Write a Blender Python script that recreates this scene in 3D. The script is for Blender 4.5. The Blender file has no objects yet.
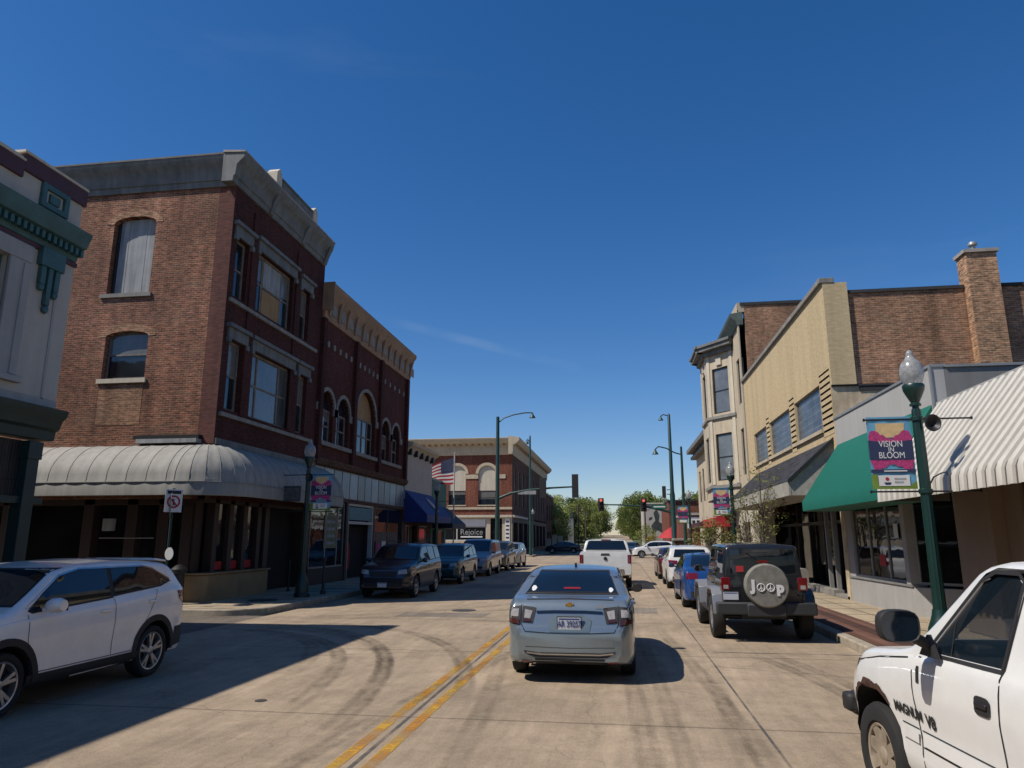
import bpy, bmesh, math, random
from mathutils import Vector, Matrix
from mathutils.bvhtree import BVHTree
R = math.radians
random.seed(7)
scene = bpy.context.scene
COL = scene.collection

# ------------------------------------------------------------------ materials
def new_mat(name):
    m = bpy.data.materials.new(name); m.use_nodes = True
    return m, m.node_tree, m.node_tree.nodes['Principled BSDF']

def pbr(name, col, rough=.6, metal=0., var=.18, scale=2.5, coat=0., spec=.5, bump=0., bscale=40., streak=0., alpha=1., trans=0., emit=None):
    m, nt, b = new_mat(name); N, Lk = nt.nodes, nt.links; col = tuple(v * .86 for v in col)
    b.inputs['Roughness'].default_value = rough; b.inputs['Metallic'].default_value = metal
    b.inputs['Coat Weight'].default_value = coat; b.inputs['Coat Roughness'].default_value = .04
    b.inputs['Specular IOR Level'].default_value = spec
    b.inputs['Transmission Weight'].default_value = trans
    b.inputs['Alpha'].default_value = alpha
    tc = N.new('ShaderNodeTexCoord'); ge = N.new('ShaderNodeNewGeometry')
    if var > 0:
        no = N.new('ShaderNodeTexNoise'); no.inputs['Scale'].default_value = scale; no.inputs['Detail'].default_value = 6
        no.inputs['Roughness'].default_value = .65
        Lk.new(ge.outputs['Position'], no.inputs['Vector'])
        src = no.outputs['Fac']
        if streak > 0:
            mp = N.new('ShaderNodeMapping'); mp.inputs['Scale'].default_value = (5, 5, .35)
            n2 = N.new('ShaderNodeTexNoise'); n2.inputs['Scale'].default_value = 1.2; n2.inputs['Detail'].default_value = 5
            Lk.new(ge.outputs['Position'], mp.inputs['Vector']); Lk.new(mp.outputs['Vector'], n2.inputs['Vector'])
            mx0 = N.new('ShaderNodeMix'); mx0.inputs['Factor'].default_value = streak
            Lk.new(no.outputs['Fac'], mx0.inputs['A']); Lk.new(n2.outputs['Fac'], mx0.inputs['B']); src = mx0.outputs['Result']
        cr = N.new('ShaderNodeMapRange'); cr.inputs['From Min'].default_value = .3; cr.inputs['From Max'].default_value = .7
        cr.inputs['To Min'].default_value = 1 - var; cr.inputs['To Max'].default_value = 1 + var
        Lk.new(src, cr.inputs['Value'])
        mx = N.new('ShaderNodeVectorMath'); mx.operation = 'SCALE'; mx.inputs[0].default_value = col
        Lk.new(cr.outputs['Result'], mx.inputs['Scale']); Lk.new(mx.outputs['Vector'], b.inputs['Base Color'])
    else:
        b.inputs['Base Color'].default_value = (*col, 1)
    if bump > 0:
        n3 = N.new('ShaderNodeTexNoise'); n3.inputs['Scale'].default_value = bscale; n3.inputs['Detail'].default_value = 4
        Lk.new(ge.outputs['Position'], n3.inputs['Vector'])
        bp = N.new('ShaderNodeBump'); bp.inputs['Strength'].default_value = bump; bp.inputs['Distance'].default_value = .01
        Lk.new(n3.outputs['Fac'], bp.inputs['Height']); Lk.new(bp.outputs['Normal'], b.inputs['Normal'])
    if emit:
        b.inputs['Emission Color'].default_value = (*emit[:3], 1); b.inputs['Emission Strength'].default_value = emit[3]
    return m

def wall_coords(N, Lk):
    """u = y on walls that face x, x on walls that face y; v = z"""
    ge = N.new('ShaderNodeNewGeometry')
    sp = N.new('ShaderNodeSeparateXYZ'); Lk.new(ge.outputs['Position'], sp.inputs[0])
    sn = N.new('ShaderNodeSeparateXYZ'); Lk.new(ge.outputs['Normal'], sn.inputs[0])
    ab = N.new('ShaderNodeMath'); ab.operation = 'ABSOLUTE'; Lk.new(sn.outputs[0], ab.inputs[0])
    gt = N.new('ShaderNodeMath'); gt.operation = 'GREATER_THAN'; gt.inputs[1].default_value = .6; Lk.new(ab.outputs[0], gt.inputs[0])
    mx = N.new('ShaderNodeMix'); Lk.new(gt.outputs[0], mx.inputs['Factor']); Lk.new(sp.outputs[0], mx.inputs['A']); Lk.new(sp.outputs[1], mx.inputs['B'])
    cb = N.new('ShaderNodeCombineXYZ'); Lk.new(mx.outputs['Result'], cb.inputs[0]); Lk.new(sp.outputs[2], cb.inputs[1])
    return ge, cb

def brick(name, c1, c2, mort, bw=.19, rh=.066, ms=.010, patch=.35, dark=(.05, .04, .035), pscale=.7, bump=.5, rough=.9, pale=0., pb=.5, wob=.02):
    m, nt, b = new_mat(name); N, Lk = nt.nodes, nt.links; c1, c2, mort, dark = [tuple(v * .86 for v in q) for q in (c1, c2, mort, dark)]
    b.inputs['Roughness'].default_value = rough; b.inputs['Specular IOR Level'].default_value = .2
    ge, cb = wall_coords(N, Lk)
    # slight wobble of the courses
    wn = N.new('ShaderNodeTexNoise'); wn.inputs['Scale'].default_value = 1.5; Lk.new(ge.outputs['Position'], wn.inputs['Vector'])
    sc = N.new('ShaderNodeVectorMath'); sc.operation = 'SCALE'; sc.inputs['Scale'].default_value = wob; Lk.new(wn.outputs['Color'], sc.inputs[0])
    ad = N.new('ShaderNodeVectorMath'); Lk.new(cb.outputs[0], ad.inputs[0]); Lk.new(sc.outputs[0], ad.inputs[1])
    br = N.new('ShaderNodeTexBrick'); br.inputs['Scale'].default_value = 1
    br.inputs['Brick Width'].default_value = bw; br.inputs['Row Height'].default_value = rh
    br.inputs['Mortar Size'].default_value = ms; br.inputs['Mortar Smooth'].default_value = .3
    br.inputs['Color1'].default_value = (*c1, 1); br.inputs['Color2'].default_value = (*c2, 1); br.inputs['Mortar'].default_value = (*mort, 1)
    Lk.new(ad.outputs[0], br.inputs['Vector'])
    # per-brick brightness
    mp = N.new('ShaderNodeMapping'); mp.inputs['Scale'].default_value = (1 / bw, 1 / rh, 1); Lk.new(ad.outputs[0], mp.inputs['Vector'])
    n1 = N.new('ShaderNodeTexNoise'); n1.inputs['Scale'].default_value = .9; n1.inputs['Detail'].default_value = 2; Lk.new(mp.outputs[0], n1.inputs['Vector'])
    r1 = N.new('ShaderNodeMapRange'); r1.inputs['From Min'].default_value = .3; r1.inputs['From Max'].default_value = .7
    r1.inputs['To Min'].default_value = 1 - pb; r1.inputs['To Max'].default_value = 1 + pb; Lk.new(n1.outputs['Fac'], r1.inputs['Value'])
    s1 = N.new('ShaderNodeVectorMath'); s1.operation = 'SCALE'; Lk.new(br.outputs['Color'], s1.inputs[0]); Lk.new(r1.outputs[0], s1.inputs['Scale'])
    # large stains
    n2 = N.new('ShaderNodeTexNoise'); n2.inputs['Scale'].default_value = pscale; n2.inputs['Detail'].default_value = 7; n2.inputs['Roughness'].default_value = .7
    Lk.new(ge.outputs['Position'], n2.inputs['Vector'])
    r2 = N.new('ShaderNodeMapRange'); r2.inputs['From Min'].default_value = .48; r2.inputs['From Max'].default_value = .72
    r2.inputs['To Min'].default_value = 0; r2.inputs['To Max'].default_value = patch; Lk.new(n2.outputs['Fac'], r2.inputs['Value'])
    mx = N.new('ShaderNodeMix'); mx.data_type = 'RGBA'; Lk.new(r2.outputs[0], mx.inputs['Factor']); Lk.new(s1.outputs[0], mx.inputs['A']); mx.inputs['B'].default_value = (*dark, 1)
    out = mx.outputs['Result']
    if pale > 0:
        n4 = N.new('ShaderNodeTexNoise'); n4.inputs['Scale'].default_value = pscale * 1.7; n4.inputs['Detail'].default_value = 8; n4.inputs['Roughness'].default_value = .75
        mp4 = N.new('ShaderNodeMapping'); mp4.inputs['Location'].default_value = (7, 3, 5); mp4.inputs['Scale'].default_value = (1, 1, 2)
        Lk.new(ge.outputs['Position'], mp4.inputs['Vector']); Lk.new(mp4.outputs[0], n4.inputs['Vector'])
        r4 = N.new('ShaderNodeMapRange'); r4.inputs['From Min'].default_value = .5; r4.inputs['From Max'].default_value = .75
        r4.inputs['To Max'].default_value = pale; Lk.new(n4.outputs['Fac'], r4.inputs['Value'])
        m4 = N.new('ShaderNodeMix'); m4.data_type = 'RGBA'; Lk.new(r4.outputs[0], m4.inputs['Factor']); Lk.new(out, m4.inputs['A']); m4.inputs['B'].default_value = (*mort, 1)
        out = m4.outputs['Result']
    ms_ = N.new('ShaderNodeMapping'); ms_.inputs['Scale'].default_value = (2.2, 2.2, .16); Lk.new(ge.outputs['Position'], ms_.inputs['Vector'])
    n5 = N.new('ShaderNodeTexNoise'); n5.inputs['Scale'].default_value = 1.0; n5.inputs['Detail'].default_value = 6; n5.inputs['Roughness'].default_value = .6; Lk.new(ms_.outputs[0], n5.inputs['Vector'])
    r5 = N.new('ShaderNodeMapRange'); r5.inputs['From Min'].default_value = .38; r5.inputs['From Max'].default_value = .66; r5.inputs['To Min'].default_value = 1.1; r5.inputs['To Max'].default_value = 1 - patch * .55; Lk.new(n5.outputs['Fac'], r5.inputs['Value'])
    n6 = N.new('ShaderNodeTexNoise'); n6.inputs['Scale'].default_value = .33; n6.inputs['Detail'].default_value = 3; Lk.new(ge.outputs['Position'], n6.inputs['Vector'])
    r6 = N.new('ShaderNodeMapRange'); r6.inputs['From Min'].default_value = .35; r6.inputs['From Max'].default_value = .65; r6.inputs['To Min'].default_value = 1 - patch * .35; r6.inputs['To Max'].default_value = 1 + patch * .25; Lk.new(n6.outputs['Fac'], r6.inputs['Value'])
    mm = N.new('ShaderNodeMath'); mm.operation = 'MULTIPLY'; Lk.new(r5.outputs[0], mm.inputs[0]); Lk.new(r6.outputs[0], mm.inputs[1])
    s5 = N.new('ShaderNodeVectorMath'); s5.operation = 'SCALE'; Lk.new(out, s5.inputs[0]); Lk.new(mm.outputs[0], s5.inputs['Scale']); out = s5.outputs[0]
    Lk.new(out, b.inputs['Base Color'])
    bp = N.new('ShaderNodeBump'); bp.inputs['Strength'].default_value = bump; bp.inputs['Distance'].default_value = .012; bp.invert = True
    Lk.new(br.outputs['Fac'], bp.inputs['Height']); Lk.new(bp.outputs['Normal'], b.inputs['Normal'])
    return m

def glass(name, col=(.02, .028, .035), rough=.04, wob=.25, var=.6, vs=.8):
    m = pbr(name, col, rough, var=var, scale=vs, spec=.8)
    nt = m.node_tree; N, Lk = nt.nodes, nt.links; b = N['Principled BSDF']
    if wob:
        ge = N.new('ShaderNodeNewGeometry'); n = N.new('ShaderNodeTexNoise'); n.inputs['Scale'].default_value = 1.6
        Lk.new(ge.outputs['Position'], n.inputs['Vector'])
        bp = N.new('ShaderNodeBump'); bp.inputs['Strength'].default_value = wob; bp.inputs['Distance'].default_value = .03
        Lk.new(n.outputs['Fac'], bp.inputs['Height']); Lk.new(bp.outputs['Normal'], b.inputs['Normal'])
    return m

def paint(name, col, metal=0., rough=.35):
    m = pbr(name, col, rough, metal, var=.06, scale=3, coat=.8)
    return m

M = {}
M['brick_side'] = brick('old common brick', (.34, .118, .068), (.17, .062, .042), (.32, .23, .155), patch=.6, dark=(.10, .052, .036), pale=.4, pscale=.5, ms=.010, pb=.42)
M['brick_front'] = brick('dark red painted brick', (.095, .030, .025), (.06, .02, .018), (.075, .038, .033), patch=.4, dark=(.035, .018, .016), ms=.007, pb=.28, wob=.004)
M['brick_edge'] = brick('red brick edge', (.17, .065, .05), (.12, .05, .04), (.12, .07, .06), patch=.3, dark=(.07, .045, .04), ms=.008, pb=.2, wob=.004)
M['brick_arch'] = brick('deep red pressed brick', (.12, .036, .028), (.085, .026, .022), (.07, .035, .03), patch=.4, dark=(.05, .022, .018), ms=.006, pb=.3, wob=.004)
M['brick_far'] = brick('sunlit red brick', (.24, .075, .045), (.19, .06, .04), (.2, .1, .07), patch=.4, dark=(.14, .05, .035))
M['brick_buff'] = brick('buff brick', (.56, .44, .26), (.52, .405, .235), (.47, .37, .23), patch=.09, dark=(.44, .34, .2), ms=.007, bump=.1, pb=.1, wob=.004)
M['brick_common'] = brick('weathered common brick', (.43, .20, .11), (.27, .125, .075), (.40, .30, .20), patch=.6, dark=(.13, .08, .052), pale=.4, pscale=.5, ms=.010, pb=.42)
M['brick_chimney'] = brick('chimney brick', (.48, .24, .13), (.28, .14, .08), (.42, .32, .21), patch=.3, dark=(.15, .1, .07), ms=.012)
M['brick_brown'] = brick('brown brick', (.14, .07, .05), (.11, .055, .04), (.12, .08, .06), patch=.4, dark=(.05, .04, .035))
M['stone'] = pbr('grey stone trim', (.24, .225, .2), .85, var=.35, scale=2, bump=.3, streak=.5)
M['cornice_grey'] = pbr('weathered grey cornice', (.15, .155, .15), .75, var=.45, scale=1.5, streak=.5)
M['cornice_tan'] = pbr('tan painted cornice', (.30, .19, .12), .75, var=.3, scale=1.5, streak=.4)
M['cream'] = pbr('cream painted stone', (.50, .42, .30), .8, var=.22, scale=1.2, streak=.5)
M['cream_pale'] = pbr('pale cream paint', (.56, .50, .39), .75, var=.18, scale=1.5, streak=.5)
M['stucco_grey'] = pbr('grey painted stucco', (.36, .35, .33), .85, var=.15, scale=1, bump=.3, streak=.4)
M['panel_grey'] = pbr('light grey wall panel', (.42, .41, .385), .7, var=.12, scale=.8, streak=.5)
M['panel_dark'] = pbr('grey metal cladding', (.2, .2, .19), .7, var=.2, scale=.8, streak=.5)
M['concrete_old'] = pbr('stained old concrete', (.52, .42, .28), .9, var=.5, scale=1.4, bump=.5, streak=.4)
M['white_stucco'] = pbr('grey white render', (.47, .43, .375), .85, var=.12, scale=1.5, streak=.4, bump=.2)
M['teal_paint'] = pbr('faded teal paint', (.045, .12, .12), .55, var=.25, scale=3)
M['dark_green'] = pbr('dark green paint', (.014, .04, .035), .5, var=.2)
M['maroon'] = pbr('maroon paint', (.075, .022, .026), .6, var=.2)
M['wood_dark'] = pbr('dark brown timber', (.035, .018, .013), .6, var=.3, streak=.6)
M['wood_old'] = pbr('peeling window paint', (.20, .17, .14), .8, var=.5, scale=5, streak=.4)
M['frame_dark'] = pbr('dark bronze frame', (.02, .018, .017), .45, var=.1)
M['frame_alu'] = pbr('aluminium frame', (.30, .30, .29), .45, metal=.3, var=.12)
M['frame_white'] = pbr('white frame', (.5, .48, .45), .6, var=.15)
M['glass'] = glass('window glass')
M['blind'] = pbr('pale blind behind glass', (.17, .165, .15), .12, var=.25, scale=6, spec=.6, streak=.4)
M['glass_shop'] = glass('shop window glass', (.012, .014, .015), .03, .15)
M['glass_curtain'] = pbr('glass over pale curtain', (.13, .14, .145), .06, var=.35, scale=1.2, spec=.8)
M['glass_block'] = brick('glass block with banded reflection', (.11, .12, .13), (.08, .088, .098), (.17, .175, .18), bw=1.1, rh=.24, ms=.02, patch=.3, dark=(.04, .045, .05), rough=.2, bump=.15, pb=.25)  # wide rows put the banded reflection on the glass block into its colour
M['board_grey'] = pbr('grey weathered boarding', (.30, .31, .31), .85, var=.45, scale=2.2, streak=.7)
M['board_ply'] = pbr('plywood panel', (.33, .20, .085), .8, var=.25, scale=2, streak=.5)
M['knee'] = pbr('tan tiled base wall', (.26, .18, .085), .6, var=.25, scale=1.5, bump=.1)
M['black_void'] = pbr('dark interior', (.006, .006, .007), .9, var=0)
M['black_metal'] = pbr('black metal', (.012, .012, .013), .5, var=0)
M['awn_grey'] = pbr('grey ribbed awning fabric', (.29, .28, .25), .75, var=.22, scale=1.2, streak=.6)
M['awn_rib'] = pbr('awning rib', (.25, .24, .215), .7, var=.1)
M['awn_green'] = pbr('green awning fabric', (.0, .125, .085), .7, var=.08, scale=2)
M['awn_blue'] = pbr('blue awning fabric', (.01, .028, .17), .65, var=.1, scale=2)
M['awn_red'] = pbr('red awning fabric', (.42, .02, .025), .7, var=.1)
M['awn_white'] = pbr('cream corrugated metal', (.60, .57, .50), .55, var=.12, scale=2.5, streak=.6)
M['awn_gap'] = pbr('dark awning groove', (.10, .092, .08), .6, var=.3, scale=3, streak=.5)  # groove rows, backing and end are darker than the boards
M['shingle'] = brick('dark roof shingles', (.035, .036, .042), (.05, .05, .058), (.02, .02, .022), bw=.3, rh=.14, ms=.008, patch=.3, dark=(.06, .06, .065))
M['fascia'] = pbr('stained pale fascia', (.36, .34, .29), .8, var=.35, scale=4, streak=.3)
M['roof_tar'] = pbr('tar roofing', (.04, .04, .04), .9)
M['coping'] = pbr('stone coping', (.33, .30, .26), .8, var=.3, scale=2)
M['pole_green'] = pbr('dark green painted steel', (.005, .030, .024), .38, var=.12)
M['pole_far'] = pbr('weathered green steel', (.010, .045, .036), .45, var=.15)
M['globe'] = pbr('ribbed acorn glass', (.42, .43, .43), .22, var=.35, scale=14, trans=.25, alpha=.72)
M['tyre'] = pbr('tyre rubber', (.014, .014, .014), .85, var=.2, scale=8)
M['rim'] = pbr('alloy rim', (.5, .5, .51), .3, metal=.8, var=.08)
M['rim_tan'] = pbr('dusty steel rim', (.33, .27, .2), .6, metal=.2, var=.3, scale=9)
M['rim_dark'] = pbr('wheel shadow gap', (.01, .01, .01), .8, var=0)
M['arch'] = pbr('wheel arch liner', (.006, .006, .006), .95, var=0)
M['trim_black'] = pbr('black plastic trim', (.018, .018, .019), .65, var=.1)
M['seam'] = pbr('panel gap', (.008, .008, .008), .9, var=0)
M['car_glass'] = glass('tinted car glass', (.006, .010, .014), .02, 0, var=0)
M['chrome'] = pbr('chrome', (.6, .6, .6), .12, metal=1., var=0)
M['lamp_red'] = pbr('red lamp lens', (.16, .005, .007), .12, var=0, coat=.8)
M['lamp_clear'] = pbr('clear lamp lens', (.36, .34, .33), .15, var=.2, scale=25, coat=.6)
M['lamp_brown'] = pbr('smoked red lens', (.07, .02, .015), .15, var=.15, scale=25, coat=.6)
M['plate'] = pbr('licence plate', (.55, .57, .6), .5, var=.1)
M['plate_blue'] = pbr('plate print', (.03, .06, .2), .5, var=0)
M['white_flat'] = pbr('white print', (.7, .7, .68), .7, var=.05)
M['black_flat'] = pbr('black print', (.012, .012, .012), .7, var=0)
M['red_flat'] = pbr('red print', (.4, .02, .025), .7, var=0)
M['navy'] = pbr('navy print', (.018, .03, .085), .7, var=.05)
M['sky_print'] = pbr('light blue print', (.12, .34, .50), .7, var=.2, scale=9)
M['peach'] = pbr('peach print', (.62, .44, .22), .7, var=.15, scale=14)
M['pink'] = pbr('magenta flower print', (.42, .035, .16), .7, var=.45, scale=30)
M['grass_print'] = pbr('green print', (.16, .25, .03), .7, var=.2)
M['teal_sign'] = pbr('teal sign', (.02, .16, .19), .5, var=.2, scale=5)
M['bark'] = pbr('bark', (.10, .075, .055), .9, var=.3, scale=8)
M['steel_pole'] = pbr('galvanised steel', (.25, .25, .25), .5, metal=.5)
M['signal_lit'] = pbr('lit red signal', (.5, .05, .04), .3, var=0, emit=(1, .16, .12, .9))

def foliage(name, c1, c2, vs=1.2):
    m, nt, b = new_mat(name); N, Lk = nt.nodes, nt.links
    b.inputs['Roughness'].default_value = .7; b.inputs['Specular IOR Level'].default_value = .2
    ge = N.new('ShaderNodeNewGeometry'); n = N.new('ShaderNodeTexNoise'); n.inputs['Scale'].default_value = vs; n.inputs['Detail'].default_value = 5
    Lk.new(ge.outputs['Position'], n.inputs['Vector'])
    r = N.new('ShaderNodeMapRange'); r.inputs['From Min'].default_value = .35; r.inputs['From Max'].default_value = .65; Lk.new(n.outputs['Fac'], r.inputs['Value'])
    mx = N.new('ShaderNodeMix'); mx.data_type = 'RGBA'; mx.inputs['A'].default_value = (*c1, 1); mx.inputs['B'].default_value = (*c2, 1)
    Lk.new(r.outputs[0], mx.inputs['Factor']); Lk.new(mx.outputs['Result'], b.inputs['Base Color'])
    tr = N.new('ShaderNodeBsdfTranslucent'); Lk.new(mx.outputs['Result'], tr.inputs['Color'])
    ms = N.new('ShaderNodeMixShader'); ms.inputs[0].default_value = .3
    Lk.new(b.outputs[0], ms.inputs[1]); Lk.new(tr.outputs[0], ms.inputs[2]); Lk.new(ms.outputs[0], N['Material Output'].inputs['Surface'])
    return m
M['leaf'] = foliage('spring leaves', (.15, .18, .05), (.30, .33, .10), .5)
M['leaf_dark'] = foliage('deeper green leaves', (.10, .14, .04), (.22, .25, .075), .5)
M['leaf_near'] = foliage('young olive leaves', (.10, .11, .03), (.17, .17, .05), 3)
M['leaf_rust'] = foliage('budding brown leaves', (.11, .075, .04), (.15, .12, .05), 1)

def road_mat(name, base, dark, joints=True, spots=.5):
    m, nt, b = new_mat(name); N, Lk = nt.nodes, nt.links
    b.inputs['Roughness'].default_value = .88; b.inputs['Specular IOR Level'].default_value = .25
    ge = N.new('ShaderNodeNewGeometry')
    def noise(scale, sx=1, sy=1, detail=8, rough=.65, loc=(0, 0, 0)):
        mp = N.new('ShaderNodeMapping'); mp.inputs['Scale'].default_value = (sx, sy, 1); mp.inputs['Location'].default_value = loc
        n = N.new('ShaderNodeTexNoise'); n.inputs['Scale'].default_value = scale; n.inputs['Detail'].default_value = detail; n.inputs['Roughness'].default_value = rough
        Lk.new(ge.outputs['Position'], mp.inputs[0]); Lk.new(mp.outputs[0], n.inputs['Vector']); return n.outputs['Fac']
    def rng(src, a, b_, c, d):
        r = N.new('ShaderNodeMapRange'); r.inputs['From Min'].default_value = a; r.inputs['From Max'].default_value = b_
        r.inputs['To Min'].default_value = c; r.inputs['To Max'].default_value = d; Lk.new(src, r.inputs['Value']); return r.outputs[0]
    def mul(a, b_):
        x = N.new('ShaderNodeMath'); x.operation = 'MULTIPLY'; Lk.new(a, x.inputs[0]); Lk.new(b_, x.inputs[1]); return x.outputs[0]
    big = rng(noise(.25), .3, .7, .82, 1.14)
    lanes = rng(noise(.9, 1.6, .06, 4, .5), .35, .7, 1.06, .88)       # worn wheel paths along the street
    mid = rng(noise(2.2, loc=(4, 2, 0)), .3, .7, .86, 1.12)
    fine = rng(noise(45, detail=3), .3, .7, .84, 1.16)
    grit = rng(noise(160, detail=2), .3, .7, .9, 1.1)
    f = mul(mul(mul(mul(big, lanes), mid), fine), grit)
    # oil spots and stains
    st = rng(noise(.7, 1, .5, 9, .75, (9, 1, 0)), .56, .72, 1.0, 1.0 - spots * .6)
    f = mul(f, st)
    f = mul(f, rng(noise(3.2, 2.2, .22, 6, .7, (3, 5, 0)), .35, .68, 1.08, .84))
    f = mul(f, rng(noise(11, .8, 1, 7, .8, (2, 7, 0)), .35, .7, 1.10, .86))
    f = mul(f, rng(noise(26, 1, 1, 3, .6, (12, 7, 0)), .64, .72, 1.0, .62))
    # thin meandering cracks
    vo = N.new('ShaderNodeTexVoronoi'); vo.feature = 'DISTANCE_TO_EDGE'; vo.inputs['Scale'].default_value = .28
    wn = N.new('ShaderNodeTexNoise'); wn.inputs['Scale'].default_value = 1.3; wn.inputs['Detail'].default_value = 5; Lk.new(ge.outputs['Position'], wn.inputs['Vector'])
    ws = N.new('ShaderNodeVectorMath'); ws.operation = 'SCALE'; ws.inputs['Scale'].default_value = 1.1; Lk.new(wn.outputs['Color'], ws.inputs[0])
    wa = N.new('ShaderNodeVectorMath'); Lk.new(ge.outputs['Position'], wa.inputs[0]); Lk.new(ws.outputs[0], wa.inputs[1]); Lk.new(wa.outputs[0], vo.inputs['Vector'])
    ck = rng(vo.outputs['Distance'], .0, .006, .80, 1.0)
    f = mul(f, ck)
    if joints:
        sp = N.new('ShaderNodeSeparateXYZ'); Lk.new(ge.outputs['Position'], sp.inputs[0])
        for out, per, off in ((sp.outputs[1], 4.6, 1.1),):
            a = N.new('ShaderNodeMath'); a.operation = 'ADD'; a.inputs[1].default_value = 100 * per + off; Lk.new(out, a.inputs[0])
            p = N.new('ShaderNodeMath'); p.operation = 'PINGPONG'; p.inputs[1].default_value = per / 2; Lk.new(a.outputs[0], p.inputs[0])
            f = mul(f, rng(p.outputs[0], .008, .03, .55, 1.0))
    v = N.new('ShaderNodeMix'); v.data_type = 'RGBA'; v.inputs['A'].default_value = (*dark, 1); v.inputs['B'].default_value = (*base, 1)
    Lk.new(rng(noise(.5, loc=(1, 8, 0)), .35, .6, .35, 1), v.inputs['Factor'])
    s = N.new('ShaderNodeVectorMath'); s.operation = 'SCALE'; Lk.new(v.outputs['Result'], s.inputs[0]); Lk.new(f, s.inputs['Scale'])
    Lk.new(s.outputs[0], b.inputs['Base Color'])
    bp = N.new('ShaderNodeBump'); bp.inputs['Strength'].default_value = .35; bp.inputs['Distance'].default_value = .008
    Lk.new(noise(70, detail=4), bp.inputs['Height']); Lk.new(bp.outputs['Normal'], b.inputs['Normal'])
    return m
M['road'] = road_mat('worn tan concrete road', (.335, .26, .18), (.275, .212, .148))
M['asphalt'] = road_mat('patched alley asphalt', (.15, .125, .10), (.11, .09, .075), joints=False)
M['walk'] = road_mat('sidewalk concrete', (.38, .305, .21), (.31, .25, .175), spots=.25)
M['kerb'] = pbr('kerb concrete', (.34, .29, .22), .9, var=.3, scale=5, bump=.4)
M['paver'] = brick('red sidewalk pavers', (.17, .085, .06), (.13, .065, .05), (.12, .09, .07), bw=.2, rh=.1, ms=.006, patch=.3)
M['grass'] = pbr('distant grass', (.07, .09, .03), .95, var=.4, scale=.3)
M['iron'] = pbr('cast iron cover', (.05, .045, .04), .7, var=.3)

def worn(name, col, amount, scale, col2=None, fade=False, stretch=(1, 1, 1)):
    m, nt, b = new_mat(name); N, Lk = nt.nodes, nt.links
    b.inputs['Roughness'].default_value = .88; b.inputs['Specular IOR Level'].default_value = .2
    ge = N.new('ShaderNodeNewGeometry'); mp = N.new('ShaderNodeMapping'); mp.inputs['Scale'].default_value = stretch; Lk.new(ge.outputs['Position'], mp.inputs[0])
    n = N.new('ShaderNodeTexNoise'); n.inputs['Scale'].default_value = scale; n.inputs['Detail'].default_value = 9; n.inputs['Roughness'].default_value = .78
    Lk.new(mp.outputs[0], n.inputs['Vector'])
    r = N.new('ShaderNodeMapRange'); r.inputs['From Min'].default_value = amount[0]; r.inputs['From Max'].default_value = amount[1]
    r.inputs['To Min'].default_value = amount[2]; r.inputs['To Max'].default_value = amount[3]; Lk.new(n.outputs['Fac'], r.inputs['Value'])
    out = r.outputs[0]
    n2 = N.new('ShaderNodeTexNoise'); n2.inputs['Scale'].default_value = scale * .14; n2.inputs['Detail'].default_value = 4; Lk.new(ge.outputs['Position'], n2.inputs['Vector'])
    r2 = N.new('ShaderNodeMapRange'); r2.inputs['From Min'].default_value = .35; r2.inputs['From Max'].default_value = .62; r2.inputs['To Min'].default_value = .35; r2.inputs['To Max'].default_value = 1.15; Lk.new(n2.outputs['Fac'], r2.inputs['Value'])
    m1 = N.new('ShaderNodeMath'); m1.operation = 'MULTIPLY'; m1.use_clamp = True; Lk.new(out, m1.inputs[0]); Lk.new(r2.outputs[0], m1.inputs[1]); out = m1.outputs[0]
    if fade:
        at = N.new('ShaderNodeAttribute'); at.attribute_name = 'fade'
        m2 = N.new('ShaderNodeMath'); m2.operation = 'MULTIPLY'; Lk.new(out, m2.inputs[0]); Lk.new(at.outputs['Fac'], m2.inputs[1]); out = m2.outputs[0]
    Lk.new(out, b.inputs['Alpha'])
    mx = N.new('ShaderNodeMix'); mx.data_type = 'RGBA'; mx.inputs['A'].default_value = (*col, 1); mx.inputs['B'].default_value = (*(col2 or col), 1)
    n3 = N.new('ShaderNodeTexNoise'); n3.inputs['Scale'].default_value = 1.7; n3.inputs['Detail'].default_value = 5; Lk.new(ge.outputs['Position'], n3.inputs['Vector'])
    r3 = N.new('ShaderNodeMapRange'); r3.inputs['From Min'].default_value = .4; r3.inputs['From Max'].default_value = .6; Lk.new(n3.outputs['Fac'], r3.inputs['Value'])
    Lk.new(r3.outputs[0], mx.inputs['Factor']); Lk.new(mx.outputs['Result'], b.inputs['Base Color'])
    return m
M['yellow'] = worn('worn yellow paint', (.46, .27, .04), (.36, .60, .30, 1.1), 16, (.42, .19, .03))
M['white_line'] = worn('worn white paint', (.55, .52, .45), (.42, .6, .05, .9), 12)
M['tyre_mark'] = worn('tyre mark', (.035, .028, .022), (.34, .68, .06, .60), 7, fade=True)
M['joint_seal'] = worn('grey joint sealant', (.09, .085, .085), (.3, .6, .3, .9), 8)

# ------------------------------------------------------------------ mesh helpers
def tag(o, label=None, cat=None, group=None, kind=None):
    if label: o['label'] = label
    if cat: o['category'] = cat
    if group: o['group'] = group
    if kind: o['kind'] = kind
    return o
def empty(name, loc=(0, 0, 0), rz=0, label=None, cat=None, group=None):
    o = bpy.data.objects.new(name, None); COL.objects.link(o)
    o.location = loc; o.rotation_euler = (0, 0, rz); o.empty_display_size = .1
    return tag(o, label, cat, group)

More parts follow.
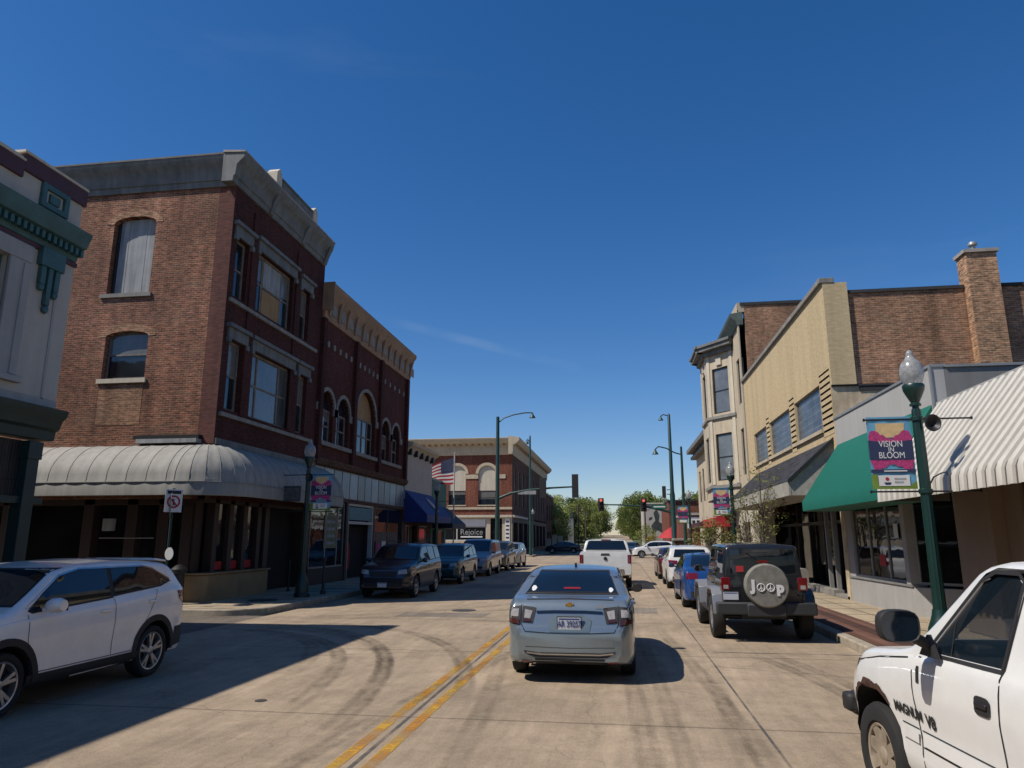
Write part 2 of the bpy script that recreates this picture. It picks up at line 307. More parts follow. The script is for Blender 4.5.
class Frame:
    """wall frame: u along the wall, d inwards, z up"""
    def __init__(s, kind, p): s.k = kind; s.p = p
    def __call__(s, u, d, z):
        if s.k == 'E': return (s.p - d, u, z)      # faces +x
        if s.k == 'W': return (s.p + d, u, z)      # faces -x
        if s.k == 'S': return (u, s.p + d, z)      # faces -y
        if s.k == 'O':                              # oriented: origin, dir
            ox, oy, ux, uy, nx, ny = s.p
            return (ox + ux * u - nx * d, oy + uy * u - ny * d, z)
IDF = Frame('S', 0)

class MB:
    def __init__(s, name='m'): s.bm = bmesh.new(); s.mats = []
    def mi(s, mat):
        if mat is None: return 0
        if mat not in s.mats: s.mats.append(mat)
        return s.mats.index(mat)
    def face(s, pts, mat=None):
        f = s.bm.faces.new([s.bm.verts.new(p) for p in pts]); f.material_index = s.mi(mat); return f
    def hexa(s, p, mat=None):
        v = [s.bm.verts.new(q) for q in p]; i = s.mi(mat)
        for a in ((0, 1, 2, 3), (4, 7, 6, 5), (0, 4, 5, 1), (1, 5, 6, 2), (2, 6, 7, 3), (3, 7, 4, 0)):
            f = s.bm.faces.new([v[k] for k in a]); f.material_index = i
        return v
    def box(s, x0, x1, y0, y1, z0, z1, mat=None):
        return s.hexa([(x0, y0, z0), (x1, y0, z0), (x1, y1, z0), (x0, y1, z0), (x0, y0, z1), (x1, y0, z1), (x1, y1, z1), (x0, y1, z1)], mat)
    def fbox(s, F, u0, u1, d0, d1, z0, z1, mat=None):
        c = [(u0, d0, z0), (u1, d0, z0), (u1, d1, z0), (u0, d1, z0), (u0, d0, z1), (u1, d0, z1), (u1, d1, z1), (u0, d1, z1)]
        return s.hexa([F(*q) for q in c], mat)
    def prism(s, pts, off, mat=None):
        """closed polygon pts (3d) extruded by vector off"""
        a = [s.bm.verts.new(p) for p in pts]; b = [s.bm.verts.new((p[0] + off[0], p[1] + off[1], p[2] + off[2])) for p in pts]
        i = s.mi(mat); n = len(pts); fs = [s.bm.faces.new(a), s.bm.faces.new(b[::-1])]
        for k in range(n): fs.append(s.bm.faces.new((a[k], b[k], b[(k + 1) % n], a[(k + 1) % n])))
        for f in fs: f.material_index = i
    def fprism(s, F, poly, d0, d1, mat=None):
        a = [F(u, d0, z) for u, z in poly]; b = [F(u, d1, z) for u, z in poly]
        va = [s.bm.verts.new(p) for p in a]; vb = [s.bm.verts.new(p) for p in b]; i = s.mi(mat); n = len(a)
        fs = [s.bm.faces.new(va), s.bm.faces.new(vb[::-1])]
        for k in range(n): fs.append(s.bm.faces.new((va[k], vb[k], vb[(k + 1) % n], va[(k + 1) % n])))
        for f in fs: f.material_index = i
    def tube(s, pts, r, mat=None, seg=10, caps=True):
        i = s.mi(mat); P = [Vector(p) for p in pts]; n = len(P)
        rr = r if isinstance(r, (list, tuple)) else [r] * n
        rings = []; up = Vector((0, 0, 1))
        t0 = (P[1] - P[0]).normalized()
        ref = up if abs(t0.z) < .9 else Vector((1, 0, 0))
        for k in range(n):
            t = (P[min(k + 1, n - 1)] - P[max(k - 1, 0)]).normalized()
            x = t.cross(ref)
            if x.length < 1e-4: x = t.cross(Vector((0, 1, 0)))
            x.normalize(); y = t.cross(x).normalized(); ref = -y.cross(t) if False else ref
            rings.append([s.bm.verts.new(P[k] + (x * math.cos(a) + y * math.sin(a)) * rr[k]) for a in [2 * math.pi * j / seg for j in range(seg)]])
        for k in range(n - 1):
            for j in range(seg):
                f = s.bm.faces.new((rings[k][j], rings[k][(j + 1) % seg], rings[k + 1][(j + 1) % seg], rings[k + 1][j])); f.material_index = i; f.smooth = True
        if caps:
            for q in (rings[0], rings[-1][::-1]):
                f = s.bm.faces.new(q); f.material_index = i
    def lathe(s, prof, c=(0, 0, 0), axis='z', seg=20, mat=None, flute=0, caps=True):
        """prof: list of (radius, height)"""
        i = s.mi(mat); rings = []
        for (r, h) in prof:
            ring = []
            for j in range(seg):
                a = 2 * math.pi * j / seg; rj = r * (1 - flute * (j % 2))
                ca, sa = rj * math.cos(a), rj * math.sin(a)
                p = (c[0] + ca, c[1] + sa, c[2] + h) if axis == 'z' else ((c[0] + ca, c[1] + h, c[2] + sa) if axis == 'y' else (c[0] + h, c[1] + ca, c[2] + sa))
                ring.append(s.bm.verts.new(p))
            rings.append(ring)
        for k in range(len(rings) - 1):
            for j in range(seg):
                f = s.bm.faces.new((rings[k][j], rings[k][(j + 1) % seg], rings[k + 1][(j + 1) % seg], rings[k + 1][j])); f.material_index = i; f.smooth = True
        for q, (r, h) in ((rings[0], prof[0]), (rings[-1][::-1], prof[-1])):
            if r > 1e-4 and caps:
                f = s.bm.faces.new(q); f.material_index = i
    def grid(s, pts, mat=None, smooth=True):
        i = s.mi(mat); V = [[s.bm.verts.new(p) for p in row] for row in pts]
        for a in range(len(V) - 1):
            for b in range(len(V[0]) - 1):
                f = s.bm.faces.new((V[a][b], V[a][b + 1], V[a + 1][b + 1], V[a + 1][b])); f.material_index = i; f.smooth = smooth
    def build(s, name, mat=None, parent=None, bevel=0, sharp=40, recalc=True):
        if mat is not None and not s.mats: s.mats = [mat]
        bmesh.ops.remove_doubles(s.bm, verts=s.bm.verts, dist=1e-5) if False else None
        if recalc: bmesh.ops.recalc_face_normals(s.bm, faces=s.bm.faces)
        me = bpy.data.meshes.new(name); s.bm.to_mesh(me); s.bm.free()
        for m in s.mats: me.materials.append(m)
        try: me.set_sharp_from_angle(angle=R(sharp))
        except Exception: pass
        o = bpy.data.objects.new(name, me); COL.objects.link(o)
        if parent: o.parent = parent
        if bevel:
            b = o.modifiers.new('b', 'BEVEL'); b.width = bevel; b.segments = 2; b.limit_method = 'ANGLE'; b.angle_limit = R(40)
        return o

def wall(F, u0, u1, z0, z1, holes, depth, mat, mb=None, reveal=None):
    """wall sheet with rectangular openings and their reveals"""
    mb = mb or MB()
    us = sorted({u0, u1, *[h[0] for h in holes], *[h[1] for h in holes]}); zs = sorted({z0, z1, *[h[2] for h in holes], *[h[3] for h in holes]})
    us = [u for u in us if u0 - 1e-6 <= u <= u1 + 1e-6]; zs = [z for z in zs if z0 - 1e-6 <= z <= z1 + 1e-6]
    for a in range(len(us) - 1):
        for b in range(len(zs) - 1):
            cu, cz = (us[a] + us[a + 1]) / 2, (zs[b] + zs[b + 1]) / 2
            if any(h[0] < cu < h[1] and h[2] < cz < h[3] for h in holes): continue
            mb.face([F(us[a], 0, zs[b]), F(us[a + 1], 0, zs[b]), F(us[a + 1], 0, zs[b + 1]), F(us[a], 0, zs[b + 1])], mat)
    rm = reveal or mat
    for h in holes:
        a, b, c, d = h[:4]
        mb.face([F(a, 0, c), F(a, depth, c), F(a, depth, d), F(a, 0, d)], rm)
        mb.face([F(b, 0, c), F(b, 0, d), F(b, depth, d), F(b, depth, c)], rm)
        mb.face([F(a, 0, d), F(a, depth, d), F(b, depth, d), F(b, 0, d)], rm)
        mb.face([F(a, 0, c), F(b, 0, c), F(b, depth, c), F(a, depth, c)], rm)
    return mb

def arc_fill(mb, F, u0, u1, zs, rise, ztop, d0, d1, mat, n=12):
    """masonry that closes the corners above an arched opening (spring zs, crown zs+rise)"""
    c = (u0 + u1) / 2; w = (u1 - u0) / 2
    pts = [(c - w * math.cos(math.pi * k / n), zs + rise * math.sin(math.pi * k / n)) for k in range(n + 1)]
    for k in range(n):
        (a, za), (b, zb) = pts[k], pts[k + 1]
        if ztop - max(za, zb) < 1e-4 and ztop - min(za, zb) < 1e-4: continue
        p = [F(a, d0, za), F(b, d0, zb), F(b, d0, ztop + .001), F(a, d0, ztop + .001)]
        q = [F(a, d1, za), F(b, d1, zb), F(b, d1, ztop + .001), F(a, d1, ztop + .001)]
        mb.hexa(p + q, mat)
def arch_band(mb, F, u0, u1, zs, rise, t, d0, d1, mat, n=14):
    c = (u0 + u1) / 2; w = (u1 - u0) / 2
    def P(k, e): a = math.pi * k / n; return (c - (w + e) * math.cos(a), zs + (rise + e) * math.sin(a))
    for k in range(n):
        a, b, cc, d = P(k, 0), P(k + 1, 0), P(k + 1, t), P(k, t)
        mb.hexa([F(x, d0, z) for x, z in (a, b, cc, d)] + [F(x, d1, z) for x, z in (a, b, cc, d)], mat)

def window(parent, F, u0, u1, z0, z1, depth=.18, fm='frame_dark', gm='glass', fw=.06, mull=(), rails=(.5,), sill=None, head=None, name='window'):
    """frame (part) with one pane mesh (sub-part)"""
    m = MB(); d0, d1 = depth - .07, depth - .01
    m.fbox(F, u0, u0 + fw, d0, d1, z0, z1); m.fbox(F, u1 - fw, u1, d0, d1, z0, z1)
    m.fbox(F, u0 + fw, u1 - fw, d0, d1, z0, z0 + fw); m.fbox(F, u0 + fw, u1 - fw, d0, d1, z1 - fw, z1)
    for t in mull:
        c = u0 + (u1 - u0) * t; m.fbox(F, c - fw * .5, c + fw * .5, d0 + .005, d1, z0 + fw, z1 - fw)
    e = [0] + list(mull) + [1]
    for t in rails:
        c = z0 + (z1 - z0) * t
        for a, b in zip(e[:-1], e[1:]):
            ua = u0 + (u1 - u0) * a + (fw if a == 0 else fw * .5); ub = u0 + (u1 - u0) * b - (fw if b == 1 else fw * .5)
            m.fbox(F, ua, ub, d0 + .01, d1, c - fw * .4, c + fw * .4)
    w = m.build(name, M[fm], parent)
    g = MB(); g.fbox(F, u0 + .02, u1 - .02, depth - .035, depth - .025, z0 + .02, z1 - .02); g.build('pane', M[gm], w)
    rb = random.Random(int((u0 * 37 + z0 * 91) * 10)); q_ = rb.random()
    if gm == 'glass' and z0 > 3 and q_ < .6:
        t = rb.uniform(.22, .6) * (z1 - z0); s = MB(); s.fbox(F, u0 + fw, u1 - fw, depth - .039, depth - .036, z1 - fw - t, z1 - fw); s.build('blind', M['blind'], w)
    if sill:
        s = MB(); s.fbox(F, u0 - .1, u1 + .1, -.08, depth - .08, z0 - .13, z0 - .003); s.build('sill', M[sill], w)
    if head:
        s = MB(); s.fbox(F, u0 - .12, u1 + .12, -.05, .04, z1 + .003, z1 + .22); s.fbox(F, u0 - .17, u1 + .17, -.1, .04, z1 + .22, z1 + .30); s.build('lintel', M[head], w)
    return w

def text_obj(name, body, size, mat, parent, loc, rot, extrude=.002, align='CENTER', sx=1.0, bold=0.0):
    cu = bpy.data.curves.new(name, 'FONT'); cu.body = body; cu.size = size; cu.extrude = extrude; cu.align_x = align; cu.align_y = 'CENTER'; cu.offset = bold
    tmp = bpy.data.objects.new(name, cu); COL.objects.link(tmp)
    dg = bpy.context.evaluated_depsgraph_get(); me = bpy.data.meshes.new_from_object(tmp.evaluated_get(dg))
    bpy.data.objects.remove(tmp); me.materials.clear(); me.materials.append(mat)
    o = bpy.data.objects.new(name, me); COL.objects.link(o); o.parent = parent; o.location = loc; o.rotation_euler = rot; o.scale = (sx, 1, 1)
    return o
ROT_S = (R(90), 0, 0)           # reads from -y
ROT_E = (R(90), 0, R(90))       # reads from +x
ROT_W = (R(90), 0, R(-90))      # reads from -x
# ------------------------------------------------------------------ vehicles
def lerp_pts(pts, x):
    if x <= pts[0][0]: return pts[0][1]
    for (a, fa), (b, fb) in zip(pts[:-1], pts[1:]):
        if x <= b: return fa + (fb - fa) * (x - a) / max(b - a, 1e-6)
    return pts[-1][1]
def smooth_f(pts, s):
    return lambda x: sum(lerp_pts(pts, x + s * k) * w for k, w in ((-2, 1), (-1, 2), (0, 3), (1, 2), (2, 1))) / 9

class Car:
    def __init__(c, name, label, cat, spec, pos, rz, group=None):
        c.s = spec; c.root = empty(name, (0, 0, 0), 0, label, cat, group)
        c.pm = spec['paint']; c.make_body()
        c.pos, c.rz = pos, rz
    def place(c):
        c.root.location = c.pos; c.root.rotation_euler = (0, 0, c.rz); return c.root
    def make_body(c):
        S = c.s; x0, x1 = S['top'][0][0], S['top'][-1][0]
        sm = S.get('sm', .035)
        top, belt, plan, bot = smooth_f(S['top'], sm), smooth_f(S['belt'], .05), smooth_f(S['plan'], S.get('smp', .03)), smooth_f(S['bot'], .03)
        tum = S.get('tum', .33); er = S.get('er', .11)
        xs = []; n = 96
        for k in range(n + 1):
            t = k / n; e = .5 - .5 * math.cos(math.pi * t); xs.append(x0 + (x1 - x0) * (.45 * t + .55 * e))
        xs = [x0] + [x0 + .006, x0 + .015, x0 + .03] + xs[1:-1] + [x1 - .03, x1 - .015, x1 - .006, x1]; xs = sorted(set(round(x, 5) for x in xs))
        def ring(x):
            w, zb, zt = plan(x), bot(x), top(x); zb = min(zb, zt - .05); zl = min(belt(x), zt - .02); zl = max(zl, zb + .03)
            h = zt - zl; r = min(er, h * .8); ys = w * .965
            hb = zl - zb
            crease = S.get('crease', .012)
            P = [(0, zb), (w * .5, zb), (w * .88, zb), (w * .955, zb + hb * .03), (w * .985, zb + hb * .10), (w * .995, zb + hb * .22), (w - crease, zb + hb * .38), (w - crease * .6, zb + hb * .52), (w, zb + hb * .68), (w, zb + hb * .74), (w * .992, zb + hb * .86), (w * .98, zb + hb * .96), (ys, zl)]
            hh = h - r
            for t in (.06, .3, .6, 1.0):
                P.append((ys - hh * t * tum - .008 * math.sin(math.pi * t) * 0 - (.012 if t else 0), zl + hh * t))
            ye, ze = P[-1]; rr = min(r * 1.3, ye * .5)
            for a in (25, 50, 72, 90):
                P.append((ye - rr * (1 - math.cos(R(a))), ze + (r - .03 * min(1, h / .3)) * math.sin(R(a))))
            ye2 = P[-1][0]; cr = .03 * min(1, h / .3)
            for t in (.66, .33, 0): P.append((ye2 * t, zt - cr * (t ** 2)))
            return P
        bm = bmesh.new(); rows = []
        for x in xs:
            half = ring(x); full = half + [(-y, z) for (y, z) in half[-2:0:-1]]
            rows.append([bm.verts.new((x, y, z)) for y, z in full])
        m = len(rows[0])
        for a in range(len(rows) - 1):
            for b in range(m):
                bm.faces.new((rows[a][b], rows[a][(b + 1) % m], rows[a + 1][(b + 1) % m], rows[a + 1][b]))
        bm.faces.new(rows[0][::-1]); bm.faces.new(rows[-1])
        for f in bm.faces: f.smooth = True
        bmesh.ops.recalc_face_normals(bm, faces=bm.faces)
        c.bvh = BVHTree.FromBMesh(bm)
        me = bpy.data.meshes.new('body'); bm.to_mesh(me); bm.free()
        me.materials.append(c.pm); me.materials.append(M['arch']); me.materials.append(M['black_void'])
        tmp = bpy.data.objects.new('tmp', me); COL.objects.link(tmp); cut = []
        for (wx, wr) in S['wheels']:
            for s in (1, -1):
                mb = MB(); ra = wr + S.get('gap', .06)
                wy = plan(wx); prof = [(ra, wy + .3), (ra, wy - S.get('welld', .32))]
                mb.lathe([(r_, s * h_) for r_, h_ in prof], (wx, 0, wr + .01), 'y', 40); cut.append(mb.build('cutter'))
        for cf in S.get('cuts', []): cut.append(cf())
        for q in cut:
            md = tmp.modifiers.new('b', 'BOOLEAN'); md.operation = 'DIFFERENCE'; md.object = q; md.solver = 'EXACT'
        dg = bpy.context.evaluated_depsgraph_get(); me2 = bpy.data.meshes.new_from_object(tmp.evaluated_get(dg)); me2.name = 'body'
        for q in cut + [tmp]: bpy.data.objects.remove(q)
        for p in me2.polygons:
            cc = p.center; p.material_index = 0; p.use_smooth = True
            for (wx, wr) in S['wheels']:
                ra = wr + S.get('gap', .06)
                d = math.hypot(cc.x - wx, cc.z - wr - .01)
                wy = plan(wx)
                if d < ra + .004 and abs(cc.y) < wy - .02 and cc.z < wr + ra + .03:
                    nrm = p.normal
                    if abs(nrm.y) > .9 or (abs(d - ra) < .03): p.material_index = 1
            if p.normal.z < -.8 and cc.z < .5: p.material_index = 1
            if cc.z < S.get('lowblack', 0): p.material_index = 1
            if 'inner' in S and S['inner'](cc, p.normal): p.material_index = 2
        me2.set_sharp_from_angle(angle=R(38))
        c.body = bpy.data.objects.new('body', me2); COL.objects.link(c.body); c.body.parent = c.root
        c.plan = plan
    def hit(c, view, u, v):
        o, d = {'L': ((u, 6, v), (0, -1, 0)), 'R': ((u, -6, v), (0, 1, 0)), 'B': ((-9, u, v), (1, 0, 0)), 'F': ((9, u, v), (-1, 0, 0)), 'T': ((u, v, 6), (0, 0, -1))}[view]
        loc, nrm, idx, dist = c.bvh.ray_cast(Vector(o), Vector(d))
        if loc is None: return None, None
        if nrm.dot(Vector(d)) > 0: nrm = -nrm
        return loc, nrm
    def patch(c, view, poly, mat, name, off=.005, parent=None, step=.06):
        bm = bmesh.new()
        f = bm.faces.new([bm.verts.new((a, b, 0)) for a, b in poly]); bmesh.ops.triangulate(bm, faces=[f])
        for ax in (0, 1):
            lo, hi = min(p[ax] for p in poly), max(p[ax] for p in poly); k = math.ceil(lo / step) * step
            while k < hi:
                co = [0, 0, 0]; co[ax] = k; no = [0, 0, 0]; no[ax] = 1
                bmesh.ops.bisect_plane(bm, geom=bm.verts[:] + bm.edges[:] + bm.faces[:], plane_co=co, plane_no=no); k += step
        bad = []
        for v in bm.verts:
            loc, n = c.hit(view, v.co.x, v.co.y)
            if loc is None: bad.append(v)
            else: v.co = loc + n * off
        if bad: bmesh.ops.delete(bm, geom=bad, context='VERTS')
        bmesh.ops.recalc_face_normals(bm, faces=bm.faces)
        for f in bm.faces: f.smooth = True
        me = bpy.data.meshes.new(name); bm.to_mesh(me); bm.free(); me.materials.append(mat)
        o = bpy.data.objects.new(name, me); COL.objects.link(o); o.parent = parent or c.root; return o
    def strip(c, view, pts, w, mat, name, off=.003, parent=None, mb=None):
        own = mb is None; mb = mb or MB(); d = []
        for (a, b), (e, f) in zip(pts[:-1], pts[1:]):
            n = max(1, int(math.hypot(e - a, f - b) / .07)); d += [(a + (e - a) * k / n, b + (f - b) * k / n) for k in range(n)]
        d.append(pts[-1]); prev = None
        for k, (a, b) in enumerate(d):
            p, q = d[max(k - 1, 0)], d[min(k + 1, len(d) - 1)]; tx, ty = q[0] - p[0], q[1] - p[1]; L = math.hypot(tx, ty) or 1
            nx, ny = -ty / L * w / 2, tx / L * w / 2
            A, na = c.hit(view, a + nx, b + ny); B, nb = c.hit(view, a - nx, b - ny)
            if A is None or B is None: prev = None; continue
            cur = (A + na * off, B + nb * off)
            if prev: mb.face([prev[0], prev[1], cur[1], cur[0]], mat)
            prev = cur
        if own: return mb.build(name, None, parent or c.root)
    def knob(c, view, u, v, su, sv, dep, mat, name, parent=None, bevel=.01):
        loc, n = c.hit(view, u, v)
        if loc is None: return
        mb = MB(); x, y, z = loc
        if view in 'LR': mb.box(x - su, x + su, y - dep, y + dep, z - sv, z + sv)
        elif view in 'BF': mb.box(x - dep, x + dep, y - su, y + su, z - sv, z + sv)
        return mb.build(name, mat, parent or c.root, bevel)
    def wheel(c, wx, s, wr, wy, w=.215, rimr=None, spokes=5, rim='rim', style='split'):
        rimr = rimr or wr * .68
        y = s * wy
        def Y(d): return y - s * d            # d measured inwards from the outer tyre face
        m = MB()
        prof = [(rimr, .03), (rimr + .015, .008), (wr * .86, .0), (wr * .95, .012), (wr, .045), (wr, w - .045), (wr * .95, w - .012), (rimr, w)]
        m.lathe([(r, Y(d)) for r, d in prof], (wx, 0, wr), 'y', 36, caps=False)
        t = m.build('wheel', M['tyre'], c.root)
        m = MB()
        m.lathe([(r, Y(d)) for r, d in [(rimr + .002, .028), (rimr - .006, .016), (rimr - .022, .022), (rimr - .03, .10)]], (wx, 0, wr), 'y', 36, M[rim], caps=False)
        m.lathe([(rimr - .01, Y(.10)), (.001, Y(.105))], (wx, 0, wr), 'y', 30, M['rim_dark'], caps=False)
        m.lathe([(.001, Y(.018)), (.035, Y(.018)), (.06, Y(.03)), (.075, Y(.09))], (wx, 0, wr), 'y', 20, M[rim])
        for k in range(spokes):
            for e in ((-.17, .17) if style == 'split' else (0,)):
                a = 2 * math.pi * k / spokes + .3; b = a + e; hw = .018 if style == 'split' else .04
                ax, az = math.cos(a), math.sin(a); bx, bz = math.cos(b), math.sin(b)
                p0 = Vector((wx + ax * .05, 0, wr + az * .05)); p1 = Vector((wx + bx * (rimr - .012), 0, wr + bz * (rimr - .012)))
                dr = (p1 - p0).normalized(); nn = Vector((-dr.z, 0, dr.x))
                q = []
                for d_ in (.028, .07):
                    for pp, h in ((p0, hw * 1.1), (p1, hw)):
                        for sg in (1, -1):
                            v = pp + nn * h * sg; q.append((v.x, Y(d_ + (.006 if pp is p0 else -.004)), v.z))
                m.hexa([q[0], q[1], q[3], q[2], q[4], q[5], q[7], q[6]], M[rim])
        m.build('rim', None, t, sharp=30)
        return t
    def wheels(c, **k):
        for wx, wr in c.s['wheels']:
            for s in (1, -1): c.wheel(wx, s, wr, c.plan(wx) - c.s.get('inset', .015), **k)
    def mirror(c, x, y, z, mat, s, size=(.1, .09, .075)):
        m = MB(); a, b, h = size
        m.lathe([(.001, -b), (.6 * h, -b * .92), (h, -b * .4), (h, b * .4), (.7 * h, b * .92), (.001, b)], (0, 0, 0), 'y', 16)
        for v in m.bm.verts: v.co.x *= a / h * (.7 if v.co.x < 0 else 1)
        for v in m.bm.verts: v.co += Vector((x, s * (y + b * .6), z))
        m.tube([(x, s * (y - .1), z - h * .6), (x, s * (y + b * .3), z - h * .3)], .025, seg=8)
        o = m.build('wing_mirror', mat, c.root)
        g = MB(); g.box(x - a * .72, x - a * .70, s * (y + b * .6) - b * .8, s * (y + b * .6) + b * .8, z - h * .75, z + h * .75); g.build('mirror_glass', M['car_glass'], o, .004)
        return o

def common(c, sides, rear=None, front=None, doors=(), handles=(), mir=None, trim=.022, clad=False, sill=None, gm='car_glass', chrome=False):
    S = c.s
    for vw in 'LR':
        for pl in sides:
            cx = sum(p[0] for p in pl) / len(pl); cz = sum(p[1] for p in pl) / len(pl)
            ax = sum(sum(p[0] for p in q) / len(q) for q in sides) / len(sides)
            big = [(p[0] + (trim * 1.9 if (p[0] > cx) == (cx < ax) and len(sides) > 1 else trim) * (1 if p[0] > cx else -1), p[1] + trim * (1 if p[1] > cz else -1)) for p in pl]
            t = c.patch(vw, big, M['trim_black'], 'side_window', .004)
            c.patch(vw, pl, M[gm], 'pane', .007, t)
        mb = MB(); ok = False
        for d in doors: c.strip(vw, d, .009, M['seam'], 'gap', mb=mb); ok = True
        if ok: mb.build('door_seams', None, c.root)
        for (hx, hz) in handles: c.knob(vw, hx, hz, .085, .016, .03, c.pm if not chrome else M['chrome'], 'door_handle', bevel=.008)
        if clad:
            for wx, wr in S['wheels']:
                mb = MB(); r0, r1 = wr + .055, wr + .135; prev = None
                n = 22
                for k in range(n + 1):
                    a = R(-14) + R(208) * k / n; row = []
                    for r in (r0, r1):
                        loc, nn = c.hit(vw, wx + r * math.cos(a), wr + .01 + r * math.sin(a))
                        row.append(None if loc is None else loc + Vector((0, (1 if vw == 'L' else -1) * .014, 0)))
                    row2 = None if row[0] is None or row[1] is None else row
                    if prev and row2:
                        s = (1 if vw == 'L' else -1)
                        mb.face([prev[0], prev[1], row2[1], row2[0]])
                        a0, a1 = prev[1], row2[1]; mb.face([a0, a1, a1 - Vector((0, s * .02, 0)), a0 - Vector((0, s * .02, 0))])
                        a0, a1 = prev[0], row2[0]; mb.face([a0, a1, a1 - Vector((0, s * .05, 0)), a0 - Vector((0, s * .05, 0))])
                    prev = row2
                mb.build('wheel_arch_trim', M['trim_black'], c.root, recalc=False)
        if sill:
            c.patch(vw, sill, M['trim_black'], 'sill_trim', .008)
    if rear: 
        t = c.patch('B', [(p[0] * 1.025, p[1] + (.015 if p[1] > sum(q[1] for q in rear) / len(rear) else -.02)) for p in rear], M['trim_black'], 'rear_window', .004); c.patch('B', rear, M[gm], 'pane', .007, t)
    if front:
        t = c.patch('F', [(p[0] * 1.04, p[1] + (.02 if p[1] > sum(q[1] for q in front) / len(front) else -.02)) for p in front], M['trim_black'], 'windscreen', .004); c.patch('F', front, M[gm], 'pane', .007, t)
    if mir:
        for s in (1, -1): c.mirror(mir[0], mir[1], mir[2], mir[3] if len(mir) > 3 else c.pm, s)

def mirrored(pl): return [(-a, b) for a, b in pl]
def plate(c, view, y, z, txt='', w=.155, h=.078):
    loc, n = c.hit(view, y, z)
    s = -1 if view == 'B' else 1
    mb = MB(); x = loc.x + s * .02
    mb.box(x - .012, x + .006, y - w - .012, y + w + .012, z - h - .012, z + h + .012, M['trim_black'])
    mb.box(x + s * .007 - .003, x + s * .007 + .006 * s, y - w, y + w, z - h, z + h, M['plate'])
    o = mb.build('licence_plate', None, c.root)
    if txt: text_obj('plate_number', txt, .11, M['plate_blue'], o, (x + s * .019, y, z - .008), (R(90), 0, R(90 if s > 0 else -90)), .001, sx=.72, bold=.0015)
    b = MB(); b.box(x + s * .014 - .001, x + s * .014 + .001, y - w * .9, y + w * .9, z + h * .62, z + h * .85); b.build('plate_print', M['plate_blue'], o)
    return o

SEDAN = dict(top=[(-2.30, .58), (-2.285, .70), (-2.22, .93), (-2.16, 1.035), (-2.08, 1.075), (-1.72, 1.10), (-1.05, 1.37), (-.75, 1.435), (-.25, 1.475), (.2, 1.465), (.55, 1.41), (1.3, 1.04), (1.45, 1.0), (1.95, .90), (2.18, .78), (2.28, .62), (2.3, .5)],
             belt=[(-2.3, .95), (-1.8, 1.04), (-1, 1.01), (0, .97), (1.2, .93), (2.3, .75)],
             plan=[(-2.30, .66), (-2.28, .75), (-2.22, .81), (-2.05, .86), (-1.7, .89), (-1, .90), (1.2, .90), (1.8, .87), (2.1, .78), (2.3, .5)],
             bot=[(-2.3, .30), (-2.26, .25), (-2.1, .22), (2.1, .2), (2.3, .3)], wheels=[(-1.38, .33), (1.32, .33)], tum=.42, er=.1)
CROSS = dict(top=[(-2.17, .60), (-2.15, .85), (-2.08, 1.05), (-1.98, 1.22), (-1.78, 1.50), (-1.68, 1.565), (-1.3, 1.605), (-.6, 1.63), (.1, 1.61), (.5, 1.54), (1.12, 1.14), (1.3, 1.09), (1.8, 1.0), (2.05, .88), (2.15, .68), (2.18, .5)],
             belt=[(-2.2, 1.18), (-1.6, 1.16), (-.8, 1.09), (0, 1.05), (1.1, 1.0), (1.8, .93), (2.2, .75)],
             plan=[(-2.18, .66), (-2.13, .76), (-2.0, .84), (-1.7, .885), (-1, .90), (1.2, .90), (1.7, .88), (2.0, .78), (2.18, .52)],
             bot=[(-2.2, .38), (-2.0, .26), (2.0, .24), (2.2, .32)], wheels=[(-1.3, .345), (1.27, .345)], tum=.36, er=.1, gap=.055, lowblack=.30)
BOXSUV = dict(top=[(-2.2, .55), (-2.19, 1.0), (-2.14, 1.3), (-2.0, 1.62), (-1.85, 1.70), (-.9, 1.74), (.1, 1.72), (.42, 1.64), (1.02, 1.18), (1.2, 1.13), (1.9, 1.03), (2.12, .9), (2.2, .6)],
              belt=[(-2.2, 1.12), (-.8, 1.09), (1.0, 1.04), (1.8, .96), (2.2, .8)],
              plan=[(-2.2, .76), (-2.15, .84), (-1.9, .895), (1.5, .905), (1.95, .86), (2.2, .66)],
              bot=[(-2.2, .4), (-2, .28), (2, .26), (2.2, .36)], wheels=[(-1.3, .36), (1.33, .36)], tum=.27, er=.1)
VAN = dict(top=[(-2.3, .5), (-2.29, 1.3), (-2.2, 1.78), (-2.05, 1.84), (0, 1.86), (.35, 1.80), (1.25, 1.18), (1.5, 1.08), (2.0, .96), (2.2, .8), (2.28, .5)],
           belt=[(-2.3, 1.15), (1.0, 1.06), (2.2, .85)], plan=[(-2.3, .8), (-2.2, .88), (1.6, .9), (2.05, .84), (2.28, .62)],
           bot=[(-2.3, .36), (2.28, .28)], wheels=[(-1.4, .34), (1.42, .34)], tum=.15, er=.12)
TRUCK = dict(top=[(-2.93, .62), (-2.92, 1.0), (-2.90, 1.37), (-2.84, 1.395), (-.88, 1.40), (-.78, 1.78), (-.68, 1.845), (.6, 1.87), (.85, 1.82), (1.45, 1.40), (1.6, 1.34), (2.5, 1.25), (2.75, 1.12), (2.88, .7), (2.9, .55)],
             belt=[(-2.93, 1.34), (-.9, 1.33), (1.4, 1.26), (2.6, 1.1), (2.9, .9)], plan=[(-2.93, .97), (-2.85, .995), (2.3, 1.0), (2.7, .94), (2.9, .75)],
             bot=[(-2.93, .55), (-2.7, .38), (2.6, .36), (2.9, .45)], wheels=[(-1.75, .40), (1.9, .40)], tum=.24, er=.1, sm=.015)

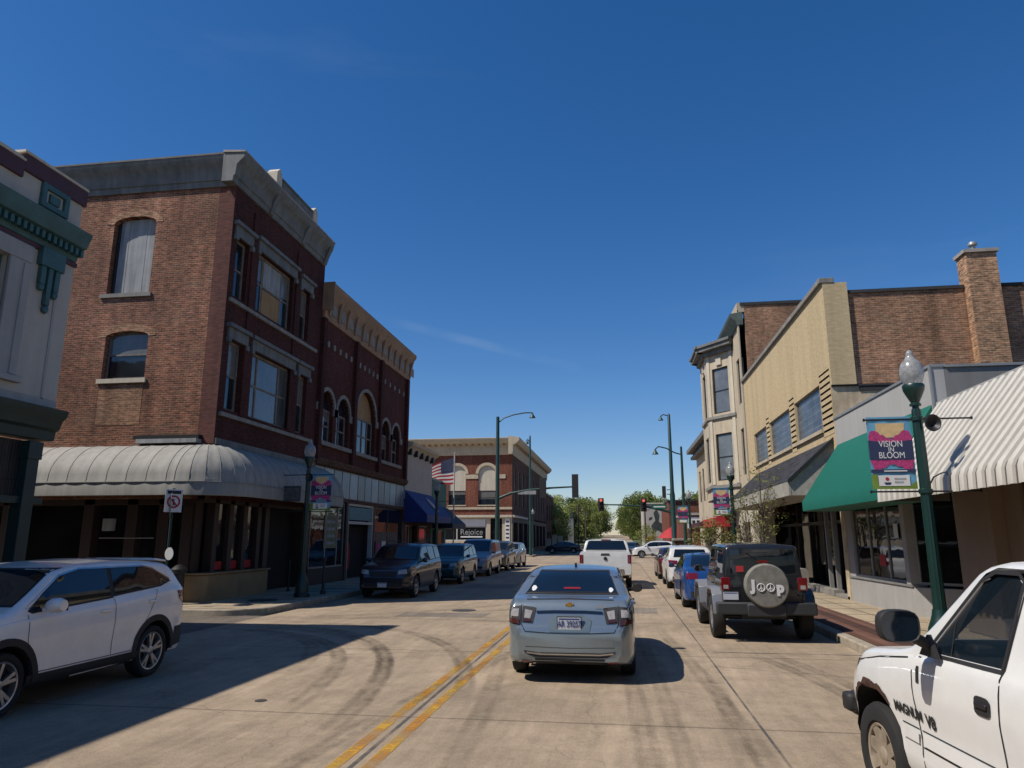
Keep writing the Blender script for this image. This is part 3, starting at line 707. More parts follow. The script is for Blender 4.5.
def side_poly(kind):
    if kind == 'sedan': return [[(-1.42, 1.10), (-1.08, 1.30), (-.80, 1.365), (-.38, 1.40), (-.38, 1.045)], [(-.32, 1.04), (-.32, 1.40), (.25, 1.39), (.52, 1.34), (1.06, 1.04), (1.0, .99)]]
    if kind == 'cross': return [[(-.46, 1.165), (-.46, 1.50), (-1.10, 1.50), (-1.30, 1.46), (-1.66, 1.30), (-1.40, 1.235)], [(-.38, 1.15), (-.38, 1.51), (.10, 1.50), (.42, 1.44), (.96, 1.11), (.9, 1.08)]]
    if kind == 'box': return [[(-1.95, 1.22), (-1.80, 1.56), (-1.28, 1.60), (-1.28, 1.19)], [(-1.2, 1.19), (-1.2, 1.60), (-.42, 1.62), (-.42, 1.16)], [(-.34, 1.16), (-.34, 1.62), (.12, 1.6), (.40, 1.52), (.92, 1.16), (.85, 1.12)]]
    if kind == 'van': return [[(.35, 1.16), (.30, 1.66), (.6, 1.52), (1.14, 1.16)], [(-.55, 1.18), (-.55, 1.64), (.2, 1.66), (.25, 1.17)]]
    if kind == 'truck': return [[(-.62, 1.42), (-.62, 1.78), (.0, 1.80), (.0, 1.40)], [(.08, 1.40), (.08, 1.80), (.6, 1.80), (.78, 1.74), (1.28, 1.38), (1.2, 1.35)]]

def lamps(c, polys, view, mat, name, off=.008):
    for pl in polys:
        c.patch(view, pl, M[mat], name, off); c.patch(view, mirrored(pl), M[mat], name, off)

def parked(name, label, cat, base, kind, col, pos, rz, lights=True, rail=False, clad=False, metal=.3, front=True, spokes=5, scale=1.0, grp=None, plates=True, rails=False):
    S = dict(base); S['paint'] = paint(label[:28] + ' paint', col, metal)
    c = Car(name, label, cat, S, pos, rz, grp)
    xf = {'sedan': (.62, 1.33, 1.05, .58, .52), 'cross': (.68, 1.50, 1.17, .62, .54), 'box': (.72, 1.60, 1.2, .66, .6), 'van': (.72, 1.74, 1.25, .66, .62), 'truck': (.78, 1.80, 1.42, .7, .62)}[kind]
    w1, zt, zb, w2, _ = xf
    fz = [( -w1, zb), (-w2, zt), (w2, zt), (w1, zb)]
    rz_ = {'sedan': [(-.62, 1.13), (-.50, 1.40), (.50, 1.40), (.62, 1.13)], 'cross': [(-.62, 1.20), (-.54, 1.46), (.54, 1.46), (.62, 1.20)], 'box': [(-.68, 1.2), (-.62, 1.58), (.62, 1.58), (.68, 1.2)],
          'van': [(-.7, 1.2), (-.65, 1.65), (.65, 1.65), (.7, 1.2)], 'truck': [(-.82, 1.43), (-.70, 1.78), (.70, 1.78), (.82, 1.43)]}[kind]
    dz = {'sedan': (1.0, .25), 'cross': (1.08, .3), 'box': (1.1, .3), 'van': (1.1, .3), 'truck': (1.3, .45)}[kind]
    dx = {'sedan': (1.05, -.35, -1.2), 'cross': (.98, -.42, -1.3), 'box': (.95, -.38, -1.24), 'van': (1.2, .25, -.9), 'truck': (1.35, .04, -.7)}[kind]
    doors = [[(x, dz[0]), (x, dz[1] + .05)] for x in dx] + [[(dx[0], dz[1] + .05), (dx[2], dz[1] + .05)]]
    common(c, side_poly(kind), rz_, fz, doors, [(dx[1] + .15, dz[0] - .12), (dx[2] + .15, dz[0] - .11)], (dx[0] - .25, .93, dz[0] + .07), clad=clad)
    c.wheels(spokes=spokes)
    xh = base['top'][-1][0]
    hz = dz[0] - .28
    lamps(c, [[(.48, hz - .06), (.50, hz + .07), (.74, hz + .10), (.76, hz - .03)]], 'F', 'lamp_clear', 'headlight')
    gp = c.patch('F', [(-.42, hz - .13), (-.46, hz + .03), (.46, hz + .03), (.42, hz - .13)], M['trim_black'], 'grille', .007)
    c.patch('F', [(-.55, .40), (-.6, .50), (.6, .50), (.55, .40)], M['trim_black'], 'lower_grille', .006)
    rx = {'sedan': [(.50, .80), (.50, .96), (.80, .96), (.80, .80)], 'cross': [(.50, .92), (.50, 1.06), (.82, 1.08), (.82, .92)], 'box': [(.68, .9), (.68, 1.15), (.82, 1.15), (.82, .9)], 'van': [(.74, .9), (.72, 1.25), (.86, 1.25), (.86, .9)],
          'truck': [(.84, .95), (.84, 1.27), (.975, 1.27), (.975, .95)]}[kind]
    lamps(c, [rx], 'B', 'lamp_red', 'tail_light')
    if plates: plate(c, 'F', 0, .44 if kind != 'truck' else .6, w=.15, h=.07)
    c.patch('B', [(-.7, .34 if kind != 'truck' else .56), (-.7, .48 if kind != 'truck' else .74), (.7, .48 if kind != 'truck' else .74), (.7, .34 if kind != 'truck' else .56)], M['trim_black'] if kind != 'truck' else M['chrome'], 'rear_bumper', .012)
    if rails:
        for s in (1, -1):
            m = MB(); m.tube([(-1.5, s * .56, 1.66), (-1.4, s * .56, 1.79), (0, s * .56, 1.80), (.15, s * .56, 1.70)], .016, seg=6); m.build('roof_rail', M['trim_black'], c.root)
    if scale != 1.0: c.root.scale = (scale,) * 3
    c.place(); return c

N_, S_ = R(90), R(-90)      # facing up the street / towards us

# --- silver sedan ahead
S = dict(SEDAN); S['paint'] = paint('silver blue metallic', (.28, .335, .365), .6, .28)
c = Car('sedan', 'silver blue sedan driving ahead in our lane, seen from behind', 'car', S, (-.715, 12.42, 0), N_)
common(c, side_poly('sedan'), [(-.66, 1.125), (-.63, 1.16), (-.52, 1.395), (.52, 1.395), (.63, 1.16), (.66, 1.125)], [(-.62, 1.06), (-.56, 1.36), (.56, 1.36), (.62, 1.06)],
       [[(1.05, 1.0), (1.05, .3), (-.33, .3), (-.35, 1.02)], [(-.33, .3), (-1.0, .3), (-1.2, .6), (-1.28, 1.06)]], [(-.2, .93), (-1.05, .95)], (.80, .93, 1.05, M['trim_black']))
c.wheels(spokes=5)
for s in (1, -1):
    m_ = (lambda p: p) if s > 0 else mirrored
    t = c.patch('B', m_([(.50, .765), (.455, .955), (.475, .965), (.645, .985), (.655, .775)]), M['trim_black'], 'tail_light', .007)
    c.patch('B', m_([(.535, .82), (.505, .92), (.61, .94), (.618, .83)]), M['lamp_clear'], 'lens', .012, t, .03)
    c.patch('B', m_([(.525, .782), (.522, .808), (.630, .815), (.632, .79)]), M['lamp_brown'], 'lens', .015, t, .03)
    t = c.patch('B', m_([(.672, .735), (.662, .985), (.80, .975), (.84, .92), (.835, .76)]), M['trim_black'], 'tail_light', .007)
    c.patch('B', m_([(.70, .845), (.695, .945), (.775, .94), (.80, .90), (.797, .85)]), M['lamp_clear'], 'lens', .012, t, .03)
    c.patch('B', m_([(.685, .75), (.683, .815), (.818, .825), (.822, .77)]), M['lamp_brown'], 'lens', .015, t, .03)
    c.strip('B', m_([(.66, 1.0), (.66, .76), (.60, .66), (.30, .645), (0, .64)]), .012, M['seam'], 'boot_seam')
c.strip('B', [(-.45, .905), (-.2, .915), (.2, .915), (.45, .905)], .030, pbr('dark chrome', (.12, .12, .12), .25, 1., var=0), 'chrome_strip', .012)
c.patch('B', [(-.27, .66), (-.30, .80), (-.22, .875), (.22, .875), (.30, .80), (.27, .66)], pbr('plate recess paint', (.17, .22, .25), .4, .4, var=.1), 'plate_recess', .006)  # flat patch, the recess shade is put into a darker body colour
plate(c, 'B', 0, .77, 'AR 39257')
c.patch('B', [(-.60, .385), (-.62, .42), (-.42, .395), (.42, .395), (.62, .42), (.60, .385), (.48, .335), (-.48, .335)], M['trim_black'], 'bumper_slot', .006)
c.strip('B', [(-.58, .395), (-.4, .375), (.4, .375), (.58, .395)], .018, M['chrome'], 'bumper_trim', .016)
for s in (1, -1):
    c.patch('B', [(s * .50, .26), (s * .50, .285), (s * .64, .295), (s * .64, .27)], M['lamp_red'], 'rear_reflector', .008, step=.03)
c.patch('B', [(-.45, .255), (-.47, .325), (.47, .325), (.45, .255)], M['trim_black'], 'lower_valance', .006)
c.strip('B', [(-.645, 1.13), (-.515, 1.39), (.515, 1.39), (.645, 1.13), (-.645, 1.13)], .012, M['black_metal'], 'window_seal', .009)
c.strip('B', [(-.60, 1.062), (0, 1.072), (.60, 1.062)], .010, M['trim_black'], 'boot_lip_shadow', .004)  # dark strip painted in as the shadow of the boot lip
c.strip('B', [(-.60, .47), (0, .455), (.60, .47)], .006, M['seam'], 'bumper_crease', .003)
m = MB(); h, n = c.hit('B', 0, 1.005)
m.box(h.x - .02, h.x + .01, -.055, .055, .992, 1.018); m.box(h.x - .022, h.x + .01, -.022, .022, .975, 1.035); m.build('badge', pbr('gold badge', (.45, .28, .06), .3, .6, var=0), c.root)
c.patch('B', [(-.13, 1.165), (-.11, 1.185), (.11, 1.185), (.13, 1.165)], pbr('lit brake lamp', (.25, .015, .015), .4, var=0, emit=(1, .05, .04, .02)), 'high_brake_light', .012, step=.02)
text_obj('badge_lettering', 'CRUZE', .05, M['chrome'], c.root, (h.x - .045, -.42, .985), (R(90), 0, R(-90)), .001)
for (y, z, r) in ((.56, 1.17, .035), (-.56, 1.155, .03)):
    c.patch('B', [(y + r * math.cos(k * .9 + .3) * (1 + .3 * (k % 2)), z + r * math.sin(k * .9 + .3)) for k in range(7)], M['white_flat'], 'window_sticker', .011, step=.02)
m = MB(); hh, n = c.hit('T', -.55, 0)
m.prism([(-.62, -.012, hh.z - .01), (-.50, -.018, hh.z - .01), (-.50, .018, hh.z - .01), (-.62, .012, hh.z - .01)], (-.03, 0, .065)); m.build('antenna_fin', M['trim_black'], c.root)
m = MB(); m.tube([(-2.25, .48, .27), (-2.0, .48, .27)], .03); m.build('exhaust_pipe', M['chrome'], c.root)
c.place()

# --- near white crossover on the left
S = dict(CROSS); S['paint'] = paint('pearl white', (.90, .84, .77), 0, .3)
c = Car('crossover', 'white crossover with black wheel arch trim in building shadow at left', 'suv', S, (-7.47, 8.52, 0), S_)
common(c, side_poly('cross'), [(-.62, 1.20), (-.54, 1.47), (.54, 1.47), (.62, 1.20)], [(-.70, 1.16), (-.60, 1.52), (.60, 1.52), (.70, 1.16)],
       [[(.98, 1.05), (1.0, .80), (.90, .42), (-.40, .42), (-.43, 1.12)], [(-.40, .42), (-.80, .42), (-1.08, .80), (-1.33, 1.18)]], [(-.22, .985), (-1.17, 1.03)], None, clad=True, sill=[(-1.0, .262), (-1.0, .40), (.95, .40), (.95, .252)])
for s in (1, -1): c.mirror(.76, .94, 1.14, c.pm, s, (.11, .11, .085))
c.wheels(spokes=5, rimr=.255)
lamps(c, [[(.55, .96), (.56, 1.08), (.80, 1.12), (.86, 1.02), (.84, .94)]], 'B', 'lamp_red', 'tail_light')
c.patch('L', [(-2.05, 1.02), (-2.0, 1.13), (-1.80, 1.13), (-1.86, 1.02)], M['lamp_red'], 'tail_light', .006)
c.patch('B', [(-.80, .36), (-.82, .60), (.82, .60), (.80, .36)], M['trim_black'], 'rear_bumper', .008)
c.patch('L', [(-2.14, .38), (-2.14, .62), (-1.80, .62), (-1.72, .34)], M['trim_black'], 'bumper_corner', .006)
lamps(c, [[(.45, .86), (.50, .93), (.82, .97), (.80, .89)]], 'F', 'lamp_clear', 'headlight')
c.patch('F', [(-.5, .55), (-.58, .82), (.58, .82), (.5, .55)], M['trim_black'], 'grille', .007)
m = MB(); m.prism([(-1.6, -.58, 1.575), (-1.95, -.52, 1.545), (-1.95, .52, 1.545), (-1.6, .58, 1.575)], (0, 0, .03)); m.build('spoiler', c.pm, c.root, .01)
c.strip('L', [(-1.66, 1.31), (-1.3, 1.475), (-1.1, 1.515), (.1, 1.52), (.44, 1.455), (1.0, 1.115)], .018, M['chrome'], 'window_trim', .009)
c.place()

# --- near white pickup on the right: the windows are cut through the cab
PICK = dict(top=[(-2.6, .62), (-2.59, 1.0), (-2.55, 1.24), (-2.5, 1.25), (-.98, 1.25), (-.92, 1.64), (-.84, 1.76), (-.66, 1.80), (-.02, 1.80), (.15, 1.77), (.62, 1.40), (.90, 1.19), (1.05, 1.155), (1.66, 1.09), (1.88, 1.01), (1.98, .86), (2.03, .6), (2.05, .5)],
            belt=[(-2.6, 1.19), (-.9, 1.19), (.0, 1.175), (.9, 1.13), (1.6, 1.0), (2.05, .8)], plan=[(-2.6, .88), (-2.5, .93), (-1, .94), (1.3, .94), (1.7, .925), (1.93, .87), (2.05, .72)],
            bot=[(-2.6, .5), (-2.4, .36), (1.9, .36), (2.05, .42)], wheels=[(-1.75, .36), (1.43, .36)], tum=.26, er=.09, sm=.02, gap=.115, crease=.02)
WIN = [(-.155, 1.215), (-.245, 1.66), (-.20, 1.695), (-.01, 1.695), (.12, 1.645), (.56, 1.235), (.54, 1.195)]
def cab_cut():
    m = MB(); m.prism([(x, -1.3, z) for x, z in WIN], (0, 2.6, 0)); return m.build('cutter')
CAB = [(-.80, 1.20), (-.80, 1.66), (-.70, 1.735), (.0, 1.735), (.10, 1.70), (.70, 1.225)]
def hollow_cut():
    m = MB(); m.prism([(x, -.765, z) for x, z in CAB], (0, 1.53, 0)); return m.build('cutter')
def screen_cut():
    m = MB(); m.prism([(.0, -.70, 1.245), (.0, -.60, 1.66), (.0, .60, 1.66), (.0, .70, 1.245)], (1.3, 0, 0)); return m.build('cutter')
def rear_cut():
    m = MB(); m.prism([(-1.3, -.62, 1.30), (-1.3, -.58, 1.66), (-1.3, .58, 1.66), (-1.3, .62, 1.30)], (.7, 0, 0)); return m.build('cutter')
PICK['cuts'] = [hollow_cut, cab_cut, screen_cut, rear_cut]
PICK['inner'] = lambda p, n: -.81 < p.x < .72 and 1.19 < p.z < 1.738 and abs(p.y) < .77 and (p.z - 1.225) < (.72 - p.x) * .80 and (n.z * (1.42 - p.z) > -.001 or abs(n.x) > .2) and not (p.z > 1.69)
S = dict(PICK); S['paint'] = paint('chalky white', (.76, .76, .74), 0, .4)
c = Car('pickup_truck', 'white pickup truck with rusty wheel arch and large black mirror at right', 'pickup', S, (2.86, 4.62, 0), R(90 + 5.4))
for vw, s in (('L', 1), ('R', -1)):
    mb = MB()
    loop = WIN + [WIN[0]]
    c.strip(vw, [(x + (.0), z) for x, z in [(-.165, 1.205), (-.26, 1.67), (-.21, 1.71), (-.0, 1.71), (.13, 1.655), (.585, 1.235), (.57, 1.18), (-.165, 1.20)]], .022, M['trim_black'], 'x', .005, mb=mb)
    t = mb.build('side_window', None, c.root)
    g, gt = MB(), []
    gl = bpy.data.materials.get('see through glass')
    if not gl:
        gl, nt, b = new_mat('see through glass'); b.inputs['Base Color'].default_value = (.01, .02, .03, 1); b.inputs['Roughness'].default_value = .02; b.inputs['Alpha'].default_value = .55; b.inputs['Specular IOR Level'].default_value = .9
    c.patch(vw, WIN, gl, 'pane', -.012, t)
    # vent bar
    mb = MB(); c.strip(vw, [(.36, 1.20), (.36, 1.40)], .012, M['trim_black'], 'x', -.005, mb=mb); mb.build('vent_bar', None, t)
mb = MB(); DO = [(.78, 1.14), (.77, .95), (.72, .48), (-.15, .48), (-.17, 1.16), (-.27, 1.60), (-.28, 1.745)]
c.strip('L', DO, .012, M['seam'], 'x', mb=mb); c.strip('R', DO, .012, M['seam'], 'x', mb=mb)
c.strip('L', [(.72, .70), (-.15, .70)], .008, M['seam'], 'x', mb=mb); c.strip('L', [(.72, .60), (-.15, .60)], .008, M['seam'], 'x', mb=mb)
c.strip('L', [(.84, 1.125), (1.3, 1.06), (1.75, .97)], .010, M['seam'], 'x', mb=mb); c.strip('L', [(.98, .70), (.76, .70)], .008, M['seam'], 'x', mb=mb)
c.strip('L', [(-.95, 1.2), (-.95, .6)], .02, M['seam'], 'x', mb=mb)
mb.build('door_seams', None, c.root)
c.strip('L', [(.96, .65), (.755, .65)], .075, c.pm, 'side_moulding', .014); c.strip('L', [(.70, .65), (-.14, .65)], .075, c.pm, 'side_moulding', .014)
c.strip('L', [(.70, 1.15), (.695, .99)], .035, M['trim_black'], 'hinge_trim', .006)
for s, vw in ((1, 'L'), (-1, 'R')):
    m = MB(); y = .94
    m.prism([(.40, s * (y-.02), 1.18), (.60, s * (y-.02), 1.18), (.50, s * (y-.03), 1.31)], (0, s * .03, 0))
    m.tube([(.50, s * (y - .04), 1.23), (.50, s * (y + .09), 1.30)], .035, seg=8)
    o = m.build('mirror_arm', M['trim_black'], c.root)
    m = MB(); n = 24
    for k, (sc_, xx) in enumerate(((.80, .075), (1.0, .04), (1.0, -.02), (.93, -.035))):
        pass
    rings = []
    for sc_, xx in ((.0, .085), (.55, .08), (.85, .06), (1.0, .025), (1.0, -.03), (.94, -.045), (.90, -.035), (0, -.033)):
        ring = []
        for j in range(n):
            a = 2 * math.pi * j / n; ca, sa = math.cos(a), math.sin(a)
            q = (abs(ca) ** 3.2 + abs(sa) ** 3.2) ** (-1 / 3.2)
            ring.append((.47 + xx, s * (y + .185 + .125 * sc_ * q * ca), 1.365 + .098 * sc_ * q * sa))
        rings.append(ring + [ring[0]])
    m.grid(rings[:7]); mo = m.build('wing_mirror', M['trim_black'], c.root)
    m = MB(); m.grid(rings[6:]); m.build('mirror_glass', pbr('mirror glass tint', (.008, .014, .022), .06, var=0, spec=.6) if s == 1 else M['car_glass'], mo)
# door handle: recessed black paddle
for vw in 'LR':
    o = c.patch(vw, [(-.02 + .075 * (abs(math.cos(a)) ** .5) * (1 if math.cos(a) > 0 else -1), 1.0 + .05 * (abs(math.sin(a)) ** .5) * (1 if math.sin(a) > 0 else -1)) for a in [k * math.pi / 10 for k in range(20)]], M['trim_black'], 'door_handle', .008, step=.03)
    c.knob(vw, -.02, 1.004, .055, .014, .022, M['black_metal'], 'lever', o, .006)
c.wheels(rimr=.22, spokes=8, rim='rim_tan', style='single', w=.23)
# rust that has eaten the front arch lip
rust = pbr('flaking rust', (.06, .022, .012), .95, var=.6, scale=30, bump=.8)
random.seed(3)
poly_o = [(1.43 + (.485 + random.uniform(-.005, .035)) * math.cos(R(a)), .37 + (.485 + random.uniform(-.005, .045)) * math.sin(R(a))) for a in range(35, 128, 5)]
poly_i = [(1.43 + .477 * math.cos(R(a)), .37 + .477 * math.sin(R(a))) for a in range(125, 34, -5)]
c.patch('L', poly_o + poly_i, rust, 'rusted_arch', .004, step=.04)
m = MB()
m.box(1.97, 2.12, -.84, .84, .50, .68); m.build('front_bumper', M['trim_black'], c.root, .03)
m = MB(); m.box(1.93, 2.08, .82, .915, .54, .68); m.build('bumper_end', M['trim_black'], c.root, .03)
m = MB(); m.box(1.93, 2.08, -.915, -.82, .54, .68); m.build('bumper_end', M['trim_black'], c.root, .03)
lamps(c, [[(.58, .80), (.58, .97), (.84, .97), (.84, .80)]], 'F', 'lamp_clear', 'headlight'); c.patch('F', [(-.5, .72), (-.5, 1.0), (.5, 1.0), (.5, .72)], M['trim_black'], 'grille', .007)
t = c.patch('F', [(-.71, 1.24), (-.61, 1.67), (.61, 1.67), (.71, 1.24)], bpy.data.materials['see through glass'], 'windscreen', -.004)
t = c.patch('B', [(-.63, 1.29), (-.59, 1.67), (.59, 1.67), (.63, 1.29)], bpy.data.materials['see through glass'], 'rear_window', -.004)
lamps(c, [[(.74, .82), (.74, 1.12), (.90, 1.12), (.90, .82)]], 'B', 'lamp_red', 'tail_light')
def side_text(c, body, size, x, z, sx=1.0):
    o = text_obj('badge_lettering', body, size, M['black_flat'], c.root, (0, 0, 0), (0, 0, 0), 0, 'LEFT', 1, .004)
    bm = bmesh.new(); bm.from_mesh(o.data)
    for ax in (0, 1):
        k = -.2
        while k < .5:
            co = [0, 0, 0]; co[ax] = k; no = [0, 0, 0]; no[ax] = 1
            bmesh.ops.bisect_plane(bm, geom=bm.verts[:] + bm.edges[:] + bm.faces[:], plane_co=co, plane_no=no); k += .012
    for v in bm.verts:
        loc, n = c.hit('L', x - v.co.x * sx, z + v.co.y); v.co = loc + n * .006
    bm.to_mesh(o.data); bm.free()
side_text(c, 'MAGNUM', .088, 1.06, .785, .95); side_text(c, 'V8', .105, .645, .775)
# cab interior seen through the glass
m = MB(); ring = [(.20 + .07 * math.sin(a), .42 + .18 * math.cos(a), 1.27 + .17 * math.sin(a)) for a in [2 * math.pi * k / 24 for k in range(25)]]
m.tube(ring, .014, seg=8, caps=False); m.tube([ring[3], (.26, .42, 1.24), ring[9]], .012, seg=6); m.tube([(.26, .42, 1.24), ring[18]], .012, seg=6); m.build('steering_wheel', pbr('grey vinyl', (.3, .3, .31), .6, var=.1), c.root)
m = MB(); m.box(-.62, -.46, .14, .66, 1.201, 1.46); m.box(-.60, -.50, .28, .50, 1.46, 1.58); m.build('seat_back', pbr('grey seat cloth', (.03, .033, .037), .9, var=.2), c.root, .04)
m = MB(); m.box(.34, .60, -.74, .74, 1.201, 1.27); m.build('dashboard', M['trim_black'], c.root, .02)
c.place()

# --- jeep-like off-roader with hard top
S = dict(top=[(-1.86, .62), (-1.855, 1.0), (-1.85, 1.70), (-1.80, 1.79), (-.6, 1.815), (.25, 1.80), (.36, 1.76), (.72, 1.20), (.80, 1.17), (1.8, 1.10), (1.90, 1.02), (1.93, .6), (1.94, .55)],
         belt=[(-1.9, 1.16), (.7, 1.14), (1.9, 1.0)], plan=[(-1.86, .73), (-1.80, .765), (-1, .78), (.7, .76), (.9, .66), (1.8, .56), (1.94, .5)],
         bot=[(-1.9, .55), (1.94, .5)], wheels=[], tum=.11, er=.08, sm=.01)
S['paint'] = paint('dark charcoal metallic', (.010, .011, .012), .2, .4)
c = Car('offroad_vehicle', 'dark boxy off-road vehicle with spare wheel cover parked at right kerb', 'suv', S, (2.66, 16.42, 0), N_)
common(c, [[(-1.70, 1.24), (-1.68, 1.66), (-.70, 1.68), (-.70, 1.22)], [(-.6, 1.2), (-.6, 1.68), (.22, 1.68), (.52, 1.24), (.5, 1.2)]], [(-.60, 1.24), (-.58, 1.68), (.58, 1.68), (.60, 1.24)], [(-.62, 1.24), (-.60, 1.70), (.60, 1.70), (.62, 1.24)],
       [[(.62, 1.12), (.58, .58), (-.62, .58), (-.66, 1.14)]], [(-.5, 1.0)], (.48, .90, 1.25, M['trim_black']))
for wx in (-1.22, 1.20):
    for s in (1, -1): c.wheel(wx, s, .395, .93, w=.25, rimr=.225, style='single')
fl = pbr('sunlit flare', (.30, .30, .31), .35, .4, var=.1)  # sun reflecting off the left flares, put into a silver colour
for s in (1, -1):
    for wx in (-1.22, 1.20):
        m = MB(); prof = [(-.56, .50), (-.47, .80), (-.28, .92), (.28, .92), (.48, .80), (.60, .52)]
        for (a, za), (b, zb) in zip(prof[:-1], prof[1:]):
            y0, y1 = s * (.55 if wx > 0 else .75), s * .94
            m.hexa([(wx + a, y0, za), (wx + b, y0, zb), (wx + b, y1, zb - .015), (wx + a, y1, za - .015), (wx + a, y0, za + .05), (wx + b, y0, zb + .05), (wx + b, y1, zb + .03), (wx + a, y1, za + .03)])
        m.build('wheel_flare', fl if s == 1 else S['paint'], c.root, .012)
    m = MB(); m.tube([(-.62, s * .86, .46), (.64, s * .86, .46)], .045); m.build('side_step', M['trim_black'], c.root)
    m = MB(); m.box(-1.90, -1.84, s * .70 - .085, s * .70 + .085, .93, 1.17); t = m.build('tail_light', M['lamp_red'], c.root, .012)
    m = MB(); m.box(-1.905, -1.90, s * .70 - .045, s * .70 + .045, .96, 1.03); m.build('lens', M['lamp_clear'], t)
m = MB(); m.box(-2.02, -1.84, -.90, .90, .50, .72); m.box(-2.05, -2.0, -.35, .35, .47, .70); m.build('rear_bumper', pbr('grey plastic bumper', (.03, .031, .032), .6, var=.2), c.root, .03)
m = MB(); m.box(1.94, 2.08, -.85, .85, .52, .70); m.build('front_bumper', M['trim_black'], c.root, .03)
m = MB(); m.box(-1.7, 1.8, -.4, .4, .40, .58); m.tube([(-1.22, -.8, .395), (-1.22, .8, .395)], .05); m.tube([(1.2, -.8, .395), (1.2, .8, .395)], .05); m.build('chassis', M['black_metal'], c.root)
m = MB(); m.lathe([(.375, .0), (.40, -.03), (.40, -.17), (.375, -.205), (.001, -.215)], (-1.90, 0, 1.03), 'x', 40)
for v in m.bm.verts: v.co.y -= .02
sp = m.build('spare_wheel', pbr('faded grey vinyl cover', (.19, .18, .155), .85, var=.3, scale=7, bump=.2), c.root, sharp=50)
X = -1.90 - .219
text_obj('cover_lettering', 'J', .25, M['white_flat'], sp, (X, .235, 1.03), (R(90), 0, R(-90)), .003, 'CENTER', 1.0, .016)
text_obj('cover_lettering', 'p', .25, M['white_flat'], sp, (X, -.245, 1.0), (R(90), 0, R(-90)), .003, 'CENTER', 1.0, .016)
for yc in (.095, -.075):
    m = MB(); r = .068
    ring = [(X, yc + r * math.cos(a), 1.0 + r * math.sin(a)) for a in [2 * math.pi * k / 24 for k in range(25)]]
    m.tube(ring, .009, seg=6, caps=False); m.tube([(X, yc, 1.0 + r), (X, yc, 1.0 - r)], .007, seg=6)
    for s in (1, -1): m.tube([(X, yc, 1.0), (X, yc + s * r * .7, 1.0 - r * .7)], .007, seg=6)
    m.build('peace_symbol', M['white_flat'], sp)
c.patch('B', [(-.70, .74), (-.70, 1.18), (.66, 1.18), (.66, .74)], S['paint'], 'tailgate', .006)
c.strip('B', [(.68, .72), (.68, 1.2), (-.68, 1.2), (-.68, .72)], .014, M['seam'], 'tailgate_seam', .009)
plate(c, 'B', .62, .83, '', .14, .07)
for (y, z) in ((.42, 1.33),):
    c.patch('B', [(y - .07, z - .06), (y - .07, z + .05), (y + .07, z + .05), (y + .07, z - .06)], M['red_flat'], 'window_sticker', .012)
m = MB(); m.box(-1.90, -1.86, -.10, .10, 1.44, 1.485); m.build('high_brake_light', M['lamp_red'], c.root)
m = MB(); m.tube([(-1.89, -.30, 1.22), (-1.89, .28, 1.62), (-1.89, -.1, 1.63)], .008, seg=6); m.build('rear_wiper', M['black_metal'], c.root)
for z_ in (.86, 1.08):
    m = MB(); m.box(-1.885, -1.85, -.73, -.60, z_ - .03, z_ + .03); m.tube([(-1.885, -.665, z_ - .04), (-1.885, -.665, z_ + .04)], .014, seg=8); m.build('tailgate_hinge', M['black_metal'], c.root, .004)
m = MB(); m.box(-1.885, -1.855, .44, .56, .98, 1.01); m.build('tailgate_handle', M['black_metal'], c.root, .006)
for y in (-.38, .38):
    m = MB(); m.box(-1.90, -1.85, y - .02, y + .02, 1.60, 1.72); m.build('glass_hinge', M['black_metal'], c.root)
c.place()

# --- the rest of the traffic
c = parked('pickup_truck', 'white full size pickup ahead of the silver sedan, seen from behind', 'pickup', TRUCK, 'truck', (.62, .62, .60), (-.58, 31.3, 0), N_, metal=0)
m = MB(); m.lathe([(.07, 0), (.06, .02), (.001, .025)], (-2.92, 0, 1.13), 'x', 16)
for v in m.bm.verts: v.co.x = -2.92 - (v.co.x + 2.92)
m.build('badge', M['trim_black'], c.root); c.patch('B', [(-.18, 1.24), (-.15, 1.32), (.15, 1.32), (.18, 1.24)], M['trim_black'], 'tailgate_handle', .01)
c.patch('B', [(-.2, 1.80), (-.2, 1.83), (.2, 1.83), (.2, 1.80)], M['lamp_red'], 'high_brake_light', .01, step=.02)
parked('sedan', 'bright blue sedan parked in front of the dark off-road vehicle', 'car', SEDAN, 'sedan', (.01, .065, .24), (2.56, 22.9, 0), N_, grp='cars parked along the right kerb')
c = parked('crossover', 'white crossover parked ahead of the bright blue sedan', 'suv', CROSS, 'cross', (.62, .62, .61), (2.62, 30.6, 0), N_, metal=0, clad=False)
parked('car', 'dark maroon car parked farthest along the right kerb', 'car', SEDAN, 'sedan', (.06, .02, .018), (2.60, 37.2, 0), N_, grp='cars parked along the right kerb')
parked('crossover', 'white crossover crossing the intersection from right to left', 'suv', CROSS, 'cross', (.62, .62, .61), (3.3, 73.2, 0), R(180), metal=0)
parked('car', 'dark green car behind the crossing white crossover in the intersection', 'car', SEDAN, 'sedan', (.02, .03, .03), (1.1, 81, 0), R(-100))
parked('parked_suv', 'dark navy suv with licence plate, nearest car at the left kerb', 'suv', BOXSUV, 'box', (.010, .013, .024), (-7.52, 24.9, 0), S_, rails=True, grp='vehicles parked along the left kerb')
parked('parked_suv', 'teal compact suv, second car at the left kerb', 'suv', BOXSUV, 'box', (.008, .060, .068), (-7.50, 32.0, 0), S_, scale=.97, grp='vehicles parked along the left kerb')
parked('parked_van', 'silver van with high roof parked at the left kerb', 'van', VAN, 'van', (.21, .23, .25), (-7.5, 38.7, 0), S_, grp='vehicles parked along the left kerb')
parked('parked_suv', 'dark grey suv parked behind the silver van', 'suv', BOXSUV, 'box', (.04, .043, .045), (-7.5, 44.6, 0), S_, grp='vehicles parked along the left kerb')
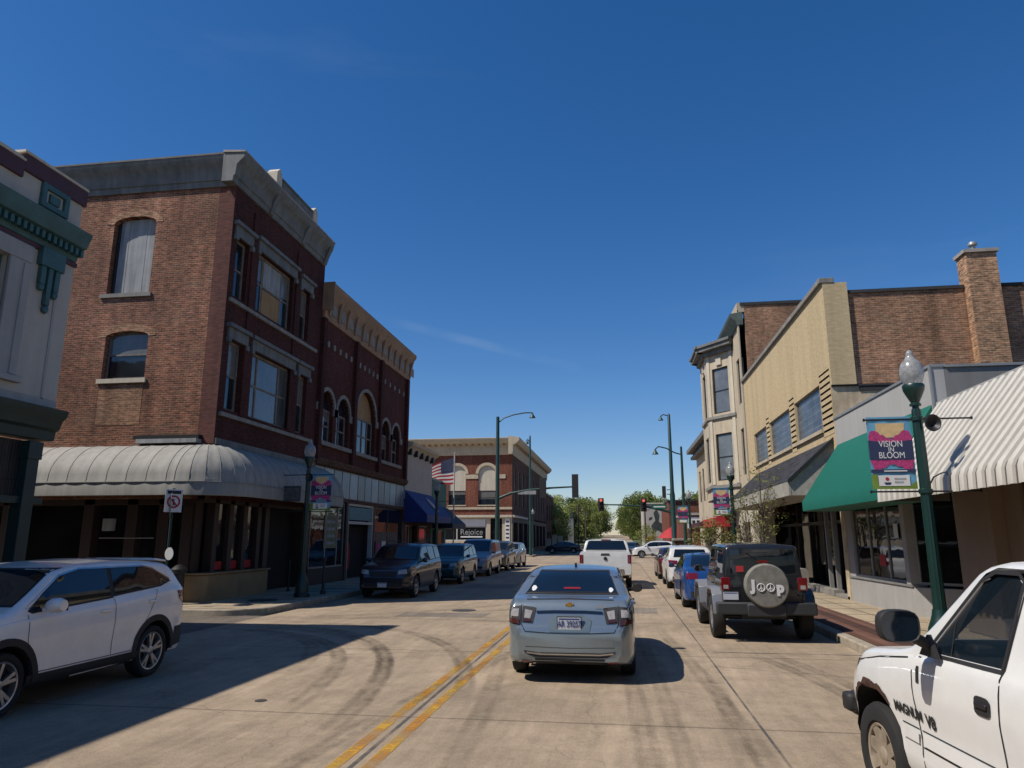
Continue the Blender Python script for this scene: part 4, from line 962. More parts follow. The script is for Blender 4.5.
parked('parked_suv', 'silver suv, last car at the left kerb', 'suv', CROSS, 'cross', (.30, .31, .33), (-7.5, 50.0, 0), S_, grp='vehicles parked along the left kerb')
parked('car', 'dark blue car parked far behind the pickup near the tan posts', 'car', SEDAN, 'sedan', (.012, .022, .05), (-7.3, 95.0, 0), R(180))
# ------------------------------------------------------------------ ground
def hgt(y): 
    t = min(max((y - 105) / 200, 0), 1); return 3.0 * t * t * (3 - 2 * t)
def struct(mb, name, mat=None, **k): return tag(mb.build(name, mat, **k), kind='structure')
YS = [-60, -20, 0, 20, 60, 100] + list(range(105, 320, 12)) + [320, 400, 520]
m = MB(); X_ = [-400, -150, -60, -20, 0, 20, 60, 150, 400]
m.grid([[(x, y, hgt(y) - .06 + (0 if abs(x) < 30 else .006 * (abs(x) - 30) * (hgt(y) / 3.0))) for x in X_] for y in YS]); struct(m, 'ground', M['grass'])
m = MB(); YR = [y for y in YS if y <= 320]
m.grid([[(x, y, hgt(y)) for x in ((-8.8, -4, 0, 3.95) if y < 104 else (-5.5, -3, 0, 3.2))] for y in [-60, 0, 20, 40, 60, 80, 104.0]], M['road'])
m.grid([[(x, y, hgt(y)) for x in (-5.5, -3, 0, 3.2)] for y in [104.001] + YR[6:]], M['road']); struct(m, 'road')
m = MB(); m.face([(-150, 60.5, 0), (-8.8, 60.5, 0), (-8.8, 75, 0), (-150, 75, 0)]); m.face([(3.95, 60.5, 0), (150, 60.5, 0), (150, 75, 0), (3.95, 75, 0)]); struct(m, 'cross_street', M['road'])
m = MB(); m.face([(-60, 12.6, -.004), (-8.8, 12.6, -.004), (-8.8, 17.6, -.004), (-60, 17.6, -.004)]); struct(m, 'alley', M['asphalt'])

def slab(name, poly, kerb_poly=None, z=.15):
    m = MB(); m.prism([(x, y, -.05) for x, y in poly], (0, 0, z + .05)); return struct(m, name, M['walk'])
def arc(cx, cy, r, a0, a1, n=8): return [(cx + r * math.cos(R(a0 + (a1 - a0) * k / n)), cy + r * math.sin(R(a0 + (a1 - a0) * k / n))) for k in range(n + 1)]
lc = arc(-10.2, 18.55, 1.25, -90, 0)
def kerb(name, path, side, w=.16, z=.15):
    """kerb stones along a path, set 3 mm above the sidewalk"""
    m = MB(); prev = None
    P = [Vector((x, y, 0)) for x, y in path]
    rows = []
    for k, p in enumerate(P):
        t = (P[min(k + 1, len(P) - 1)] - P[max(k - 1, 0)]).normalized(); n = Vector((-t.y, t.x, 0)) * side
        rows.append([(p.x, p.y, -.02), (p.x, p.y, z - .02), (p.x + n.x * .02, p.y + n.y * .02, z + .003), (p.x + n.x * w, p.y + n.y * w, z + .003), (p.x + n.x * w, p.y + n.y * w, z - .05)])
    m.grid(rows, smooth=False); return struct(m, name, M['kerb'])
slab('sidewalk', [(-60, 17.32)] + [(x, y) for x, y in arc(-10.2, 18.55, 1.23, -90, 0)] + [(-8.97, 60.4), (-60, 60.4)])
kerb('kerb', [(-60, 17.3)] + lc + [(-8.95, 25), (-8.95, 40), (-8.95, 60.4)], 1)
slab('sidewalk', [(-60, -60), (-8.97, -60), (-8.97, 12.5), (-60, 12.5)])
kerb('kerb', [(-8.95, -60), (-8.95, 12.5), (-60, 12.5)], 1)
slab('sidewalk', [(60, -60), (60, 60.4), (3.98, 60.4), (3.98, -60)]); kerb('kerb', [(3.96, -60), (3.96, 0), (3.96, 30), (3.96, 60.4)], -1)
slab('sidewalk', [(-60, 75.1), (-8.97, 75.1), (-8.97, 104), (-60, 104)]); slab('sidewalk', [(60, 104), (60, 75.1), (3.98, 75.1), (3.98, 104)][::-1])
m = MB(); m.face([(4.14, -60, .157), (5.15, -60, .157), (5.15, 60, .157), (4.14, 60, .157)]); struct(m, 'paver_strip', M['paver'])
# sidewalk joints: thin dark grooves
m = MB()
for y in [2 + 1.5 * k for k in range(38)]:
    m.box(5.16, 6.4, y - .006, y + .006, .146, .1545); m.box(-11.5, -9.15, 17.6 + (y - 2) - .006, 17.6 + (y - 2) + .006, .146, .1545) if y < 44 else None
m.box(5.75, 5.76, 0, 60, .146, .1545); m.box(-10.3, -10.29, 19, 60, .146, .1545)
struct(m, 'sidewalk_joints', M['seam'])
# painted lines
def line(name, pts, w, mat, z=.004, off=0):
    m = MB(); P = [Vector((x, y, 0)) for x, y in pts]; prev = None
    for k, p in enumerate(P):
        t = (P[min(k + 1, len(P) - 1)] - P[max(k - 1, 0)]).normalized(); n = Vector((-t.y, t.x, 0))
        cur = [p + n * (w / 2), p - n * (w / 2)]
        if prev: m.face([(prev[0].x, prev[0].y, z + hgt(prev[0].y)), (prev[1].x, prev[1].y, z + hgt(prev[0].y)), (cur[1].x, cur[1].y, z + hgt(p.y)), (cur[0].x, cur[0].y, z + hgt(p.y))], mat)
        prev = cur
    return struct(m, name)
line('yellow_line', [(-2.47, -30), (-2.47, 8), (-2.43, 17.2)], .12, M['yellow']); line('yellow_line', [(-2.17, -30), (-2.17, 8), (-2.13, 17.2)], .12, M['yellow'])
line('yellow_line', [(-2.45, 23), (-2.45, 58)], .11, M['yellow']); line('yellow_line', [(-2.17, 23), (-2.17, 58)], .11, M['yellow'])
line('road_joint', [(-2.32, -30), (-2.32, 60)], .045, M['joint_seal'], .003)
line('road_joint', [(1.38, -30), (1.36, 60)], .03, M['joint_seal'], .003)
line('stop_line', [(-3.3, 17.6), (-2.3, 17.5)], .12, M['white_line'], .005)
line('parking_line', [(1.5, 13.2), (3.9, 13.2)], .05, M['joint_seal'], .005); line('parking_line', [(1.5, 19.9), (3.9, 19.9)], .1, M['white_line'], .005)
line('parking_line', [(1.5, 26.6), (3.9, 26.6)], .1, M['white_line'], .005)
line('stop_line', [(-2.2, 58.6), (3.4, 58.6)], .4, M['white_line'], .005)
random.seed(12)
for (x0, y0, x1_, y1_, w_) in ((-8.2, 10.5, -3.0, 12.6, .014), (1.4, 11.8, 3.9, 10.9, .014), (-8.6, 18.6, -3.0, 19.6, .02), (1.5, 16.9, 3.9, 16.6, .014)):
    n_ = 26; o1, o2 = 0, 0; pts = []
    for k in range(n_ + 1):
        t = k / n_; o1 += random.uniform(-.035, .035); o2 += random.uniform(-.035, .035); pts.append((x0 + (x1_ - x0) * t + o1, y0 + (y1_ - y0) * t + o2))
    line('crack_seal', pts, w_, M['joint_seal'], .0035)
M['patch'] = road_mat('greyer road patch', (.22, .185, .145), (.18, .15, .115), joints=False)
for (a, b, c_, d) in ((-5.6, 17.9, -3.4, 19.0), (-.9, 19.5, .9, 21.0), (-6.4, 28, -4.2, 31)):
    m = MB(); m.face([(a, b, .0025), (c_, b + .05, .0025), (c_ + .04, d, .0025), (a + .03, d - .04, .0025)]); struct(m, 'road_patch', M['patch'])
def tyre_track(name, pts, w, z, g=1):
    """a curved tyre track sheet whose edges fade (colour attribute)"""
    P = [Vector((x, y, 0)) for x, y in pts]; offs = (-.5, -.36, -.2, -.05, .1, .25, .38, .5); fades = (0, .8, 1, .55, .6, 1, .8, 0); vs, fs, col = [], [], []
    for k, p in enumerate(P):
        t = (P[min(k + 1, len(P) - 1)] - P[max(k - 1, 0)]).normalized(); n = Vector((-t.y, t.x, 0)); e = min(1, k / 5, (len(P) - 1 - k) / 5)
        for o_, f_ in zip(offs, fades): q = p + n * w * o_; vs.append((q.x, q.y, z)); col.append(f_ * e * g)
    m_ = len(offs)
    for k in range(len(P) - 1):
        for j in range(m_ - 1): a = k * m_ + j; fs.append((a, a + 1, a + m_ + 1, a + m_))
    me = bpy.data.meshes.new(name); me.from_pydata(vs, [], fs); me.materials.append(M['tyre_mark'])
    at = me.color_attributes.new('fade', 'FLOAT_COLOR', 'POINT')
    for i, c_ in enumerate(col): at.data[i].color = (c_, c_, c_, 1)
    o = bpy.data.objects.new(name, me); COL.objects.link(o); return tag(o, kind='structure')
def curve(p0, p1, p2, n=26):
    return [((1 - t) ** 2 * p0[0] + 2 * t * (1 - t) * p1[0] + t * t * p2[0], (1 - t) ** 2 * p0[1] + 2 * t * (1 - t) * p1[1] + t * t * p2[1]) for t in [k / n for k in range(n + 1)]]
zt = .006
TRK = [((-1.25, -2), (-1.2, 7), (-2.2, 14), .22, .45), ((.25, -2), (.3, 8), (-.1, 15), .22, .5), ((.55, 1), (.55, 8), (.35, 15), .18, .5),
  ((-3.2, 2), (-2.9, 8.5), (-1.3, 15), .22, .5), ((1.15, 2), (1.35, 9), (.75, 16), .2, .6), ((.85, 2), (1.0, 7), (1.3, 12), .2, .4),
  ((2.2, 5.5), (3.3, 9.5), (2.0, 13.2), .2, .7), ((2.5, 5.5), (3.6, 9.5), (2.3, 13.4), .2, .6)]
# sweeping turns out of the alley, each a pair of tracks
for (a, b, c_, g) in (((-8.5, 15.8), (-3.4, 15.6), (-2.9, 6.5), 1.0), ((-8.8, 14.9), (-4.3, 14.9), (-3.7, 7.5), .9), ((-8.5, 16.4), (-2.8, 16.6), (-1.9, 8.5), .8), ((-8.9, 15.4), (-3.9, 15.2), (-3.2, 9.0), .7),
                      ((-7.5, 14.3), (-5.0, 14.0), (-4.5, 8.8), .6), ((-9.0, 17.0), (-5.5, 17.6), (-2.6, 22.5), .7), ((-9.0, 16.6), (-4.6, 17.0), (-1.6, 22.0), .6), ((-8.6, 17.2), (-3.2, 17.6), (.6, 16.8), .5)):
    TRK.append((a, b, c_, .24, g))
for k, (p0, p1, p2, w, g) in enumerate(TRK):
    tyre_track('tyre_marks', curve(p0, p1, p2, 40), w * 1.3, zt + k * .0012, g)
m = MB(); m.lathe([(.42, .154), (.42, .158), (.001, .158)], (-10.2, 20.1, 0), 'z', 28); tag(m.build('manhole_cover', M['iron']), 'round dark iron manhole cover in the corner sidewalk', 'manhole cover')
m = MB(); m.lathe([(.33, -.02), (.33, .007), (.001, .007)], (-4.2, 19.6, 0), 'z', 28); tag(m.build('manhole_cover', M['iron']), 'round dark iron manhole cover in the road left of the yellow lines', 'manhole cover')
m = MB(); m.lathe([(.07, -.02), (.07, .007), (.001, .007)], (-4.3, 8.6, 0), 'z', 14); tag(m.build('valve_cover', M['iron']), 'small iron valve cover in the road left of the yellow lines', 'valve cover')

# ------------------------------------------------------------------ building: three storey brick corner block
FE = Frame('E', -11.6); FS = Frame('S', 19.2)
B = empty('brick_building', (-11.6, 19.2, 0), 0, 'three storey corner brick building with grey wraparound awning at left', 'building')
def child(o, P): # keep world coordinates while parented to an Empty that is not at the origin
    o.parent = P; o.matrix_parent_inverse = Matrix.Translation(P.location).inverted(); return o
class PB:
    """builds parts in world coordinates under a thing"""
    def __init__(s, root): s.r = root
    def __call__(s, mb, name, mat=None, **k): return child(mb.build(name, mat, **k), s.r)
def fix(o, P):
    o.parent = P; o.matrix_parent_inverse = Matrix.Translation(P.location).inverted()
def win(P, *a, **k):
    o = window(None, *a, **k); fix(o, P); return o
pb = PB(B)
hs = [(-15.68, -14.22, 9.35, 11.93), (-15.50, -14.06, 6.62, 8.12)]
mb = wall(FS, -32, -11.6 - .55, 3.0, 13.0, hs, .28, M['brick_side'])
arc_fill(mb, FS, -15.68, -14.22, 11.70, .23, 11.93, .001, .27, M['brick_side']); arc_fill(mb, FS, -15.50, -14.06, 7.95, .17, 8.12, .001, .27, M['brick_side'])
arch_band(mb, FS, -15.68, -14.22, 11.70, .23, .24, -.012, .02, M['brick_common']); arch_band(mb, FS, -15.50, -14.06, 7.95, .17, .24, -.012, .02, M['brick_common'])
pb(mb, 'side_wall')
mb = MB(); mb.face([FS(-12.15, 0, 3.0), FS(-11.6, 0, 3.0), FS(-11.6, 0, 13.0), FS(-12.15, 0, 13.0)], M['brick_edge']); mb.fbox(FS, -11.9, -11.6, -.02, .0, 4.6, 12.8, M['brick_edge']); pb(mb, 'corner_strip')
# shuttered top window, glazed lower window
mb = MB(); mb.fbox(FS, -15.66, -15.56, .17, .25, 9.36, 11.92, M['frame_dark']); mb.fbox(FS, -14.32, -14.23, .17, .25, 9.36, 11.92, M['frame_dark'])
o = pb(mb, 'window'); mb = MB()
for k in range(4): mb.fbox(FS, -15.55 + k * .307, -15.55 + k * .307 + .30, .19 + (k % 2) * .006, .22, 9.36, 11.9)
q = mb.build('boarding', M['board_grey'], o)
mb = MB(); mb.fbox(FS, -15.85, -14.12, -.06, .2, 9.22, 9.345); mb.build('sill', M['stone'], o)
o = win(B, FS, -15.48, -14.08, 6.63, 8.11, .22, 'wood_old', 'glass', rails=(.52,)); mb = MB(); mb.fbox(FS, -15.6, -13.98, -.07, .15, 6.48, 6.615); mb.build('sill', M['cream_pale'], o)
mb = MB(); mb.fbox(FS, -15.5, -14.06, -.008, .01, 5.2, 6.44); pb(mb, 'bricked_up_panel', M['brick_common'])
# street front
T3 = [(19.36 + .15, 20.1 + .1, 9.22, 11.15), (20.85, 23.6, 9.22, 11.25), (24.15, 24.95, 9.22, 11.15)]
T2 = [(19.56, 20.40, 5.68, 7.85), (21.0, 23.85, 5.68, 7.85), (24.4, 25.15, 5.68, 7.85)]
T3 = [(19.5, 20.25, 9.22, 11.15), (20.92, 23.5, 9.22, 11.25), (24.2, 24.95, 9.22, 11.15)]
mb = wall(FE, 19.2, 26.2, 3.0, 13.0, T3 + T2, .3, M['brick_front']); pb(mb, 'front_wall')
for tier, zb in ((T3, 9.22), (T2, 5.68)):
    for i, (a, b, z0, z1) in enumerate(tier):
        if i == 1:
            o = win(B, FE, a, b, z0, z1, .22, 'wood_old', 'glass' if zb > 8 else 'glass_curtain', fw=.08, mull=(.22, .76), rails=(.5,))
            if zb > 8:
                mb = MB(); mb.fbox(FE, a + .66, a + 1.92, .165, .18, z0 + .1, z0 + .95); mb.build('plywood', M['board_ply'], o)
                mb = MB(); mb.fbox(FE, a + .66, a + 1.92, .165, .18, z0 + 1.05, z1 - .1); mb.build('boarding', M['board_grey'], o)
        else: o = win(B, FE, a, b, z0, z1, .22, 'wood_old', 'glass', fw=.08)
        mb = MB(); mb.fbox(FE, a - .16, b + .16, -.07, .05, z1 + .01, z1 + .34); mb.fbox(FE, a - .24, b + .24, -.16, .05, z1 + .34, z1 + .46)
        for e in (a - .2, b + .04): mb.fbox(FE, e, e + .16, -.10, .02, z1 - .14, z1 + .02)
        mb.build('lintel', M['cornice_grey'], o)
for z in (9.10, 5.56):
    mb = MB(); mb.fbox(FE, 19.3, 25.7, -.09, .06, z - .12, z); pb(mb, 'sill_course', M['stone'])
for y in (20.55, 23.82):
    mb = MB(); mb.fbox(FE, y - .14, y + .14, -.05, 0, 5.6, 12.4); pb(mb, 'pilaster', M['brick_front'], bevel=.01)
# cornice: stepped profile round the corner with brackets and a raised centre
def cornice_run(mb, F, u0, u1, prof, mat=None):
    pts = [(d, z) for d, z in prof]
    a = [F(u0, -d, z) for d, z in pts]; b = [F(u1, -d, z) for d, z in pts]
    mb.prism(a, tuple(b[0][i] - a[0][i] for i in range(3)), mat)
mb = MB(); prof = [(-.3, 12.72), (.08, 12.72), (.10, 12.90), (.15, 12.92), (.18, 13.27), (.28, 13.38), (.40, 13.50), (.43, 13.66), (-.3, 13.70)]
cornice_run(mb, FE, 18.82, 26.05, prof); cornice_run(mb, FS, -32, -11.60 - .3, [(d * .85, z) for d, z in prof])
o = pb(mb, 'cornice', M['cornice_grey'], bevel=.01)
mb = MB(); cornice_run(mb, FE, 18.79, 26.08, [(-.3, 13.70), (.44, 13.66), (.45, 13.71), (-.3, 13.78)]); cornice_run(mb, FS, -32, -11.9, [(-.3, 13.70), (.38, 13.66), (.39, 13.71), (-.3, 13.78)]); mb.build('cornice_capping', M['coping'], o)
for y in (21.2, 23.75, 25.8):
    mb = MB(); mb.prism([FE(y, .0, 12.74), FE(y, -.13, 12.74), FE(y, -.24, 13.1), FE(y, -.40, 13.44), FE(y, 0, 13.44)], (0, .24, 0)); pb(mb, 'bracket', M['cornice_grey'], bevel=.01)
mb = MB(); mb.fbox(FE, 21.15, 24.0, -.36, -.1, 13.74, 14.06); mb.fbox(FE, 21.1, 24.05, -.40, -.05, 14.062, 14.13)
pb(mb, 'raised_pediment', M['cornice_grey'], bevel=.015)
for y in (20.95, 23.95):
    mb = MB(); mb.fbox(FE, y, y + .36, -.42, 0, 13.72, 14.16); mb.prism([FE(y + .0, -.42, 14.162), FE(y + .18, -.42, 14.34), FE(y + .36, -.42, 14.162)], (-.4, 0, 0)); pb(mb, 'finial', M['cream_pale'], bevel=.02)
mb = MB(); mb.box(-32, -11.9, 19.5, 26.1, 13.0, 13.6, M['roof_tar']); mb.box(-32, -11.95, 19.55, 26.1, 3.2, 13.0, M['black_void']); pb(mb, 'core')
mb = MB(); mb.face([(-32, 26.2, 0), (-11.6, 26.2, 0), (-11.6, 26.2, 13.4), (-32, 26.2, 13.4)]); pb(mb, 'north_wall', M['brick_side'])
# ground floor: dark timber shopfront on a tan base
mb = MB(); mb.box(-32, -12.1, 19.75, 26.1, .1, 3.2, M['black_void']); pb(mb, 'shop_interior')
mb = MB()
for x in (-31.5, -28, -24.5, -21.2, -18.3, -15.6, -14.2, -13.2): mb.fbox(FS, x, x + .34, .1, .45, .15, 3.1)
mb.fbox(FS, -32, -12.4, .1, .3, 2.85, 3.1); mb.fbox(FS, -12.4, -11.98, .02, .4, .9, 3.1)
for y in (19.9, 20.75, 21.6, 22.5): mb.fbox(FE, y - .12, y + .12, .12, .4, .9, 3.1)
for y in (23.0, 25.9): mb.fbox(FE, y - .15, y + .15, .1, .5, .15, 3.1)
mb.fbox(FE, 19.2, 26.2, .12, .35, 2.9, 3.1); pb(mb, 'timber_shopfront', M['wood_dark'], bevel=.01)
mb = MB(); mb.fbox(FS, -31.5, -13.0, .40, .42, .3, 2.9); o = pb(mb, 'shop_window', M['glass_shop'])
for (a, b) in ((20.02, 20.63), (20.87, 21.48), (21.72, 22.38)):
    mb = MB(); mb.fbox(FE, a, b, .26, .28, .95, 2.9); o = pb(mb, 'shop_window', M['glass_shop'])
    mb = MB(); mb.fbox(FE, a + .04, b - .05, .245, .25, .98, 1.22, M['red_flat']); mb.build('poster', None, o)
mb = MB(); mb.fbox(FS, -12.35, -12.05, -.02, 0.0, 1.0, 2.8); pb(mb, 'corner_post', M['wood_dark'])
mb = MB(); mb.fbox(FS, -14.9, -14.5, .05, .08, 2.1, 2.45); pb(mb, 'notice', M['board_grey'])
mb = MB(); mb.prism([(-13.0, 19.15, .1), (-11.75, 19.15, .1), (-11.5, 19.35, .1), (-11.5, 22.9, .1), (-11.85, 22.9, .1), (-11.85, 19.55, .1), (-13.0, 19.55, .1)], (0, 0, .78)); pb(mb, 'base_wall', M['knee'], bevel=.03)
mb = MB(); mb.prism([(-13.0, 19.10, .885), (-11.72, 19.10, .885), (-11.45, 19.32, .885), (-11.45, 22.95, .885), (-11.95, 22.95, .885), (-11.95, 19.6, .885), (-13.0, 19.6, .885)], (0, 0, .05)); pb(mb, 'base_coping', M['knee'], bevel=.01)
mb = MB(); mb.tube([(-13.1, 19.05, 1.35), (-14.8, 19.05, 1.35)], .02); mb.tube([(-13.1, 19.05, 1.9), (-14.8, 19.05, 1.9)], .015); pb(mb, 'window_rail', M['frame_alu'])
# ribbed awning that turns the corner
def awning_path():
    P = [(-26 + .6 * k, 19.2, 0, -1) for k in range(24)]
    P = [p for p in P if p[0] < -11.95]; 
    P.append((-11.95, 19.2, 0, -1))
    for k in range(1, 7):
        a = R(-90 + 15 * k); P.append((-11.95 + .35 * math.cos(a) , 19.55 + .35 * math.sin(a), math.cos(a), math.sin(a)))
    y = 19.9
    while y < 26.0: P.append((-11.6, y, 1, 0)); y += .55
    P.append((-11.6, 26.1, 1, 0))
    for k in range(1, 7):
        a = R(15 * k); P.append((-11.6, 26.12, math.cos(a), math.sin(a)))
    return P
prof = [(1.2 * math.sin(R(a)) ** 1.15, 3.47 + 1.1 * math.cos(R(a)) ** 1.05) for a in range(0, 90, 10)] + [(1.2, 3.47)] + [(1.22, 3.42), (1.22, 3.05), (1.19, 3.04)]
AP = awning_path(); mb = MB()
def sub(P, n=4):
    out = []
    for a, b in zip(P[:-1], P[1:]):
        for k in range(n):
            t = k / n; nx, ny = a[2] * (1 - t) + b[2] * t, a[3] * (1 - t) + b[3] * t; L = math.hypot(nx, ny) or 1
            out.append((a[0] * (1 - t) + b[0] * t, a[1] * (1 - t) + b[1] * t, nx / L, ny / L, math.sin(math.pi * t)))
    out.append((*P[-1], 0)); return out
rows = []
for (x, y, nx, ny, s) in sub(AP):
    rows.append([(x + nx * d * (1 - .012 * s * min(1, d)), y + ny * d * (1 - .012 * s * min(1, d)), z - .012 * s * max(0, min(1, (z - 3.42) * 2))) for d, z in prof])
mb.grid(rows); aw = pb(mb, 'awning', M['awn_grey'], recalc=True)
mb = MB()
for (x, y, nx, ny) in AP: mb.tube([(x + nx * (d + .002), y + ny * (d + .002), z + .002) for d, z in prof[:-2]], .008, seg=6)
mb.build('awning_ribs', M['awn_rib'], aw)
mb = MB(); rows = [[(x + nx * 1.235, y + ny * 1.235, 3.40), (x + nx * 1.235, y + ny * 1.235, 3.42), (x + nx * 1.2, y + ny * 1.2, 3.43)] for x, y, nx, ny in AP]; mb.grid(rows); mb.build('awning_hem', M['awn_rib'], aw)
mb = MB(); mb.fbox(FS, -13.9, -12.0, -.28, 0, 4.60, 4.72, M['board_grey']); mb.fbox(FS, -14.05, -11.98, -.2, 0, 4.72, 4.84, M['black_metal']); pb(mb, 'flashing')
mb = MB(); mb.fbox(FE, 19.2, 26.2, -.06, .02, 4.58, 4.76); pb(mb, 'flashing', M['cornice_grey'])

# ------------------------------------------------------------------ building: two storey arcaded brick block
B = empty('brick_building', (-11.6, 32, 0), 0, 'two storey dark red brick building with arched windows and tan cornice', 'building'); pb = PB(B)
A = [(26.45, 27.85, 7.05, .70), (28.2, 29.6, 7.05, .70), (30.45, 33.05, 7.35, 1.25), (33.95, 35.3, 7.05, .68), (35.65, 37.0, 7.05, .68)]
holes = [(a, b, 5.68, zs + rise) for a, b, zs, rise in A]
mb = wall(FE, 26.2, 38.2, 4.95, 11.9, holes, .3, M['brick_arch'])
for a, b, zs, rise in A: arc_fill(mb, FE, a, b, zs, rise, zs + rise, .001, .29, M['brick_arch'])
pb(mb, 'front_wall')
for a, b, zs, rise in A:
    mb = MB(); arch_band(mb, FE, a, b, zs, rise, .16, -.05, .04, None); pb(mb, 'arch_trim', M['stone'])
    for e in (a - .36, b): 
        mb = MB(); mb.fbox(FE, e, e + .36, -.06, .03, zs - .22, zs + .08); pb(mb, 'impost', M['stone'])
    big = b - a > 2
    o = win(B, FE, a, b, 5.68, zs - .02, .24, 'wood_old', 'glass', fw=.08, mull=(.25, .5, .75) if big else (.5,), rails=(.5,))
    mb = MB(); n = 12; c = (a + b) / 2; w = (b - a) / 2
    poly = [(c - w * math.cos(math.pi * k / n), zs + rise * math.sin(math.pi * k / n)) for k in range(n + 1)]
    mb.fprism(FE, poly, .22, .24, M['glass'] if not big else M['board_ply']); mb.build('fanlight', None, o)
for (a, b) in ((26.35, 29.75), (30.3, 33.2), (33.85, 37.1)):
    mb = MB(); mb.fbox(FE, a, b, -.14, .08, 5.50, 5.67); pb(mb, 'sill', M['stone'], bevel=.01)
for y in (26.3, 30.03, 33.52, 38.0):
    mb = MB(); mb.fbox(FE, y - .15, y + .15, -.16, 0, 4.95, 10.6); pb(mb, 'pilaster', M['brick_front'], bevel=.01)
for s0, s1 in ((26.6, 29.8), (30.3, 33.3), (33.8, 37.8)):
    for k in range(5):
        y = s0 + (s1 - s0) * (k + .5) / 5; mb = MB(); mb.fbox(FE, y - .08, y + .08, -.05, 0, 9.55, 9.78); pb(mb, 'stone_stud', M['stone'])
mb = MB(); cornice_run(mb, FE, 26.22, 38.35, [(-.3, 10.6), (.08, 10.6), (.12, 10.75), (.15, 11.45), (.28, 11.6), (.32, 11.75), (.42, 11.85), (.45, 12.05), (-.3, 12.1)])
o = pb(mb, 'cornice', M['cornice_tan'], bevel=.01)
k = 26.5
while k < 38.2:
    mb = MB(); mb.prism([FE(k, .0, 10.76), FE(k, -.19, 10.76), FE(k, -.24, 11.2), FE(k, -.32, 11.58), FE(k, 0, 11.58)], (0, .17, 0)); mb.build('bracket', M['cornice_tan'], o)
    mb = MB(); mb.fbox(FE, k + .32, k + .80, -.165, -.145, 10.88, 11.36); mb.build('panel', M['stone'], o); k += .96
mb = MB(); mb.box(-32, -11.9, 26.35, 38.1, 4.0, 11.9, M['black_void']); mb.box(-32, -12.0, 26.4, 38.1, 0, 4.0, M['black_void']); mb.box(-32, -12, 26.3, 38.2, 11.9, 12.05, M['roof_tar']); pb(mb, 'core')
mb = MB(); mb.box(-12.4, -11.12, 26.16, 26.24, 10.9, 12.08); pb(mb, 'cornice_end', M['cornice_tan'])
mb = MB(); mb.face([(-32, 38.2, 0), (-11.6, 38.2, 0), (-11.6, 38.2, 12.2), (-32, 38.2, 12.2)]); pb(mb, 'north_wall', M['brick_brown'])
mb = MB(); cornice_run(mb, FE, 26.2, 38.2, [(-.1, 4.72), (.12, 4.72), (.2, 4.86), (.22, 4.98), (-.1, 4.98)]); mb.fbox(FE, 26.2, 38.2, -.06, .1, 3.38, 3.52); pb(mb, 'shop_cornice', M['brick_brown'], bevel=.01)
# transom of pale panels, then shopfront
o = None; y = 26.4
mb = MB(); mb.fbox(FE, 26.2, 38.2, .06, .1, 3.5, 4.72); tr = pb(mb, 'transom', M['panel_dark'])
tc = [pbr('transom panel %d' % i, c_, .35, var=.15) for i, c_ in enumerate(((.20, .25, .28), (.27, .33, .36), (.16, .19, .20)))]
k = 0
while y < 37.9:
    w = (.92, 1.0, .9)[k % 3]; mb = MB(); mb.fbox(FE, y + .04, y + w - .04, .02, .055, 3.56, 4.66); mb.build('panel', tc[k % 3 if k != 4 else 1], tr); y += w; k += 1
win(B, FE, 26.3, 29.75, .75, 3.36, .12, 'frame_alu', 'glass_shop', mull=(.45, .8), rails=())
for a_0, a_1, d_0, z_1 in ((26.2, 29.79, .0, .74), (33.51, 37.89, .0, .74)):
    mb = MB(); mb.fbox(FE, a_0, a_1, d_0, .2, .1, z_1); pb(mb, 'stall_riser', M['wood_dark'])
for a_0, a_1 in ((29.8, 30.05), (33.3, 33.5), (37.9, 38.2)):
    mb = MB(); mb.fbox(FE, a_0, a_1, -.03, .3, .1, 3.4); pb(mb, 'pier', M['wood_dark'])
mb = MB(); mb.fbox(FE, 27.7, 29.0, .065, .07, 1.5, 2.8); o = pb(mb, 'window_poster', pbr('yellowed poster', (.20, .19, .10), .8, var=.3))
for i in range(4):
    mb = MB(); mb.fbox(FE, 27.95, 28.75, .058, .063, 2.48 - i * .28, 2.60 - i * .28); mb.build('poster_marks', M['board_grey'], o)
# doorway with teal sign above
mb = MB(); mb.fbox(FE, 30.05, 30.17, .0, .2, .1, 3.4); mb.fbox(FE, 33.18, 33.3, .0, .2, .1, 3.4); mb.fbox(FE, 30.17, 33.18, .0, .2, 2.35 + .15, 2.62); mb.fbox(FE, 30.17, 33.18, 0, .2, 3.28, 3.4); pb(mb, 'door_frame', M['frame_white'])
mb = MB(); mb.fbox(FE, 30.3, 33.1, .03, .08, 2.68, 3.24); sg = pb(mb, 'shop_sign', M['teal_sign'])
mb = MB(); mb.fbox(FE, 30.17, 33.18, 1.2, 1.25, .1, 3.3, M['black_void']); mb.fbox(FE, 30.17, 30.2, .2, 1.2, .1, 3.3, M['wood_dark']); mb.fbox(FE, 33.15, 33.18, .2, 1.2, .1, 3.3, M['wood_dark']); pb(mb, 'recess')
win(B, FE, 33.55, 37.85, .75, 3.36, .12, 'frame_dark', 'glass_shop', mull=(.5,), rails=())
mb = MB(); mb.fbox(FE, 34.0, 37.5, .075, .08, .8, 2.2); pb(mb, 'window_backdrop', pbr('tan display board', (.16, .12, .09), .8, var=.3))
mb = MB(); mb.fbox(FE, 34.9, 35.5, .06, .07, 1.15, 1.75); pb(mb, 'window_poster', M['white_flat']); mb = MB(); mb.fbox(FE, 34.1, 34.6, .06, .07, 1.25, 1.65); pb(mb, 'window_poster', M['pink'])
